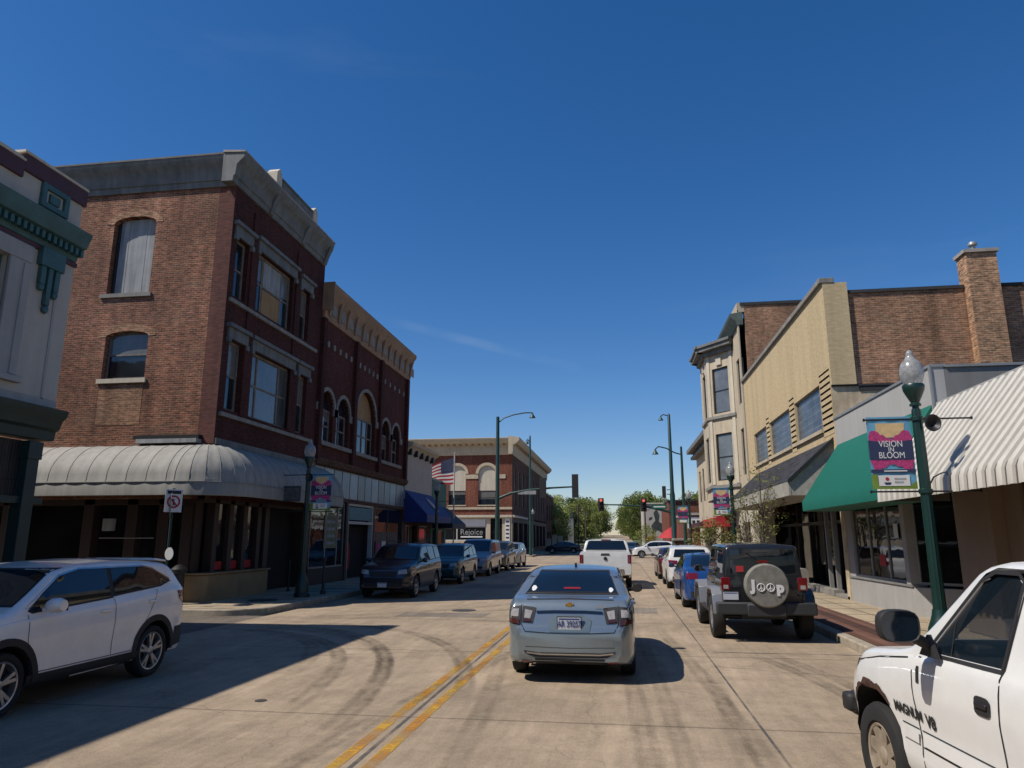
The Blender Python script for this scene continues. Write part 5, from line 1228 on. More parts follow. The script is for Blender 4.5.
# red cloth in the doorway
m = MB(); rows = []
for k in range(9):
    z = .55 + 1.15 * k / 8; w = .30 - .10 * (k / 8) ** 3
    rows.append([(-11.95 + .03 * math.sin(6 * a + k * .4), 31.0 + (a - .5) * 2 * w, z + (.07 * (1 - (2 * a - 1) ** 2) if k == 8 else 0)) for a in [j / 12 for j in range(13)]])
m.grid(rows); tag(m.build('hanging_cloth', M['red_flat']), 'dark red cloth hanging in the open doorway of the arcaded brick building', 'cloth')

# ------------------------------------------------------------------ white clapboard front, green front
B = empty('clapboard_building', (-11.6, 41, 0), 0, 'narrow grey white clapboard building with blue awning', 'building'); pb = PB(B)
mb = wall(FE, 38.2, 44.0, 0, 7.0, [(38.6, 39.5, .9, 2.6), (39.9, 41.0, .2, 2.6), (41.4, 43.2, .9, 2.6)], .2, M['brick_brown'])
pb(mb, 'ground_wall')
mb = MB()
for k in range(18): z = 4.0 + k * .16; mb.hexa([FE(38.2, -.02, z), FE(44, -.02, z), FE(44, .05, z), FE(38.2, .05, z), FE(38.2, -.005, z + .158), FE(44, -.005, z + .158), FE(44, .05, z + .158), FE(38.2, .05, z + .158)])
pb(mb, 'clapboards', M['white_stucco'])
mb = MB(); cornice_run(mb, FE, 38.22, 44.15, [(-.2, 6.6), (.05, 6.6), (.1, 6.75), (.42, 6.95), (.45, 7.12), (-.2, 7.2)]); cn = pb(mb, 'cornice', M['cream'])
for k in range(5):
    mb = MB(); y = 38.6 + 1.2 * k; mb.fbox(FE, y, y + .2, -.25, 0, 6.45, 6.8); mb.build('bracket', M['frame_dark'], cn)
mb = MB(); mb.box(-28, -11.85, 38.25, 44.0, 0, 6.9, M['black_void']); mb.face([(-28, 44.0, 0), (-11.6, 44, 0), (-11.6, 44, 7), (-28, 44, 7)], M['brick_brown']); pb(mb, 'core')
win(B, FE, 38.6, 39.5, .9, 2.6, .12, 'frame_white', 'glass_shop', rails=()); win(B, FE, 41.4, 43.2, .9, 2.6, .12, 'frame_white', 'glass_curtain', rails=())
mb = MB(); mb.prism([FE(38.3, 0, 4.5), FE(38.3, -1.3, 3.15), FE(38.3, -1.3, 2.75), FE(38.3, 0, 2.75)], (0, 5.6, 0)); aw = pb(mb, 'awning', M['awn_blue'])
mb = MB(); mb.lathe([(.42, 0), (.36, .002)], (0, 0, 0), 'x', 24)
for v in mb.bm.verts: v.co = Vector((-10.92 + (v.co.z) * .0, 41.6 + v.co.y, 3.82 + v.co.z * 1.0)) + Vector((-(v.co.z) * .95 + .03, 0, 0))
mb.build('awning_emblem', M['white_flat'], aw)
B = empty('green_shop', (-11.6, 46, 0), 0, 'low green shop front beside the flag pole with dark awning', 'building'); pb = PB(B)
mb = wall(FE, 44.05, 48.0, 0, 5.55, [(44.5, 45.5, .2, 2.4), (45.9, 47.5, .8, 2.4)], .2, pbr('faded green boards', (.03, .14, .11), .7, var=.2)); pb(mb, 'front_wall')
mb = MB(); mb.box(-26, -11.8, 44.1, 47.95, 0, 5.4, M['black_void']); mb.box(-26, -11.61, 47.96, 48.0, 0, 5.5, M['brick_brown']); mb.fbox(FE, 44.05, 48.05, -.06, .1, 5.5, 5.62, M['frame_alu']); pb(mb, 'core')
mb = MB(); mb.prism([FE(44.4, 0, 3.9), FE(44.4, -1.3, 2.8), FE(44.4, -1.3, 2.5), FE(44.4, 0, 2.5)], (0, 3.9, 0)); pb(mb, 'awning', pbr('dark navy awning', (.012, .018, .04), .7))
win(B, FE, 45.9, 47.5, .8, 2.4, .12, 'frame_white', 'glass_shop', rails=())

# ------------------------------------------------------------------ corner brick building beyond the intersection
B = empty('brick_building', (-11.5, 78, 0), 0, 'red brick corner building with cream cornice beyond the intersection', 'building'); pb = PB(B)
F5 = Frame('S', 78); F5e = Frame('E', -11.5)
W5 = [(-30.5, -28.6), (-26.6, -24.7), (-22.6, -20.7), (-18.6, -16.7), (-15.25, -13.35)]
mb = wall(F5, -34, -11.5, 4.3, 11.0, [(a, b, 5.45, 9.75) for a, b in W5], .3, M['brick_far'])
for a, b in W5: arc_fill(mb, F5, a, b, 8.85, .9, 9.75, .001, .29, M['brick_far'])
pb(mb, 'side_wall')
for a, b in W5:
    mb = MB(); arch_band(mb, F5, a, b, 8.85, .9, .32, -.08, .03, None); pb(mb, 'arch_trim', M['cream'])
    n = 12; c_ = (a + b) / 2; w = (b - a) / 2
    mb = MB(); mb.fprism(F5, [(a, 7.0)] + [(c_ - w * math.cos(math.pi * k / n), 8.85 + .9 * math.sin(math.pi * k / n)) for k in range(n + 1)] + [(b, 7.0)], .10, .2); pb(mb, 'infill_panel', M['cream_pale'])
    win(B, F5, a, b, 5.45, 7.0, .2, 'frame_dark', 'glass', rails=(.5,), sill='cream')
for z0, z1 in ((8.30, 8.75),):
    e = [-34] + [v for ab in W5 for v in ab] + [-12.2]
    for a, b in zip(e[::2], e[1::2]):
        mb = MB(); mb.fbox(F5, a + .03, b - .03, -.07, .02, z0, z1); pb(mb, 'band', M['cream'])
mb = MB(); mb.fbox(F5, -34, -11.5, -.1, .05, 4.95, 5.2); pb(mb, 'band', M['cream'])
HF = [(79.5 + 3.4 * k, 81.1 + 3.4 * k, 5.45, 9.5) for k in range(10)]
mb = wall(F5e, 78, 115, 4.3, 11.0, HF, .3, M['brick_brown']); pb(mb, 'front_wall')  # shade of the street front put into its colour, darker brick than the side
for a, b, z0, z1 in HF: win(B, F5e, a, b, z0, z1, .2, 'frame_white', 'glass', rails=(.5,))
pf = [(-.3, 10.9), (.12, 10.9), (.2, 11.15), (.22, 11.9), (.6, 12.1), (.9, 12.4), (.95, 12.7), (-.3, 12.9)]
mb = MB(); cornice_run(mb, F5, -34, -11.48, pf); cornice_run(mb, F5e, 77.05, 115.3, pf); cn = pb(mb, 'cornice', M['cream'])
for k in range(32):
    mb = MB(); x = -33.5 + .7 * k; mb.fbox(F5, x, x + .28, -.62, -.2, 11.92, 12.2); mb.build('bracket', M['cornice_tan'], cn)
for k in range(26):
    mb = MB(); y = 78.2 + 1.4 * k; mb.fbox(F5e, y, y + .3, -.62, -.2, 11.92, 12.2); mb.build('bracket', M['cornice_tan'], cn)
mb = MB(); mb.box(-34, -11.8, 78.35, 114.9, 0, 12.5, M['black_void']); mb.face([(-34, 115, 0), (-11.5, 115, 0), (-11.5, 115, 12), (-34, 115, 12)], M['brick_brown']); pb(mb, 'core')
mb = MB(); mb.fbox(F5, -34, -11.5, -.25, .1, 4.1, 4.35); mb.fbox(F5e, 78, 90, -.25, .1, 4.1, 4.35); pb(mb, 'shop_cornice', M['cream_pale'])
mb = wall(F5, -34, -11.5, .1, 4.1, [(-19.5, -14.3, 1.6, 4.0), (-13.9, -12.6, .3, 4.0), (-26, -20, 1.6, 4.0)], .3, M['cream']); pb(mb, 'ground_wall')
o = win(B, F5, -19.5, -14.3, 1.6, 4.0, .2, 'frame_white', 'glass_shop', fw=.12, mull=(.36,), rails=(.62,)); win(B, F5, -26, -20, 1.6, 4.0, .2, 'frame_white', 'glass_shop', fw=.12, mull=(.5,), rails=(.7,))
mb = MB(); mb.fbox(F5, -19.35, -14.45, .09, .12, 3.15, 3.9); pb(mb, 'sign_panel', M['white_flat'])
text_obj('window_lettering', 'Rejoice', .85, M['board_grey'], B, (-16.0 + 11.5, .12, 2.52), ROT_S, .002); mb = MB(); mb.fbox(F5, -17.2, -14.8, .11, .12, 1.95, 2.1); pb(mb, 'window_lettering', M['white_flat'])
win(B, F5, -13.9, -12.6, .3, 4.0, .2, 'frame_dark', 'glass_shop', rails=(.6,))
mb = MB(); mb.fbox(F5, -12.25, -11.75, -.1, -.02, .4, 4.0); o = pb(mb, 'corner_banner', M['white_flat'])
for k in range(8):
    mb = MB(); mb.fbox(F5, -12.17, -11.83, -.115, -.103, .6 + k * .42, .6 + k * .42 + .16); pb(mb, 'banner_mark', M['black_flat'])
mb = wall(F5e, 78, 115, .1, 4.1, [(79 + 4.4 * k, 82.4 + 4.4 * k, .7, 3.6) for k in range(8)], .3, M['wood_dark']); pb(mb, 'shopfront')
mb = MB(); mb.fbox(F5e, 78.5, 114.5, .24, .27, .6, 3.7); pb(mb, 'shop_window', M['glass_shop'])

def plain_building(label, F, u0, u1, z0, z1, depth, wm, wins, cm='coping', name='building', groups=None, wf='frame_dark', side=None, parapet=.25):
    p = F(u0, 0, 0); B = empty(name, p, 0, label, 'building'); pb = PB(B)
    mb = wall(F, u0, u1, z0, z1, [w for w in wins], .2, M[wm]); pb(mb, 'front_wall')
    for w in wins: win(B, F, *w, .14, wf, 'glass', rails=(.5,))
    mb = MB(); mb.fbox(F, u0 + .02, u1 - .02, .22, depth, z0, z1 - .15, M['black_void'])
    for e in (u0, u1): mb.face([F(e, 0, z0), F(e, depth, z0), F(e, depth, z1), F(e, 0, z1)], M[side or wm])
    mb.face([F(u0, depth, z0), F(u1, depth, z0), F(u1, depth, z1), F(u0, depth, z1)], M[side or wm]); pb(mb, 'body_walls')
    mb = MB(); mb.fbox(F, u0 - .1, u1 + .1, -.25, depth, z1, z1 + parapet); pb(mb, 'parapet', M[cm]); return B
plain_building('dark three bay building with awnings past the corner brick building', F5e, 115.2, 128, 0, 8.6, 15, 'brick_brown', [(116.5 + 3.6 * k, 118 + 3.6 * k, 4.6, 7.2) for k in range(3)] + [(116.2 + 4 * k, 119 + 4 * k, .8, 3) for k in range(3)])
b = plain_building('pale rendered building farther up the left side', F5e, 128.2, 140, 0.1, 7.6, 14, 'cream_pale', [(129.5 + 3.4 * k, 130.9 + 3.4 * k, 4.4, 6.6) for k in range(3)])
b = plain_building('low grey building standing behind the left trees', Frame('S', 168), -34, -10.5, .3, 7.5, 12, 'panel_dark', [(-32 + 3.1 * k, -30.4 + 3.1 * k, 1.4, 3.0) for k in range(7)] + [(-32 + 3.1 * k, -30.4 + 3.1 * k, 4.4, 6.0) for k in range(7)])
mb = MB(); mb.prism([(-34.5, 167.5, 7.7), (-10, 167.5, 7.7), (-22, 167.5, 9.6)], (0, 13, 0)); PB(b)(mb, 'roof', M['roof_tar'])

# ------------------------------------------------------------------ near left: pale building with teal cornices
B = empty('rendered_building', (-11.3, 6, 0), 0, 'pale grey rendered building with teal dentil cornice, cut by the left edge', 'building'); pb = PB(B)
FG = Frame('E', -11.3); y1 = 12.82
mb = wall(FG, -20, y1, 4.6, 9.2, [(a, a + 1.5, 5.0, 7.15) for a in (-16, -10.5, -5, .5, 5.2, 9.7)], .25, M['white_stucco']); pb(mb, 'front_wall')
for a in (-16, -10.5, -5, .5, 5.2, 9.7):
    o = win(B, FG, a, a + 1.5, 5.0, 7.15, .2, 'teal_paint', 'glass', fw=.1)
    mb = MB(); mb.fbox(FG, a - .5, a, -.07, .03, 4.9, 7.15); mb.fbox(FG, a + 1.5, a + 2.0, -.07, .03, 4.9, 7.15); mb.fbox(FG, a - .5, a + 2.0, -.07, .03, 7.152, 7.5); mb.fbox(FG, a - .6, a + 2.1, -.12, .03, 4.78, 4.9); mb.build('surround', M['stucco_grey'], o, .015)
    mb = MB(); mb.fbox(FG, a - .42, a - .3, -.1, -.07, 4.92, 7.1); mb.fbox(FG, a + 1.8, a + 1.92, -.1, -.07, 4.92, 7.1); mb.build('moulding', M['stucco_grey'], o)
mb = MB(); cornice_run(mb, FG, -20, y1 + .0, [(-.2, 7.62), (.04, 7.62), (.06, 7.72), (.10, 7.86), (.25, 7.9), (.28, 8.0), (.34, 8.14), (.36, 8.22), (-.2, 8.24)]); cn = pb(mb, 'cornice', M['teal_paint'], bevel=.008)
mb = MB(); y = y1
while y > -2: mb.fbox(FG, y - .075, y, -.19, -.09, 7.72, 7.87); y -= .15
mb.build('dentils', M['teal_paint'], cn)
mb = MB(); mb.fbox(FG, -20, y1 + .02, -.05, .04, 7.42 + .09, 7.60); pb(mb, 'frieze', M['maroon'])
mb = MB(); mb.fbox(FG, -20, 11.2, -.06, .3, 9.0 - .25, 9.1 - .02, M['maroon']); mb.fbox(FG, 11.2, y1 + .05, -.06, .3, 9.0 - .08, 9.26, M['maroon'])
mb.fbox(FG, -20, 11.2, -.08, .35, 9.082, 9.13, M['cream_pale']); mb.fbox(FG, 11.15, y1 + .05, -.08, .35, 9.262, 9.32, M['cream_pale']); pb(mb, 'parapet_trim', None, bevel=.006)
mb = wall(FG, 11.2, y1, 9.0, 9.26, [], .1, M['white_stucco']); pb(mb, 'parapet')
for c_ in (12.05, 5.5, -1):
    mb = MB(); z0, z1 = 8.42, 8.92
    for a, b, c1, c2 in ((c_ - .36, c_ - .24, z0, z1), (c_ + .24, c_ + .36, z0, z1), (c_ - .24, c_ + .24, z0, z0 + .11), (c_ - .24, c_ + .24, z1 - .11, z1)): mb.fbox(FG, a, b, -.07, .02, c1, c2)
    mb.fbox(FG, c_ - .13, c_ + .13, -.05, .02, z0 + .15, z1 - .16); pb(mb, 'ornamental_panel', M['teal_paint'], bevel=.008)
for c_ in (12.15, 8.05, 3.6, -1.2):
    mb = MB(); mb.fbox(FG, c_ - .30, c_ + .30, -.13, 0, 7.22, 7.60); mb.fbox(FG, c_ - .24, c_ - .12, -.10, 0, 6.85, 7.22); mb.fbox(FG, c_ + .12, c_ + .24, -.10, 0, 6.78, 7.22); mb.fbox(FG, c_ - .055, c_ + .055, -.10, 0, 6.45, 7.22)
    for y, z in ((c_ - .18, 6.82), (c_ + .18, 6.75), (c_, 6.40)): mb.lathe([(.001, -.13), (.05, -.10), (.07, -.03), (.05, .03), (.001, .06)], (-11.3 + .06, y, z), 'z', 10)
    pb(mb, 'bracket', M['teal_paint'], bevel=.008)
mb = MB(); mb.fbox(FG, y1 - .42, y1 - .36, -.02, .01, 4.6, 6.8); pb(mb, 'corner_groove', M['stucco_grey'])
mb = MB(); cornice_run(mb, FG, -20, y1 + .0, [(-.3, 3.80), (.08, 3.80), (.10, 3.98), (.18, 4.03), (.22, 4.18), (.32, 4.28), (.34, 4.40), (-.3, 4.48)]); pb(mb, 'shop_cornice', M['dark_green'], bevel=.008)
mb = MB(); mb.fbox(FG, -20, y1, -.02, .1, 4.45, 4.62); pb(mb, 'band', M['stucco_grey'])
for y in (y1 - .42, 9.4, 5.9, 2.4, -1.1, -4.6):
    mb = MB(); mb.fbox(FG, y - .14, y + .14, -.06, .2, .15, 3.75); mb.fbox(FG, y - .17, y + .17, -.09, .2, 3.4, 3.74); mb.fbox(FG, y - .17, y + .17, -.09, .2, .15, .6); pb(mb, 'column', M['dark_green'], bevel=.01)
mb = MB(); mb.fbox(FG, -20, y1, 0, .1, 2.55, 2.68); pb(mb, 'transom_bar', M['dark_green'])
mb = MB(); mb.fbox(FG, -20, y1 - .4, .1, .13, 2.68, 3.75); o = pb(mb, 'transom_light', brick('ribbed transom glass', (.05, .045, .042), (.04, .036, .035), (.02, .02, .02), bw=.07, rh=3, ms=.02, patch=.2, rough=.4))
mb = MB(); mb.fbox(FG, -20, 8.0, 2.3, 2.4, .1, 3.9); pb(mb, 'shop_interior', M['black_void'])
mb = MB(); mb.box(-30, -11.6, -20, y1 - .06, 4.0, 8.95, M['black_void']); mb.box(-30, -14.6, -20, 8.0, .1, 4.0, M['black_void'])
mb.box(-30, -13.2, y1 - .06, y1, 4.0, 9.0, M['white_stucco']); mb.box(-13.2, -11.32, y1 - .06, y1, 4.4, 9.2, M['white_stucco']); mb.box(-30, -11.4, -20, y1 - .02, 8.95, 9.0, M['roof_tar']); pb(mb, 'core')

# ------------------------------------------------------------------ RIGHT SIDE
FW = Frame('W', 6.5)
# cream corrugated awning shop, nearest
B = empty('shop_building', (6.5, 8, 0), 0, 'single storey shop with cream corrugated metal awning at right', 'building'); pb = PB(B)
y1 = 15.55
mb = MB(); mb.fbox(FW, -20, y1, 0, .3, 3.3, 4.62, M['panel_grey']); mb.box(7.9, 30, -20, y1 - .02, .1, 4.0, M['black_void']); mb.box(6.8, 30, -20, y1 - .02, 4.0, 4.5, M['roof_tar']); pb(mb, 'parapet_and_roof')
mb = MB(); mb.fbox(FW, 14.1, 15.5, .05, 1.4, .15, 3.3); mb.fbox(FW, 13.55, 14.1, .3, 1.4, .15, 3.3); pb(mb, 'tan_pier', pbr('tan painted pier', (.26, .19, .13), .7, var=.12, streak=.5), bevel=.02)
mb = MB(); mb.fbox(FW, -20, 13.5, .45, .5, .15, 3.3); pb(mb, 'shop_window', M['glass_shop'])
mb = MB(); mb.fbox(FW, 13.38, 13.48, .36, .46, .15, 3.3); mb.fbox(FW, 9.5, 9.6, .36, .46, .15, 3.3); pb(mb, 'window_frame', M['frame_dark'])
mb = MB(); mb.fbox(FW, -20, 13.38, .40, .42, .15, 1.95); pb(mb, 'window_backdrop', pbr('olive brown board', (.085, .06, .02), .8, var=.25))
mb = MB(); mb.fbox(FW, 11.85, 12.55, .37, .38, 1.38, 1.90, M['frame_alu']); mb.fbox(FW, 11.89, 12.51, .362, .369, 1.42, 1.86, pbr('dark red poster', (.06, .006, .01), .6, var=.2)); pb(mb, 'poster')
mb = MB(); mb.fbox(FW, 11.05, 11.62, .365, .375, 1.22, 1.52); o = pb(mb, 'poster', M['board_grey'])
mb = MB()
for k in range(3): mb.fbox(FW, 11.1, 11.57, .355, .363, 1.27 + .08 * k, 1.31 + .08 * k)
pb(mb, 'poster_lettering', M['red_flat'])
aw = MB(); xo, zo = 5.2, 2.90; y = -6.0; prev = None
dx, dz = 1.3, 1.65; L = math.hypot(dx, dz)
while y < y1 - .12:
    for off, h, groove in ((0, .0, 1), (.055, .0, 1), (.062, .04, 0), (.13, .05, 0), (.205, .04, 0), (.212, .0, 0)):
        yy = y + off; nx, nz = -dz / L * h, dx / L * h
        row = [(6.5 + nx, yy, 4.55 + nz), (xo + nx, yy, zo + nz), (xo - .03 - h, yy, zo - .07), (xo - .04 - h, yy, 2.60)]
        if prev:
            for k in range(3): aw.face([prev[0][k], prev[0][k + 1], row[k + 1], row[k]], M['awn_gap'] if (off == .055) else M['awn_white'])
        prev = (row,)
    y += .275
bmesh.ops.remove_doubles(aw.bm, verts=aw.bm.verts, dist=.0005)
a_ = pb(aw, 'awning', None)
aw = MB(); aw.face([(6.52, -6, 4.53), (6.52, y1 - .1, 4.53), (xo + .02, y1 - .1, zo - .03), (xo + .02, -6, zo - .03)]); aw.face([(xo + .015, -6, zo - .03), (xo + .015, y1 - .1, zo - .03), (xo + .0, y1 - .1, 2.61), (xo + .0, -6, 2.61)]); q = pb(aw, 'awning_backing', M['awn_gap'])
mb = MB(); mb.face([(6.5, y1 - .1, 4.53), (xo, y1 - .1, zo), (xo, y1 - .1, 2.62), (6.5, y1 - .1, 2.62)]); pb(mb, 'awning_end', M['awn_gap'])
mb = MB(); mb.box(5.95, 6.15, 10.1, 10.5, 3.62, 3.82); mb.box(5.6, 5.95, 10.05, 10.55, 3.55, 3.72); o = pb(mb, 'awning_light', M['frame_alu'], bevel=.02)

# shop with green awning
B = empty('shop_building', (6.5, 19, 0), 0, 'grey panelled shop with green cloth awning at right', 'building'); pb = PB(B)
ya, yb = 15.6, 22.5
mb = MB(); mb.fbox(FW, ya, yb, 0, .25, 3.2, 5.38); pb(mb, 'front_parapet', M['panel_grey'])
mb = MB(); mb.box(6.751, 30, ya, ya + .2, 0.1, 5.36); pb(mb, 'side_wall', M['panel_dark'])
mb = MB(); mb.fbox(FW, ya - .02, yb, -.03, .28, 5.38, 5.44); mb.box(6.78, 30, ya - .04, ya + .22, 5.365, 5.42); mb.fbox(FW, ya - .03, ya + .06, -.03, 0, 3.2, 5.38); pb(mb, 'coping', M['frame_alu'])
mb = MB(); mb.box(7.0, 30, ya + .2, yb, 4.6, 4.9, M['roof_tar']); mb.box(8.6, 30, ya + .3, yb - .05, .1, 4.6, M['black_void']); pb(mb, 'roof')
mb = MB(); fb = [(6.5, yb - .1), (6.60, 18.12), (7.55, 17.30)]
for (a, b) in zip(fb[:-1], fb[1:]):
    dx, dy = b[0] - a[0], b[1] - a[1]; L = math.hypot(dx, dy); nx, ny = -dy / L * .2, dx / L * .2
    nx, ny = abs(nx), (abs(ny) if dx > .5 else 0)
    mb.hexa([(a[0], a[1], .1), (b[0], b[1], .1), (b[0] + nx, b[1] + ny, .1), (a[0] + nx, a[1] + ny, .1), (a[0], a[1], .80), (b[0], b[1], .80), (b[0] + nx, b[1] + ny, .80), (a[0] + nx, a[1] + ny, .80)])
pb(mb, 'stall_riser', M['stucco_grey'], bevel=.01)
mb = MB(); mb.hexa([(6.47, yb - .1, .803), (6.57, 18.1, .803), (6.9, 18.1, .803), (6.9, yb - .1, .803), (6.47, yb - .1, .85), (6.57, 18.1, .85), (6.9, 18.1, .85), (6.9, yb - .1, .85)]); pb(mb, 'sill', M['frame_alu'])
def strip_glass(p, q, z0, z1, n, nm):
    dx, dy = q[0] - p[0], q[1] - p[1]; L = math.hypot(dx, dy); F = Frame('O', (p[0], p[1], dx / L, dy / L, dy / L, -dx / L))
    if F(0, .1, 0)[0] < p[0] and abs(dx) < .5: F = Frame('O', (p[0], p[1], dx / L, dy / L, -dy / L, dx / L))
    o = window(None, F, 0, L, z0, z1, .1, 'frame_alu', 'glass_shop', fw=.06, mull=[k / n for k in range(1, n)], rails=()); fix(o, B); return o
strip_glass((6.56, yb - .45), (6.64, 18.35), .853, 3.2, 3, ''); strip_glass((6.72, 18.12), (7.6, 17.35), .853, 3.2, 1, '')
mb = MB(); mb.fbox(FW, yb - .45, yb, .05, .3, .15, 3.2); pb(mb, 'pier', M['stucco_grey']); mb = MB(); mb.box(6.56, 6.80, 18.12, 18.36, .853, 3.2); pb(mb, 'pier', M['stucco_grey'])
mb = MB(); mb.box(7.6, 7.66, 15.85, 17.3, .15, 3.2); pb(mb, 'entrance_glass', M['glass_shop']); mb = MB(); mb.box(7.55, 7.62, 16.5, 16.6, .15, 3.2); mb.box(7.55, 7.62, 17.2, 17.32, .15, 3.2); mb.box(7.55, 7.62, 15.8, 15.9, .15, 3.2); mb.box(7.55, 7.62, 15.9, 17.2, 2.4, 2.5); pb(mb, 'entrance_frame', M['frame_dark'])
mb = MB(); mb.prism([(6.5, 15.75, 4.62), (5.35, 15.75, 2.95), (5.35, 15.75, 2.66), (5.38, 15.75, 2.66), (6.5, 15.75, 2.66)], (0, 6.65, 0)); a_ = pb(mb, 'awning', M['awn_green'], bevel=.015)

for (y_, z_, w_, h_, mt) in ((21.4, 1.6, .3, .4, 'board_grey'), (20.1, 1.2, .42, .28, 'red_flat'), (19.0, 1.9, .28, .34, 'white_flat')):
    mb = MB(); mb.box(6.66, 6.67, y_ - w_ / 2, y_ + w_ / 2, z_, z_ + h_); pb(mb, 'poster', M[mt])
# buff brick building
B = empty('brick_building', (6.5, 29, 0), 0, 'two storey buff brick building with tall chimney and dark shingled canopy', 'building'); pb = PB(B)
yc, yd = 22.5, 37.2
HW = [(23.75, 27.15, 5.28, 6.72), (28.0, 31.7, 5.28, 6.72), (32.4, 35.3, 5.28, 6.72)]
mb = wall(FW, yc, yd, 4.4, 9.7, HW, .16, M['brick_buff']); pb(mb, 'front_wall')
for a, b, z0, z1 in HW:
    w_ = win(B, FW, a, b, z0, z1, .14, 'frame_alu', 'glass_block', fw=.04, rails=())
    mb = MB(); mb.fbox(FW, a - .1, b + .1, -.08, .06, z0 - .12, z0 - .004); mb.build('sill', M['cream'], w_)
for (a, b) in ((22.56, 23.7), (27.2, 27.95), (31.75, 32.35)):
    mb = MB(); z = 5.0; pts = [(0, z)]
    while z < 6.9: pts += [(-.010, z), (-.010, z + .13), (0, z + .11), (0, z + .2)]; z += .2
    pts.append((.02, z)); pts.append((.02, 5.0)); q = [FW(a, d, z_) for d, z_ in pts]; mb.prism(q, (0, b - a, 0)); pb(mb, 'banded_brickwork', M['brick_buff'])
mb = MB(); mb.fbox(FW, yc - .12, yd + .1, -.10, .35, 9.7, 9.86); pb(mb, 'coping', M['stone'], bevel=.01)
mb = MB(); mb.box(6.5, 7.22, yc - .10, yc + .0, 6.45, 9.7); pb(mb, 'corner_pier', M['brick_buff'])
Fs = Frame('S', yc)
mb = MB(); mb.box(7.22, 30, yc, yc + .3, 6.45, 9.35); pb(mb, 'side_wall', M['brick_common'])
mb = MB(); mb.box(6.51, 30, yc - .02, yc + .28, 4.4, 6.42); pb(mb, 'rendered_side_wall', M['concrete_old'])
mb = MB(); mb.box(6.5, 30, yc - .07, yc, 6.40, 6.455); mb.box(7.3, 8.5, yc - .05, yc, 6.25, 6.40); pb(mb, 'flashing', M['roof_tar'])
mb = MB(); mb.box(7.2, 30, yc - .05, yc + .35, 9.35, 9.45); pb(mb, 'side_coping', M['roof_tar'])
mb = MB(); mb.box(10.62, 11.48, yc - .35, yc + .25, 6.46, 10.35); ch = pb(mb, 'chimney', M['brick_chimney'])
mb = MB(); mb.box(10.56, 11.54, yc - .41, yc + .31, 10.353, 10.46); mb.build('chimney_cap', M['coping'], ch); 
mb = MB(); mb.lathe([(.07, 10.46), (.07, 10.68), (.13, 10.69), (.13, 10.74), (.09, 10.80), (.001, 10.82)], (11.0, yc - .05, 0), 'z', 14); mb.build('flue', M['frame_alu'], ch)
mb = MB(); mb.box(6.8, 30, yc + .3, yd, 8.9, 9.1, M['roof_tar']); mb.box(8.4, 30, yc + .1, yd - .1, .1, 8.9, M['black_void']); pb(mb, 'core')
# shingled canopy
mb = MB(); k0, k1 = yc + .3, 35.2
mb.prism([(6.5, k0, 4.86), (5.12, k0, 3.62), (5.12, k0, 3.58), (6.5, k0, 4.78)], (0, k1 - k0, 0)); cp = pb(mb, 'canopy_roof', M['shingle'])
mb = MB(); mb.box(5.10, 5.16, k0 + .02, k1, 3.16, 3.575); mb.prism([(6.5, k0 + .03, 4.76), (5.16, k0 + .03, 3.56), (5.16, k0 + .03, 3.16), (6.5, k0 + .03, 3.16)], (0, .06, 0)); mb.box(5.16, 6.5, k0 + .1, k1, 3.16, 3.2); pb(mb, 'canopy_fascia', M['fascia'])
mb = MB(); mb.prism([(6.5, k0 - .06, 4.90), (5.08, k0 - .06, 3.64), (5.08, k0 - .06, 3.52), (6.5, k0 - .06, 4.76)], (0, .08, 0)); pb(mb, 'canopy_rake', M['black_metal'])
# recessed shopfront
mb = MB(); mb.box(7.7, 7.75, yc + .1, yd - .1, .15, 3.3); pb(mb, 'shop_window', M['glass_shop'])
mb = MB()
for y in (23.6, 24.6, 26.2, 27.2, 29, 31, 33): mb.box(7.6, 7.72, y - .06, y + .06, .15, 3.3)
mb.box(7.6, 7.72, yc + .1, yd, 2.4, 2.52); pb(mb, 'shop_frame', M['frame_dark'])
mb = MB()
for y in (24.2, 25.0): mb.box(6.62, 6.74, y - .05, y + .05, .2, 3.16)
mb.box(6.62, 6.74, 22.8, 27.5, 3.0, 3.16); pb(mb, 'door_posts', M['frame_alu'])
mb = MB(); mb.box(6.5, 7.7, 22.6, 24.0, .16, .24); mb.box(6.45, 6.75, 24.0, 27.5, .155, .34); mb.box(6.45, 6.75, 28.2, 34.8, .155, .8); pb(mb, 'step', M['stone'])
mb = MB(); mb.box(6.5, 6.85, 22.52, 22.8, .15, 3.2); pb(mb, 'stone_pier', M['concrete_old'])
for y in (33.8, 34.9, 36.6):
    mb = MB(); mb.box(6.4, 6.8, y - .2, y + .2, .15, 4.4); pb(mb, 'pilaster', M['cream_pale'], bevel=.01)
mb = MB(); mb.fbox(FW, 35.2, yd, 0, .2, 3.0, 4.4); pb(mb, 'front_panel', M['cream_pale'])

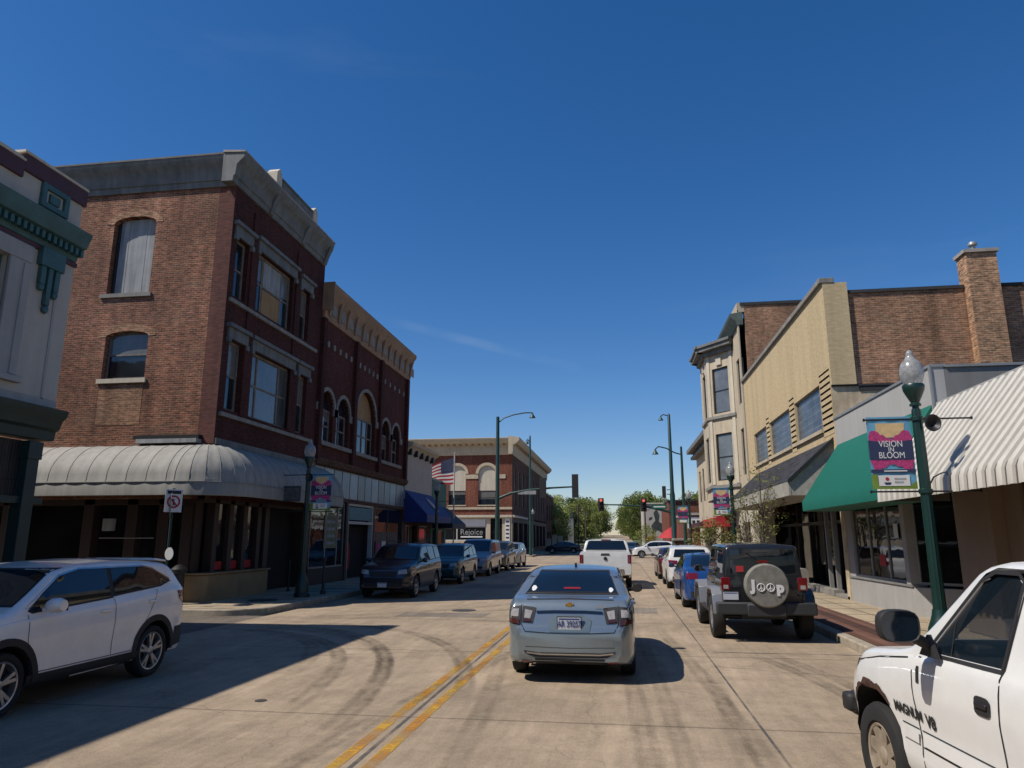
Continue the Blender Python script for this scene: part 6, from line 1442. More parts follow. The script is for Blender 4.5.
# cream building with oriel
B = empty('oriel_building', (6.5, 42, 0), 0, 'three storey cream stone building with corner bay window at right', 'building'); pb = PB(B)
ye, yf = 37.25, 47.3
mb = wall(FW, ye, yf, 3.4, 13.6, [(37.9, 38.9, 8.8, 11.2), (37.9, 38.9, 5.1, 7.5)], .2, M['cream']); pb(mb, 'front_wall')
for z0, z1 in ((8.8, 11.2), (5.1, 7.5)): win(B, FW, 37.9, 38.9, z0, z1, .15, 'frame_dark', 'glass_curtain')
bay = [(6.5, 39.9), (5.25, 41.6), (5.25, 44.2), (6.5, 45.8)]
for i, (p, q) in enumerate(zip(bay[:-1], bay[1:])):
    dx, dy = q[0] - p[0], q[1] - p[1]; L = math.hypot(dx, dy)
    F = Frame('O', (p[0], p[1], dx / L, dy / L, -dy / L, dx / L))
    c = L / 2; ww = .62 if i != 1 else .75
    holes = [(c - ww, c + ww, 8.75, 11.35), (c - ww, c + ww, 5.0, 7.6)]
    mb = wall(F, 0, L, 4.0, 12.4, holes, .2, M['cream']); pb(mb, 'bay_wall')
    for h in holes:
        w_ = win(B, F, *h, .15, 'frame_dark', 'glass_curtain', fw=.07)
    for z in (8.45, 4.6):
        mb = MB(); mb.fbox(F, -.05, L + .05, -.12, .05, z, z + .16); pb(mb, 'bay_sill', M['stone'])
    mb = MB(); mb.fbox(F, .05, .28, -.05, .02, 4.8, 12.2); mb.fbox(F, L - .28, L - .05, -.05, .02, 4.8, 12.2); pb(mb, 'bay_pilaster', M['cream_pale'], bevel=.01)
    mb = MB(); mb.fbox(F, c - .2, c + .2, -.09, .02, 11.5, 11.95); pb(mb, 'bay_ornament', M['cream_pale'])
    mb = MB(); mb.fbox(F, -.12, L + .12, -.22, .1, 12.15, 12.4); mb.fbox(F, -.3, L + .3, -.5, .1, 12.4, 12.62); mb.fbox(F, -.35, L + .35, -.6, .1, 12.62, 12.78); pb(mb, 'bay_cornice', M['cornice_grey'], bevel=.01)
mb = MB(); mb.prism([(x, y, 12.78) for x, y in bay], (0, 0, .1)); mb.prism([(x, y, 3.95) for x, y in bay], (0, 0, .06)); pb(mb, 'bay_roof', M['roof_tar'])
mb = MB(); cornice_run(mb, FW, ye - .05, yf, [(-.2, 12.8), (.1, 12.8), (.15, 13.0), (.4, 13.2), (.45, 13.4), (-.2, 13.5)]); pb(mb, 'cornice', pbr('verdigris cornice', (.10, .13, .11), .7, var=.3))
mb = MB(); mb.fbox(FW, ye, yf, -.05, .3, 13.5, 14.0); mb.fbox(FW, ye, ye + .35, -.06, .0, 3.4, 13.6); pb(mb, 'parapet', M['cream'])
mb = MB(); mb.box(6.8, 26, ye, ye + .3, 3.0, 13.85); pb(mb, 'side_wall', M['brick_common']); mb = MB(); mb.box(6.6, 26, ye - .05, ye + .35, 13.85, 14.0); pb(mb, 'side_coping', M['roof_tar'])
mb = MB(); mb.box(7.0, 26, ye + .3, yf, .1, 13.6, M['black_void']); mb.box(6.8, 26, yf - .2, yf, .1, 13.6, M['brick_common']); pb(mb, 'core')
mb = wall(FW, ye, yf, .15, 3.4, [(38, 40.4, .6, 2.7), (41, 42.1, .2, 2.6), (42.8, 46.6, .6, 2.6)], .3, M['cream_pale']); pb(mb, 'ground_wall')
for a, b, z0, z1 in [(38, 40.4, .6, 2.7), (41, 42.1, .2, 2.6), (42.8, 46.6, .6, 2.6)]: win(B, FW, a, b, z0, z1, .2, 'frame_dark', 'glass_shop', rails=())
mb = MB(); mb.prism([(6.5, 42.3, 3.35), (5.25, 42.3, 3.0), (5.25, 42.3, 2.55), (6.5, 42.3, 2.55)], (0, 5.2, 0)); pb(mb, 'red_awning', M['awn_red'])
mb = MB(); mb.lathe([(.42, 0), (.42, -.08), (.001, -.08)], (6.38, 43.4, 3.95), 'x', 20); pb(mb, 'round_sign', M['white_flat']); mb = MB(); mb.lathe([(.3, 0), (.3, -.03), (.001, -.03)], (6.29, 43.4, 3.95), 'x', 20); pb(mb, 'sign_emblem', M['maroon'])
b = plain_building('two storey cream building with bracketed cornice beyond the bay window', Frame('W', 6.35), 47.4, 59.8, 0.1, 8.3, 16, 'cream', [(48.2 + 2.3 * k, 49.3 + 2.3 * k, 4.6, 7.0) for k in range(5)], 'cornice_grey', side='brick_common')
mb = MB(); mb.fbox(Frame('W', 6.35), 47.3, 59.9, -.75, 0, 8.56, 8.85); mb.fbox(Frame('W', 6.35), 47.3, 59.9, -.45, 0, 8.1, 8.29); PB(b)(mb, 'cornice', M['cornice_grey'])
mb = MB(); mb.prism([(6.35, 50, 3.2), (5.3, 50, 2.9), (5.3, 50, 2.6), (6.35, 50, 2.6)], (0, 6, 0)); PB(b)(mb, 'awning', M['maroon'])
# beyond the intersection on the right
b = plain_building('single storey brick building with white sign board across the intersection', Frame('S', 80), 7.0, 24, .1, 4.3, 12, 'brick_far', [(8.5 + 3.2 * k, 10.6 + 3.2 * k, .8, 2.5) for k in range(5)], 'coping')
mb = MB(); mb.fbox(Frame('S', 80), 7.2, 12.2, -.12, 0, 2.9, 4.1); mb.fbox(Frame('S', 80), 12.8, 17, -.12, 0, 2.9, 4.1); sgn = PB(b)(mb, 'sign_board', M['white_flat'])
for k in range(9):
    mb = MB(); x = 7.7 + k * .47 + (.6 if k > 8 else 0); mb.fbox(Frame('S', 80), x, x + .3, -.14, -.12, 3.3, 3.75); mb.build('sign_marks', M['black_flat'], sgn)
b = plain_building('tall red brick building side wall beyond the low brick building', Frame('S', 118), 7.8, 22, .1, 7.6, 20, 'brick_far', [(10 + 3 * k, 11 + 3 * k, 4.2, 6) for k in range(4)], 'roof_tar')
b = plain_building('white walled building with large dark mural far up the street', Frame('S', 142), 4.6, 9.6, .2, 8.3, 16, 'white_stucco', [], 'cream_pale')
mb = MB(); random.seed(5)
F_ = Frame('S', 142)
mb.fprism(F_, [(6.2, 2.6), (6.0, 4.2), (6.8, 5.2), (6.5, 6.6), (7.1, 7.4), (7.6, 6.2), (7.4, 5.0), (8.3, 4.4), (8.0, 2.9), (7.1, 3.4)], -.03, 0); mb.fprism(F_, [(5.6, 5.2), (6.2, 5.5), (6.2, 5.9), (5.6, 5.6)], -.03, 0); PB(b)(mb, 'mural', pbr('dark mural paint', (.04, .05, .045), .8, var=.5, scale=1))
mb = MB(); mb.fprism(F_, [(4.7, .8), (4.7, 2.1), (6.6, 2.4), (6.6, .8)], -.04, 0); PB(b)(mb, 'lower_mural', pbr('orange mural paint', (.30, .14, .03), .8, var=.5, scale=1))
m = MB(); m.lathe([(2.1, 1.9), (1.1, 2.9), (.05, 3.5)], (7.7, 112, 0), 'z', 10); m.tube([(7.7, 112, 0), (7.7, 112, 3.0)], .04); tag(m.build('parasol', M['awn_red']), 'small red parasol in front of the mural building', 'parasol')
# ------------------------------------------------------------------ street lamps, banners
def street_lamp(x, y, label, h=4.1, speaker=False, arms=((1, 0),), hook=False):
    """post with acorn globe; arms = (dir, full length?) pairs along x"""
    L_ = empty('street_lamp', (x, y, .15), 0, label, 'street lamp', 'acorn street lamps')
    m = MB(); m.lathe([(.24, 0), (.24, .10), (.20, .14), (.19, .42), (.14, .55), (.12, .62), (.105, .70)], seg=16); m.build('base', M['pole_green'], L_)
    m = MB(); m.lathe([(.095, .68), (.088, 1.2), (.078, h - .75), (.07, h - .35), (.065, h - .30)], seg=24, flute=.08); m.build('post', M['pole_green'], L_)
    m = MB(); m.lathe([(.055, h - .45), (.05, h - .26), (.085, h - .25), (.085, h - .22), (.06, h - .20), (.10, h - .12), (.155, h + .0), (.165, h + .07), (.15, h + .10)], seg=24); m.build('lamp_cup', M['pole_green'], L_)
    m = MB(); m.lathe([(.12, h + .085), (.165, h + .17), (.185, h + .26), (.18, h + .36), (.15, h + .44), (.13, h + .47), (.10, h + .49), (.075, h + .54), (.055, h + .58), (.06, h + .61), (.045, h + .64), (.001, h + .68)], seg=20, flute=.05); m.build('globe', M['globe'], L_)
    for s in arms:
        for z in (h - .46, h - 1.60):
            m = MB(); m.tube([(s * .06, 0, z), (s * .80, 0, z)], .014, seg=8); m.lathe([(.001, -.02), (.025, -.01), (.025, .01), (.001, .02)], (s * .80, 0, z), 'x', 10); m.build('banner_arm', M['black_metal'], L_)
    m = MB(); m.lathe([(.075, h - .50), (.095, h - .49), (.095, h - .43), (.075, h - .42)], seg=16); m.build('collar', M['pole_green'], L_); m = MB(); m.lathe([(.085, h - 1.64), (.10, h - 1.63), (.10, h - 1.57), (.085, h - 1.56)], seg=16); m.build('collar', M['pole_green'], L_)
    if speaker:
        m = MB(); m.lathe([(.04, 0), (.06, .04), (.125, .16), (.135, .17), (.135, .185), (.12, .19), (.03, .12), (.001, .10)], (0, 0, 0), 'y', 24)
        for v in m.bm.verts: v.co = Vector((.13 + v.co.x * .9, -.18 + .02 - (v.co.y - .1) , h - .56 + v.co.z))
        m.build('horn_speaker', M['black_metal'], L_)
    if hook:
        m = MB(); m.tube([(.07, 0, h - 1.5), (.14, 0, h - 1.38), (.26, 0, h - 1.32), (.34, 0, h - 1.30), (.35, 0, h - 1.36)], .012, seg=6); m.build('basket_hook', M['black_metal'], L_)
    return L_

def banner(x, y, s, z1, label, h=1.10, w=.66, detail=True):
    """vertical street banner seen from -y, hung on side s of the post at x"""
    Bn = empty('banner', (x + s * .44, y, z1 - h), 0, label, 'banner', 'vision in bloom banners')
    def P(name, polys, mat, d, parent=Bn):
        m = MB()
        for pl in polys:
            for sy in (-1, 1): m.face([(u, sy * d, z) for u, z in pl])
        return m.build(name, M[mat], parent)
    m = MB(); n = 10; rows = [[(-w / 2 + w * i / n, .003 * math.sin(i * 1.3), h * j / 4) for i in range(n + 1)] for j in range(5)]
    m.grid(rows); cl = m.build('cloth', M['sky_print'], Bn)
    P('printed_tent', [[(-.20, .78), (.20, .78), (.24, 1.0), (-.20, 1.0)]], 'peach', .006, cl)
    def blob(cx, cz, r, seed):
        rnd = random.Random(seed); return [(cx + r * (1 + .15 * rnd.uniform(-1, 1)) * math.cos(2 * math.pi * k / 14), cz + r * (1 + .15 * rnd.uniform(-1, 1)) * math.sin(2 * math.pi * k / 14)) for k in range(14)]
    fl = [(-.23, .80, .09), (-.13, .75, .075), (.23, .80, .09), (.13, .75, .075), (-.27, .72, .05), (.28, .72, .05), (-.03, .72, .05), (.04, .715, .05), (-.22, .36, .085), (-.12, .40, .075), (.22, .36, .085), (.12, .40, .075), (.0, .42, .06), (-.28, .42, .045), (.28, .42, .045)]
    for i, (a, b, r) in enumerate(fl): P('printed_flower', [blob(a, b, r, i)], 'pink', .008 + .0004 * (i % 8), cl)
    P('printed_band', [[(-w / 2, .44), (w / 2, .44), (w / 2, .74), (.0, .70), (-w / 2, .74)]], 'navy', .0125, cl)
    P('printed_strip', [[(-w / 2, .245), (w / 2, .245), (w / 2, .295), (-w / 2, .295)]], 'navy', .0125, cl)
    P('printed_grass', [[(-w / 2, .0), (w / 2, .0), (w / 2, .12), (.24, .06), (-.24, .06), (-.24, .22), (-w / 2, .22)]], 'grass_print', .008, cl)
    P('printed_label', [[(-.235, .045), (.225, .045), (.225, .205), (-.235, .205)]], 'white_flat', .0125, cl)
    if detail:
        for sy, rot in ((-1, (R(90), 0, 0)), (1, (R(90), 0, R(180)))):
            for t, z, sz in (('VISION', .678, .135), ('IN', .592, .10), ('BLOOM', .505, .135)):
                text_obj('banner_lettering', t, sz, M['white_flat'], cl, (0, sy * .0145, z), rot, .0005, 'CENTER', .84 if t != 'IN' else .9)
        P('printed_logo', [[(-.16, .10), (-.05, .10), (-.07, .065), (-.14, .065)]], 'navy', .0155, cl); P('printed_logo', [blob(-.105, .15, .028, 3)], 'red_flat', .0155, cl)
        P('printed_small_print', [[(.0, .14), (.17, .14), (.17, .165), (.0, .165)], [(.0, .09), (.13, .09), (.13, .115), (.0, .115)], ], 'board_grey', .0155, cl)
        P('printed_small_print', [[(-.14, .262), (.2, .262), (.2, .278), (-.14, .278)]], 'white_flat', .0145, cl)
    Bn.scale = (1, 1, 1.04)
    return Bn
street_lamp(4.73, 12.05, 'green street lamp with black horn speaker and bloom banner, nearest at right', 4.06, True, (-1, 1), True)
banner(4.73, 12.05, -1, 4.06 - .46 + .15, 'colourful vision in bloom banner on the nearest lamp at right')
street_lamp(-9.62, 21.4, 'street lamp on the left corner sidewalk with banner toward the road', 4.15, True, (-1, 1))
banner(-9.62, 21.4, 1, 4.15 - .46 + .15, 'vision in bloom banner in shade on the left corner lamp')
street_lamp(4.72, 31.5, 'street lamp with banner beside the small tree at right', 4.25, False, (-1,))
banner(4.72, 31.5, -1, 4.25 - .46 + .15, 'vision in bloom banner beside the red awning')
street_lamp(4.72, 50.5, 'small distant street lamp with banner near the right signal pole', 4.3, False, (-1,))
banner(4.72, 50.5, -1, 4.3 - .46 + .15, 'distant bloom banner near the right signal pole', detail=False)
street_lamp(-9.5, 37.2, 'street lamp in front of the blue awning at left', 4.1, False, (1,))
street_lamp(-9.3, 78.5, 'distant street lamp at the corner brick building', 4.2, False, ())
# dark hanging sign board on the lamp's building side
m = MB(); m.box(-10.55, -9.85, 21.38, 21.42, 3.02, 3.50); hb = tag(m.build('hanging_sign', pbr('dark sign board', (.035, .04, .045), .6, var=.3)), 'dark rectangular sign hanging from the left corner lamp', 'sign')
m = MB(); m.box(-10.5, -9.9, 21.365, 21.378, 3.08, 3.44); m.build('sign_face', pbr('worn sign face', (.07, .075, .08), .6, var=.6, scale=9), hb)

# ------------------------------------------------------------------ sign post by the alley
sp = empty('road_sign', (-11.75, 17.75, .15), 0, 'small octagonal sign and white no-left-turn sign on a green post at the alley', 'road sign')
m = MB(); m.tube([(0, 0, 0), (0, 0, 3.05)], .035, seg=8); m.build('post', M['pole_green'], sp)
m = MB(); Fo = Frame('O', (.05, -.05, math.cos(R(52)), math.sin(R(52)), math.sin(R(52)), -math.cos(R(52))))
m.fbox(Fo, -.22, .22, -.004, .004, 2.42, 3.02); sf = m.build('sign_plate', M['white_flat'], sp, .002)
m = MB(); m.fbox(Fo, -.17, .17, -.016, -.006, 2.90, 2.98, M['black_flat']); m.build('sign_marks', None, sf)
def ringz(F, cz, r0, r1, d, mat, name, parent, n=24):
    m = MB()
    for k in range(n):
        a, b = 2 * math.pi * k / n, 2 * math.pi * (k + 1) / n
        m.face([F(r0 * math.cos(a), d, cz + r0 * math.sin(a)), F(r1 * math.cos(a), d, cz + r1 * math.sin(a)), F(r1 * math.cos(b), d, cz + r1 * math.sin(b)), F(r0 * math.cos(b), d, cz + r0 * math.sin(b))])
    return m.build(name, mat, parent)
ringz(Fo, 2.69, .125, .17, -.012, M['red_flat'], 'prohibition_ring', sf)
m = MB(); m.face([Fo(-.11, -.014, 2.79), Fo(-.08, -.014, 2.82), Fo(.11, -.014, 2.59), Fo(.08, -.014, 2.56)]); m.build('prohibition_bar', M['red_flat'], sf)
m = MB(); m.fbox(Fo, -.02, .02, -.012, -.008, 2.60, 2.75); m.fbox(Fo, -.08, .02, -.012, -.008, 2.72, 2.76); m.build('sign_arrow', M['black_flat'], sf)
Fp = Frame('O', (-.05, .02, math.cos(R(-60)), math.sin(R(-60)), math.sin(R(-60)), -math.cos(R(-60))))
m = MB(); m.fprism(Fp, [(.36 * math.cos(R(22.5 + 45 * k)), 2.62 + .36 * math.sin(R(22.5 + 45 * k))) for k in range(8)], -.004, .004); m.build('octagon_plate', M['board_grey'], sp)
m = MB(); m.lathe([(.16, -.0), (.16, -.01), (.001, -.01)], (.12, -.12, 1.35), 'y', 20); m.build('round_tag', M['white_flat'], sp)
for v in COL.objects[-1].data.vertices: v.co.x = .12 + (v.co.x - .12) * .75
m = MB(); m.lathe([(.16, 0), (.16, .8), (.22, .84), (.22, .92), (.1, 1.02), (.001, 1.05)], (0, 0, 0), 'z', 16); o = tag(m.build('litter_bin', M['black_metal']), 'black iron litter bin beside the sign post', 'litter bin'); o.location = (-11.9, 18.55, .15)
for i, (x, y) in enumerate(((-9.45, 22.6),)):
    r = empty('bollard', (x, y, .15), 0, 'short black post beside the left corner lamp', 'bollard')
    m = MB(); m.lathe([(.09, 0), (.09, .08), (.045, .14), (.04, 1.0), (.06, 1.02), (.06, 1.1), (.001, 1.14)], seg=14); m.build('post', M['black_metal'], r)
r = empty('bollard', (-11.1, 23.6, .15), 0, 'slim black post by the dark entrance of the grey awning building', 'bollard')
m = MB(); m.lathe([(.07, 0), (.07, .04), (.03, .06), (.03, .95), (.05, .97), (.001, 1.02)], seg=12); m.build('post', M['black_metal'], r)

# ------------------------------------------------------------------ traffic signals
def signal_head(parent, x, y, z, n=3, s=1., face=-1, lit=0, plate_=False, w=.30):
    h = .36 * n * s
    m = MB(); m.box(x - w / 2 * s, x + w / 2 * s, y - .1, y + .1, z - h / 2, z + h / 2)
    if plate_: m.box(x - w * .85 * s, x + w * .85 * s, y - .01 * face + .02, y + .03, z - h / 2 - .12, z + h / 2 + .12)
    o = m.build('signal_head', M['trim_black'], parent, .02)
    for k in range(n):
        zc = z + h / 2 - .18 * s - .36 * s * k
        yl = y + face * .105
        q = MB(); q.lathe([(.115 * s, 0), (.09 * s, face * .02), (.001, face * .03)], (x, yl, zc), 'y', 16)
        q.build('lens', M['signal_lit'] if (lit and k == 0) else M['lamp_dark'], o)
        q = MB(); n2 = 10; rows = []
        for d in (0, .2 * s):
            rows.append([(x + .13 * s * math.cos(R(-20 + 220 * j / n2)), yl + face * d, zc + .13 * s * math.sin(R(-20 + 220 * j / n2))) for j in range(n2 + 1)])
        q.grid(rows); q.build('visor', M['black_metal'], o)
    return o
M['lamp_dark'] = pbr('unlit signal lens', (.05, .02, .01), .3, var=0)
def luminaire(parent, pts, name='luminaire'):
    m = MB(); m.tube(pts, .05, seg=8); a = m.build('lamp_arm', M['pole_far'], parent)
    x, y, z = pts[-1]; m = MB(); m.lathe([(.06, 0), (.08, -.12), (.12, -.2), (.22, -.34), (.25, -.40), (.22, -.40), (.001, -.36)], (x, y, z), 'z', 16); m.build('lamp_hood', M['pole_far'], a)
# left pole, y = 55
T = empty('traffic_signal', (-9.25, 55, .15), 0, 'green traffic signal pole with mast arm and luminaire at the left corner', 'traffic signal')
m = MB(); m.lathe([(.28, 0), (.28, .3), (.19, .5), (.17, 2), (.13, 11.0), (.12, 11.1), (.001, 11.15)], seg=16); m.build('pole', M['pole_far'], T)
luminaire(T, [(0, 0, 10.6), (.5, 0, 11.0), (1.3, 0, 11.25), (2.2, 0, 11.38), (2.75, 0, 11.36)])
m = MB(); m.tube([(0, 0, 4.7), (1.0, 0, 5.1), (2.4, 0, 5.35), (4.2, 0, 5.5), (6.15, 0, 5.58)], [.12, .11, .09, .075, .06], seg=10); m.tube([(0, 0, 3.3), (0, 0, 3.6)], .2, seg=10); arm = m.build('mast_arm', M['pole_far'], T)
signal_head(T, 3.55, -.15, 5.5, 4, 1.05, 1, w=.46); signal_head(T, 6.0, -.15, 5.62, 5, .98, 1, w=.50)
m = MB(); m.box(1.6, 3.0, -.08, -.05, 5.02, 5.3); m.build('street_name_sign', M['board_grey'], T)
# right pole, y = 70 (far side) with lit signals
T = empty('traffic_signal', (4.9, 68, .15), 0, 'tall green signal pole at right with two red signals on its long mast arm', 'traffic signal')
m = MB(); m.lathe([(.30, 0), (.30, .3), (.22, .5), (.24, 5.6), (.18, 6), (.13, 13.1), (.001, 13.3)], seg=16); m.build('pole', M['pole_far'], T)
luminaire(T, [(0, 0, 13.0), (-.5, 0, 13.15), (-.75, 0, 13.0)])
m = MB(); m.tube([(0, 0, 4.0), (-1.2, 0, 4.3), (-2.6, 0, 4.6), (-4.6, 0, 4.75), (-6.9, 0, 4.8)], [.12, .11, .09, .07, .05], seg=10); m.build('mast_arm', M['pole_far'], T)
signal_head(T, -6.55, -.2, 4.78, 3, 1.1, -1, lit=1, w=.48); signal_head(T, -2.65, -.2, 4.72, 3, 1.1, -1, lit=1, w=.48)
m = MB(); m.box(-1.9, -.55, -.12, -.08, 4.35, 4.75); o = m.build('street_name_sign', pbr('green road sign', (.0, .11, .065), .5, var=.1), T); m = MB(); m.box(-1.75, -.7, -.13, -.12, 4.5, 4.62); m.build('sign_marks', M['white_flat'], o)
m = MB(); m.tube([(0, 0, 6.1), (-.5, 0, 6.1)], .04, seg=6); m.tube([(0, 0, 5.7), (-.5, 0, 5.7)], .04, seg=6); m.build('side_bracket', M['black_metal'], T)
o = signal_head(T, -.75, -.1, 5.9, 3, 1.0, 1, w=.34)
T = empty('tall_street_light', (4.85, 56, .15), 0, 'tall slim street light with curved arm behind the right banner lamp', 'street light')
m = MB(); m.lathe([(.16, 0), (.14, .5), (.12, 4), (.08, 8.6), (.001, 8.65)], seg=14); m.build('pole', M['pole_far'], T)
luminaire(T, [(0, 0, 8.0), (-.5, 0, 8.15), (-1.1, 0, 8.5), (-1.7, 0, 8.65), (-1.95, 0, 8.45)])
T = empty('tall_street_light', (-9.2, 74 - 1.5 + 3, .15), 0, 'tall green street light against the far corner brick building', 'street light')
m = MB(); m.lathe([(.18, 0), (.15, .5), (.12, 5), (.09, 12.3), (.001, 12.6)], seg=14); m.build('pole', M['pole_far'], T); luminaire(T, [(0, 0, 11.6), (-.25, 0, 12.1), (-.35, 0, 12.0)])

# brick pier at the right kerb
T = empty('brick_pier', (4.85, 58.6, .15), 0, 'low brick pier with stone cap at the right of the intersection', 'pier')
m = MB(); m.box(-.65, .65, -.65, .65, 0, 1.55); m.build('brickwork', M['brick_brown'], T); m = MB(); m.box(-.8, .8, -.8, .8, 1.553, 1.72); m.build('cap', M['coping'], T, .02)
for i, (x, y, h_) in enumerate(((-8.9, 100, 2.1), (-8.2, 101.5, 2.0), (-9.6, 99, 1.6))):
    m = MB(); m.box(-.28, .28, -.28, .28, 0, h_); m.box(-.33, .33, -.33, .33, h_ + .003, h_ + .1)
    o = m.build('gate_pillar', M['cream']); o.location = (x, y, .1); tag(o, ('tan stone pillar, tallest of three beyond the intersection', 'tan stone pillar nearest the road beyond the intersection', 'short tan stone pillar next to the corner brick building')[i], 'pillar', 'tan pillars beyond the intersection')

# ------------------------------------------------------------------ flag
T = empty('flagpole', (-10.75, 46.6, .15), 0, 'slim pale flagpole behind the green shop', 'flagpole')
m = MB(); m.tube([(0, 0, 0), (0, 0, 7.2)], .045, seg=8); m.lathe([(.001, 7.2), (.08, 7.27), (.001, 7.34)], seg=10); m.build('pole', M['frame_white'], T)
Fl = empty('flag', (-10.75, 46.6, 7.25), 0, 'united states flag flying left from its pole', 'flag', None)
def fp(u, v):       # u along the fly (towards -x), v down the hoist
    lift = .42 * u * (1 - v) * .9
    return (-.05 - 1.72 * u * (1 - .06 * v), .13 * math.sin(u * 7 + v * 1.5) * u, -.12 - 1.75 * v - (.75 * (u ** 1.3) * (1 - v) * 1.0) - .02 * math.sin(u * 9))
def fpatch(name, u0, u1, v0, v1, mat, off, nu=12, nv=2):
    m = MB(); m.grid([[(lambda p: (p[0], p[1] + off, p[2]))(fp(u0 + (u1 - u0) * i / nu, v0 + (v1 - v0) * j / nv)) for i in range(nu + 1)] for j in range(nv + 1)]); return m.build(name, mat, Fl, recalc=False)
for k in range(13):
    fpatch('stripe', 0 if k > 6 else .0, 1, k / 13, (k + 1) / 13, M['red_flat'] if k % 2 == 0 else M['white_flat'], 0)
for off in (-.012, .012):
    cn_ = fpatch('canton', 0, .45, 0, 7 / 13, M['navy'], off, 8, 6)
    m = MB()
    for i in range(6):
        for j in range(5):
            p = fp(.04 + .07 * i, .05 + .095 * j); m.face([(p[0] - .013, p[1] + off * 1.4, p[2]), (p[0], p[1] + off * 1.4, p[2] + .013), (p[0] + .013, p[1] + off * 1.4, p[2]), (p[0], p[1] + off * 1.4, p[2] - .013)])
    m.build('stars', M['white_flat'], cn_, recalc=False)

Fl.scale = (1.12, 1, 1.0)
# ------------------------------------------------------------------ trees
def tree_mesh(seed, h, cw, ch, n_leaf, leaf, trunk_r, base, clumps=26, thin=False):
    rnd = random.Random(seed)
    t = MB(); pts = [(0, 0, -.2), (rnd.uniform(-.05, .05), 0, h * .3), (rnd.uniform(-.2, .2) * (.3 if thin else 1), rnd.uniform(-.2, .2) * (.3 if thin else 1), h * .6), (0, 0, h * .9)]
    t.tube(pts, [trunk_r, trunk_r * .8, trunk_r * .5, trunk_r * .15], seg=8)
    cl = []
    for k in range(clumps):
        a, u = rnd.uniform(0, 6.28), rnd.uniform(-1, 1); r = rnd.uniform(.35, 1) ** .5
        rr = math.sqrt(1 - u * u) * (1 - .25 * max(u, 0))
        c = Vector((cw * r * rr * math.cos(a), cw * r * rr * math.sin(a), base + ch * (.5 + .5 * u * r)))
        cl.append((c, rnd.uniform(.18, .36) * min(cw, ch * .6) * (1.1 if not thin else .9)))
        s = Vector((0, 0, min(c.z - .1, h * rnd.uniform(.25, .6)))); mid = (s + c) / 2 + Vector((0, 0, .05 * h))
        t.tube([tuple(s), tuple(mid), tuple(c)], [trunk_r * .35, trunk_r * .2, trunk_r * .07], seg=5)
    f = MB(); 
    for k in range(n_leaf):
        c, r = cl[rnd.randrange(len(cl))]
        d = Vector((rnd.gauss(0, 1), rnd.gauss(0, 1), rnd.gauss(0, .8))); d = d.normalized() * r * rnd.uniform(.25, 1.15) ** .6
        p = c + d; ax = Vector((rnd.gauss(0, 1), rnd.gauss(0, 1), rnd.gauss(0, 1))).normalized(); bx = ax.orthogonal().normalized(); s = leaf * rnd.uniform(.6, 1.3)
        f.face([p - ax * s, p + bx * s * .55, p + ax * s, p - bx * s * .55])
    return t, f
protos = {}
def tree(kind, x, y, z, label, cat='tree', group=None, sc=1., rz=0., mat=None):
    if kind not in protos:
        t, f = tree_mesh(*KIND[kind][0], **KIND[kind][2]); a = t.build('trunk', M['bark']); b = f.build('crown', M[KIND[kind][1]], recalc=False)
        protos[kind] = (a.data, b.data); bpy.data.objects.remove(a); bpy.data.objects.remove(b)
    T = empty('tree', (x, y, z), rz, label, cat, group); T.scale = (sc,) * 3
    a = bpy.data.objects.new('trunk', protos[kind][0]); b = bpy.data.objects.new('crown', protos[kind][1])
    for o in (a, b): COL.objects.link(o); o.parent = T
    if mat:
        b.material_slots[0].link = 'OBJECT'; b.material_slots[0].material = M[mat]
    return T
KIND = {'big': ((11, 9.5, 4.4, 8.8, 9000, .20, .28, .6), 'leaf', dict(clumps=46)), 'big2': ((23, 10, 4.2, 9.4, 9000, .20, .28, .5), 'leaf_dark', dict(clumps=50)),
        'bare': ((31, 8, 3.6, 6.2, 1500, .13, .22, 1.8), 'leaf_rust', dict(clumps=60)), 'street': ((41, 4.6, .95, 2.9, 620, .055, .035, 1.5), 'leaf_near', dict(clumps=46, thin=True)),
        'low': ((51, 3.2, 1.7, 3.0, 1500, .09, .09, .3), 'leaf', dict(clumps=24))}
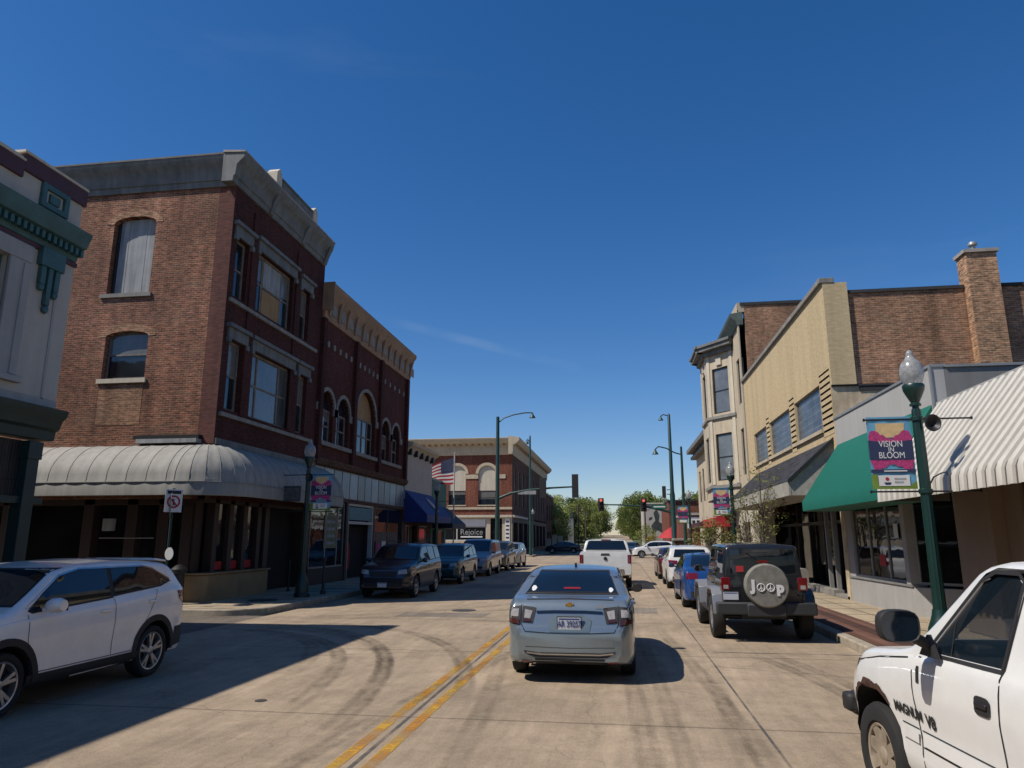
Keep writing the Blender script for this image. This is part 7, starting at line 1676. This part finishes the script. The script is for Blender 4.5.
far = [('big', -13.5, 128, 'bright green tree just past the left buildings', 1.02), ('big2', -15, 150, 'dense green tree behind the left row', 1.1), ('big', -9.0, 172, 'rounded green tree left of the uphill road', 1.15), ('big2', -12.5, 205, 'tall green tree left of the uphill road', 1.25), ('big', -8.0, 232, 'pale green tree high on the left of the road', 1.25), ('big2', -8.2, 262, 'dark tree at the top of the left row', 1.3), ('big', -17.5, 185, 'wide tree filling the back of the left row', 1.25),
       ('big2', 5.2, 176, 'dark green tree right of the uphill road', 1.1), ('big', 5.0, 205, 'bright tree right of the uphill road', 1.3), ('big2', 7.0, 235, 'tall tree behind the mural building', 1.5), ('big', 5.4, 262, 'pale tree at the top of the right row', 1.25), ('bare', 12.5, 160, 'half bare brown tree behind the mural building', 1.25), ('bare', 16.5, 150, 'half bare tree behind the tall brick wall', 1.3), ('bare', 15, 108, 'budding tree behind the low brick building', 1.1), ('big', 20, 130, 'yellow green tree behind the low brick building', 1.1), ('big', -26, 170, 'tree at the far left behind the grey building', 1.3), ('big2', 13.5, 250, 'far tree above the mural building', 1.4), ('big2', -11.5, 320, 'tree at the top of the hill left of the road end', 1.3), ('big', 12.5, 330, 'tree at the top of the hill right of the road end', 1.3), ('big2', -10.2, 292, 'tree closing the left side of the road at the hill top', 1.2), ('big', 5.6, 300, 'tree closing the right side of the road at the hill top', 1.3), ('big2', 1.8, 348, 'lowest distant tree standing beyond the crest of the road', .9), ('big', -24, 240, 'large tree on the left horizon', 1.5), ('big2', 24, 240, 'large tree on the right horizon', 1.5)]
for i, (k, x, y, lb, s) in enumerate(far): tree(k, x, y, hgt(y) - .1, lb, 'tree', 'trees along the uphill road', s * .98, i * 1.3)
tree('street', 4.75, 25.4, .15, 'slender young street tree in front of the dark canopy', 'tree', None, 1.0, .4)
tree('street', 4.72, 28.6, .15, 'second slender young tree just behind the first one', 'tree', None, .8, 2.2)
tree('low', 4.8, 40.5, .15, 'bushy small tree beside the red awning', 'tree', None, .75, 0, 'leaf_near')
tree('low', 4.3, 124, .15, 'low green bush left of the crossing white crossover', 'bush', None, 1.1, 2)
tree('low', -8.6, 112, .1, 'low bush by the tan pillars', 'bush', None, .8, 4)
for i, (x, y) in enumerate(((-6.9, 150), (5.0, 158), (-6.6, 118), (4.4, 128))):
    r = empty('utility_pole', (x, y, hgt(y)), 0, ('wooden pole among the left trees', 'wooden pole among the right trees', 'slim wooden pole nearest on the left beyond the intersection', 'slim wooden pole beside the mural building')[i], 'utility pole')
    m = MB(); m.tube([(0, 0, -.2), (0, 0, 7.2)], .13, seg=8); m.build('pole', M['bark'], r); m = MB(); m.box(-.9, .9, -.06, .06, 6.5, 6.62); m.build('crossarm', M['bark'], r)

# ------------------------------------------------------------------ light, sky, camera
EL, AZ = math.atan2(1, math.hypot(.68, .35)), math.atan2(-.68, -.35)
w = bpy.data.worlds.new('World'); scene.world = w; w.use_nodes = True; nt = w.node_tree
bg = nt.nodes['Background']; sk = nt.nodes.new('ShaderNodeTexSky'); sk.sky_type = 'NISHITA'; sk.sun_disc = False
sk.sun_elevation = EL; sk.sun_rotation = AZ; sk.altitude = 200; sk.air_density = 1.0; sk.dust_density = .3; sk.ozone_density = 3.0
tcw = nt.nodes.new('ShaderNodeTexCoord')
# thin high cloud streaks
mp = nt.nodes.new('ShaderNodeMapping'); mp.inputs['Scale'].default_value = (1.1, 3.0, 9.0); mp.inputs['Rotation'].default_value = (0, R(12), R(20))
no = nt.nodes.new('ShaderNodeTexNoise'); no.inputs['Scale'].default_value = 1.6; no.inputs['Detail'].default_value = 7; no.inputs['Roughness'].default_value = .55
nt.links.new(tcw.outputs['Generated'], mp.inputs[0]); nt.links.new(mp.outputs[0], no.inputs['Vector'])
cr = nt.nodes.new('ShaderNodeMapRange'); cr.inputs['From Min'].default_value = .60; cr.inputs['From Max'].default_value = .85; cr.inputs['To Max'].default_value = .04
nt.links.new(no.outputs['Fac'], cr.inputs['Value'])
hs_ = nt.nodes.new('ShaderNodeHueSaturation'); hs_.inputs['Saturation'].default_value = 1.33; nt.links.new(sk.outputs[0], hs_.inputs['Color'])
mx = nt.nodes.new('ShaderNodeMix'); mx.data_type = 'RGBA'; mx.inputs['B'].default_value = (6, 6.6, 7.4, 1)
tv = nt.nodes.new('ShaderNodeVectorMath'); tv.operation = 'MULTIPLY'; tv.inputs[1].default_value = (1.04, .985, 1.09); nt.links.new(hs_.outputs[0], tv.inputs[0])
nt.links.new(cr.outputs[0], mx.inputs['Factor']); nt.links.new(tv.outputs[0], mx.inputs['A']); # one long wisp low over the rooftops, lying along a great circle of the sky
def sky_dir(az, el): return Vector((math.sin(R(az)) * math.cos(R(el)), math.cos(R(az)) * math.cos(R(el)), math.sin(R(el))))
def vdot(vec):
    d = nt.nodes.new('ShaderNodeVectorMath'); d.operation = 'DOT_PRODUCT'; d.inputs[1].default_value = vec; nt.links.new(tcw.outputs['Generated'], d.inputs[0]); return d.outputs['Value']
def mth(op, a, b_=None, clamp=False):
    x = nt.nodes.new('ShaderNodeMath'); x.operation = op; x.use_clamp = clamp
    for i_, q in enumerate((a, b_)):
        if q is None: continue
        if isinstance(q, (int, float)): x.inputs[i_].default_value = q
        else: nt.links.new(q, x.inputs[i_])
    return x.outputs[0]
wA, wB = sky_dir(-18.8, 17.0), sky_dir(-3.8, 13.6); wN = wA.cross(wB).normalized(); wC = (wA + wB).normalized()
across = mth('DIVIDE', vdot(wN), .008); band = mth('SUBTRACT', 1.0, mth('MULTIPLY', across, across), True)
along = mth('SUBTRACT', 1.0, mth('DIVIDE', mth('SUBTRACT', 1.0, vdot(wC)), .012), True)
n9 = nt.nodes.new('ShaderNodeTexNoise'); n9.inputs['Scale'].default_value = 14; n9.inputs['Detail'].default_value = 6; nt.links.new(tcw.outputs['Generated'], n9.inputs['Vector'])
wisp = mth('MULTIPLY', mth('MULTIPLY', band, along), mth('MULTIPLY', mth('SUBTRACT', n9.outputs['Fac'], .32, True), .26))
mx2 = nt.nodes.new('ShaderNodeMix'); mx2.data_type = 'RGBA'; mx2.inputs['B'].default_value = (6, 6.6, 7.4, 1); nt.links.new(wisp, mx2.inputs['Factor']); nt.links.new(mx.outputs['Result'], mx2.inputs['A'])
nt.links.new(mx2.outputs['Result'], bg.inputs['Color'])
bg.inputs['Strength'].default_value = .100
sd = bpy.data.lights.new('sun', 'SUN'); sd.energy = 5.2; sd.angle = R(.53); sd.color = (1, .935, .84)
so = bpy.data.objects.new('sun', sd); COL.objects.link(so); so.rotation_euler = Vector((.68, .35, -1)).to_track_quat('-Z', 'Y').to_euler(); so.location = (0, 0, 40)
cd = bpy.data.cameras.new('camera'); co = bpy.data.objects.new('camera', cd); COL.objects.link(co); scene.camera = co
F_PX = 715.0; PITCH = math.atan(154 / F_PX); YAW = math.atan(108 / math.hypot(F_PX, 154))
cd.sensor_fit = 'HORIZONTAL'; cd.sensor_width = 36; cd.lens = 36 * F_PX / 1024; cd.clip_start = .05; cd.clip_end = 2000
co.location = (0, 0, 1.9); co.rotation_euler = (R(90) + PITCH, 0, YAW)
scene.view_settings.view_transform = 'Standard'; scene.view_settings.look = 'None'; scene.view_settings.exposure = 0; scene.view_settings.gamma = 1
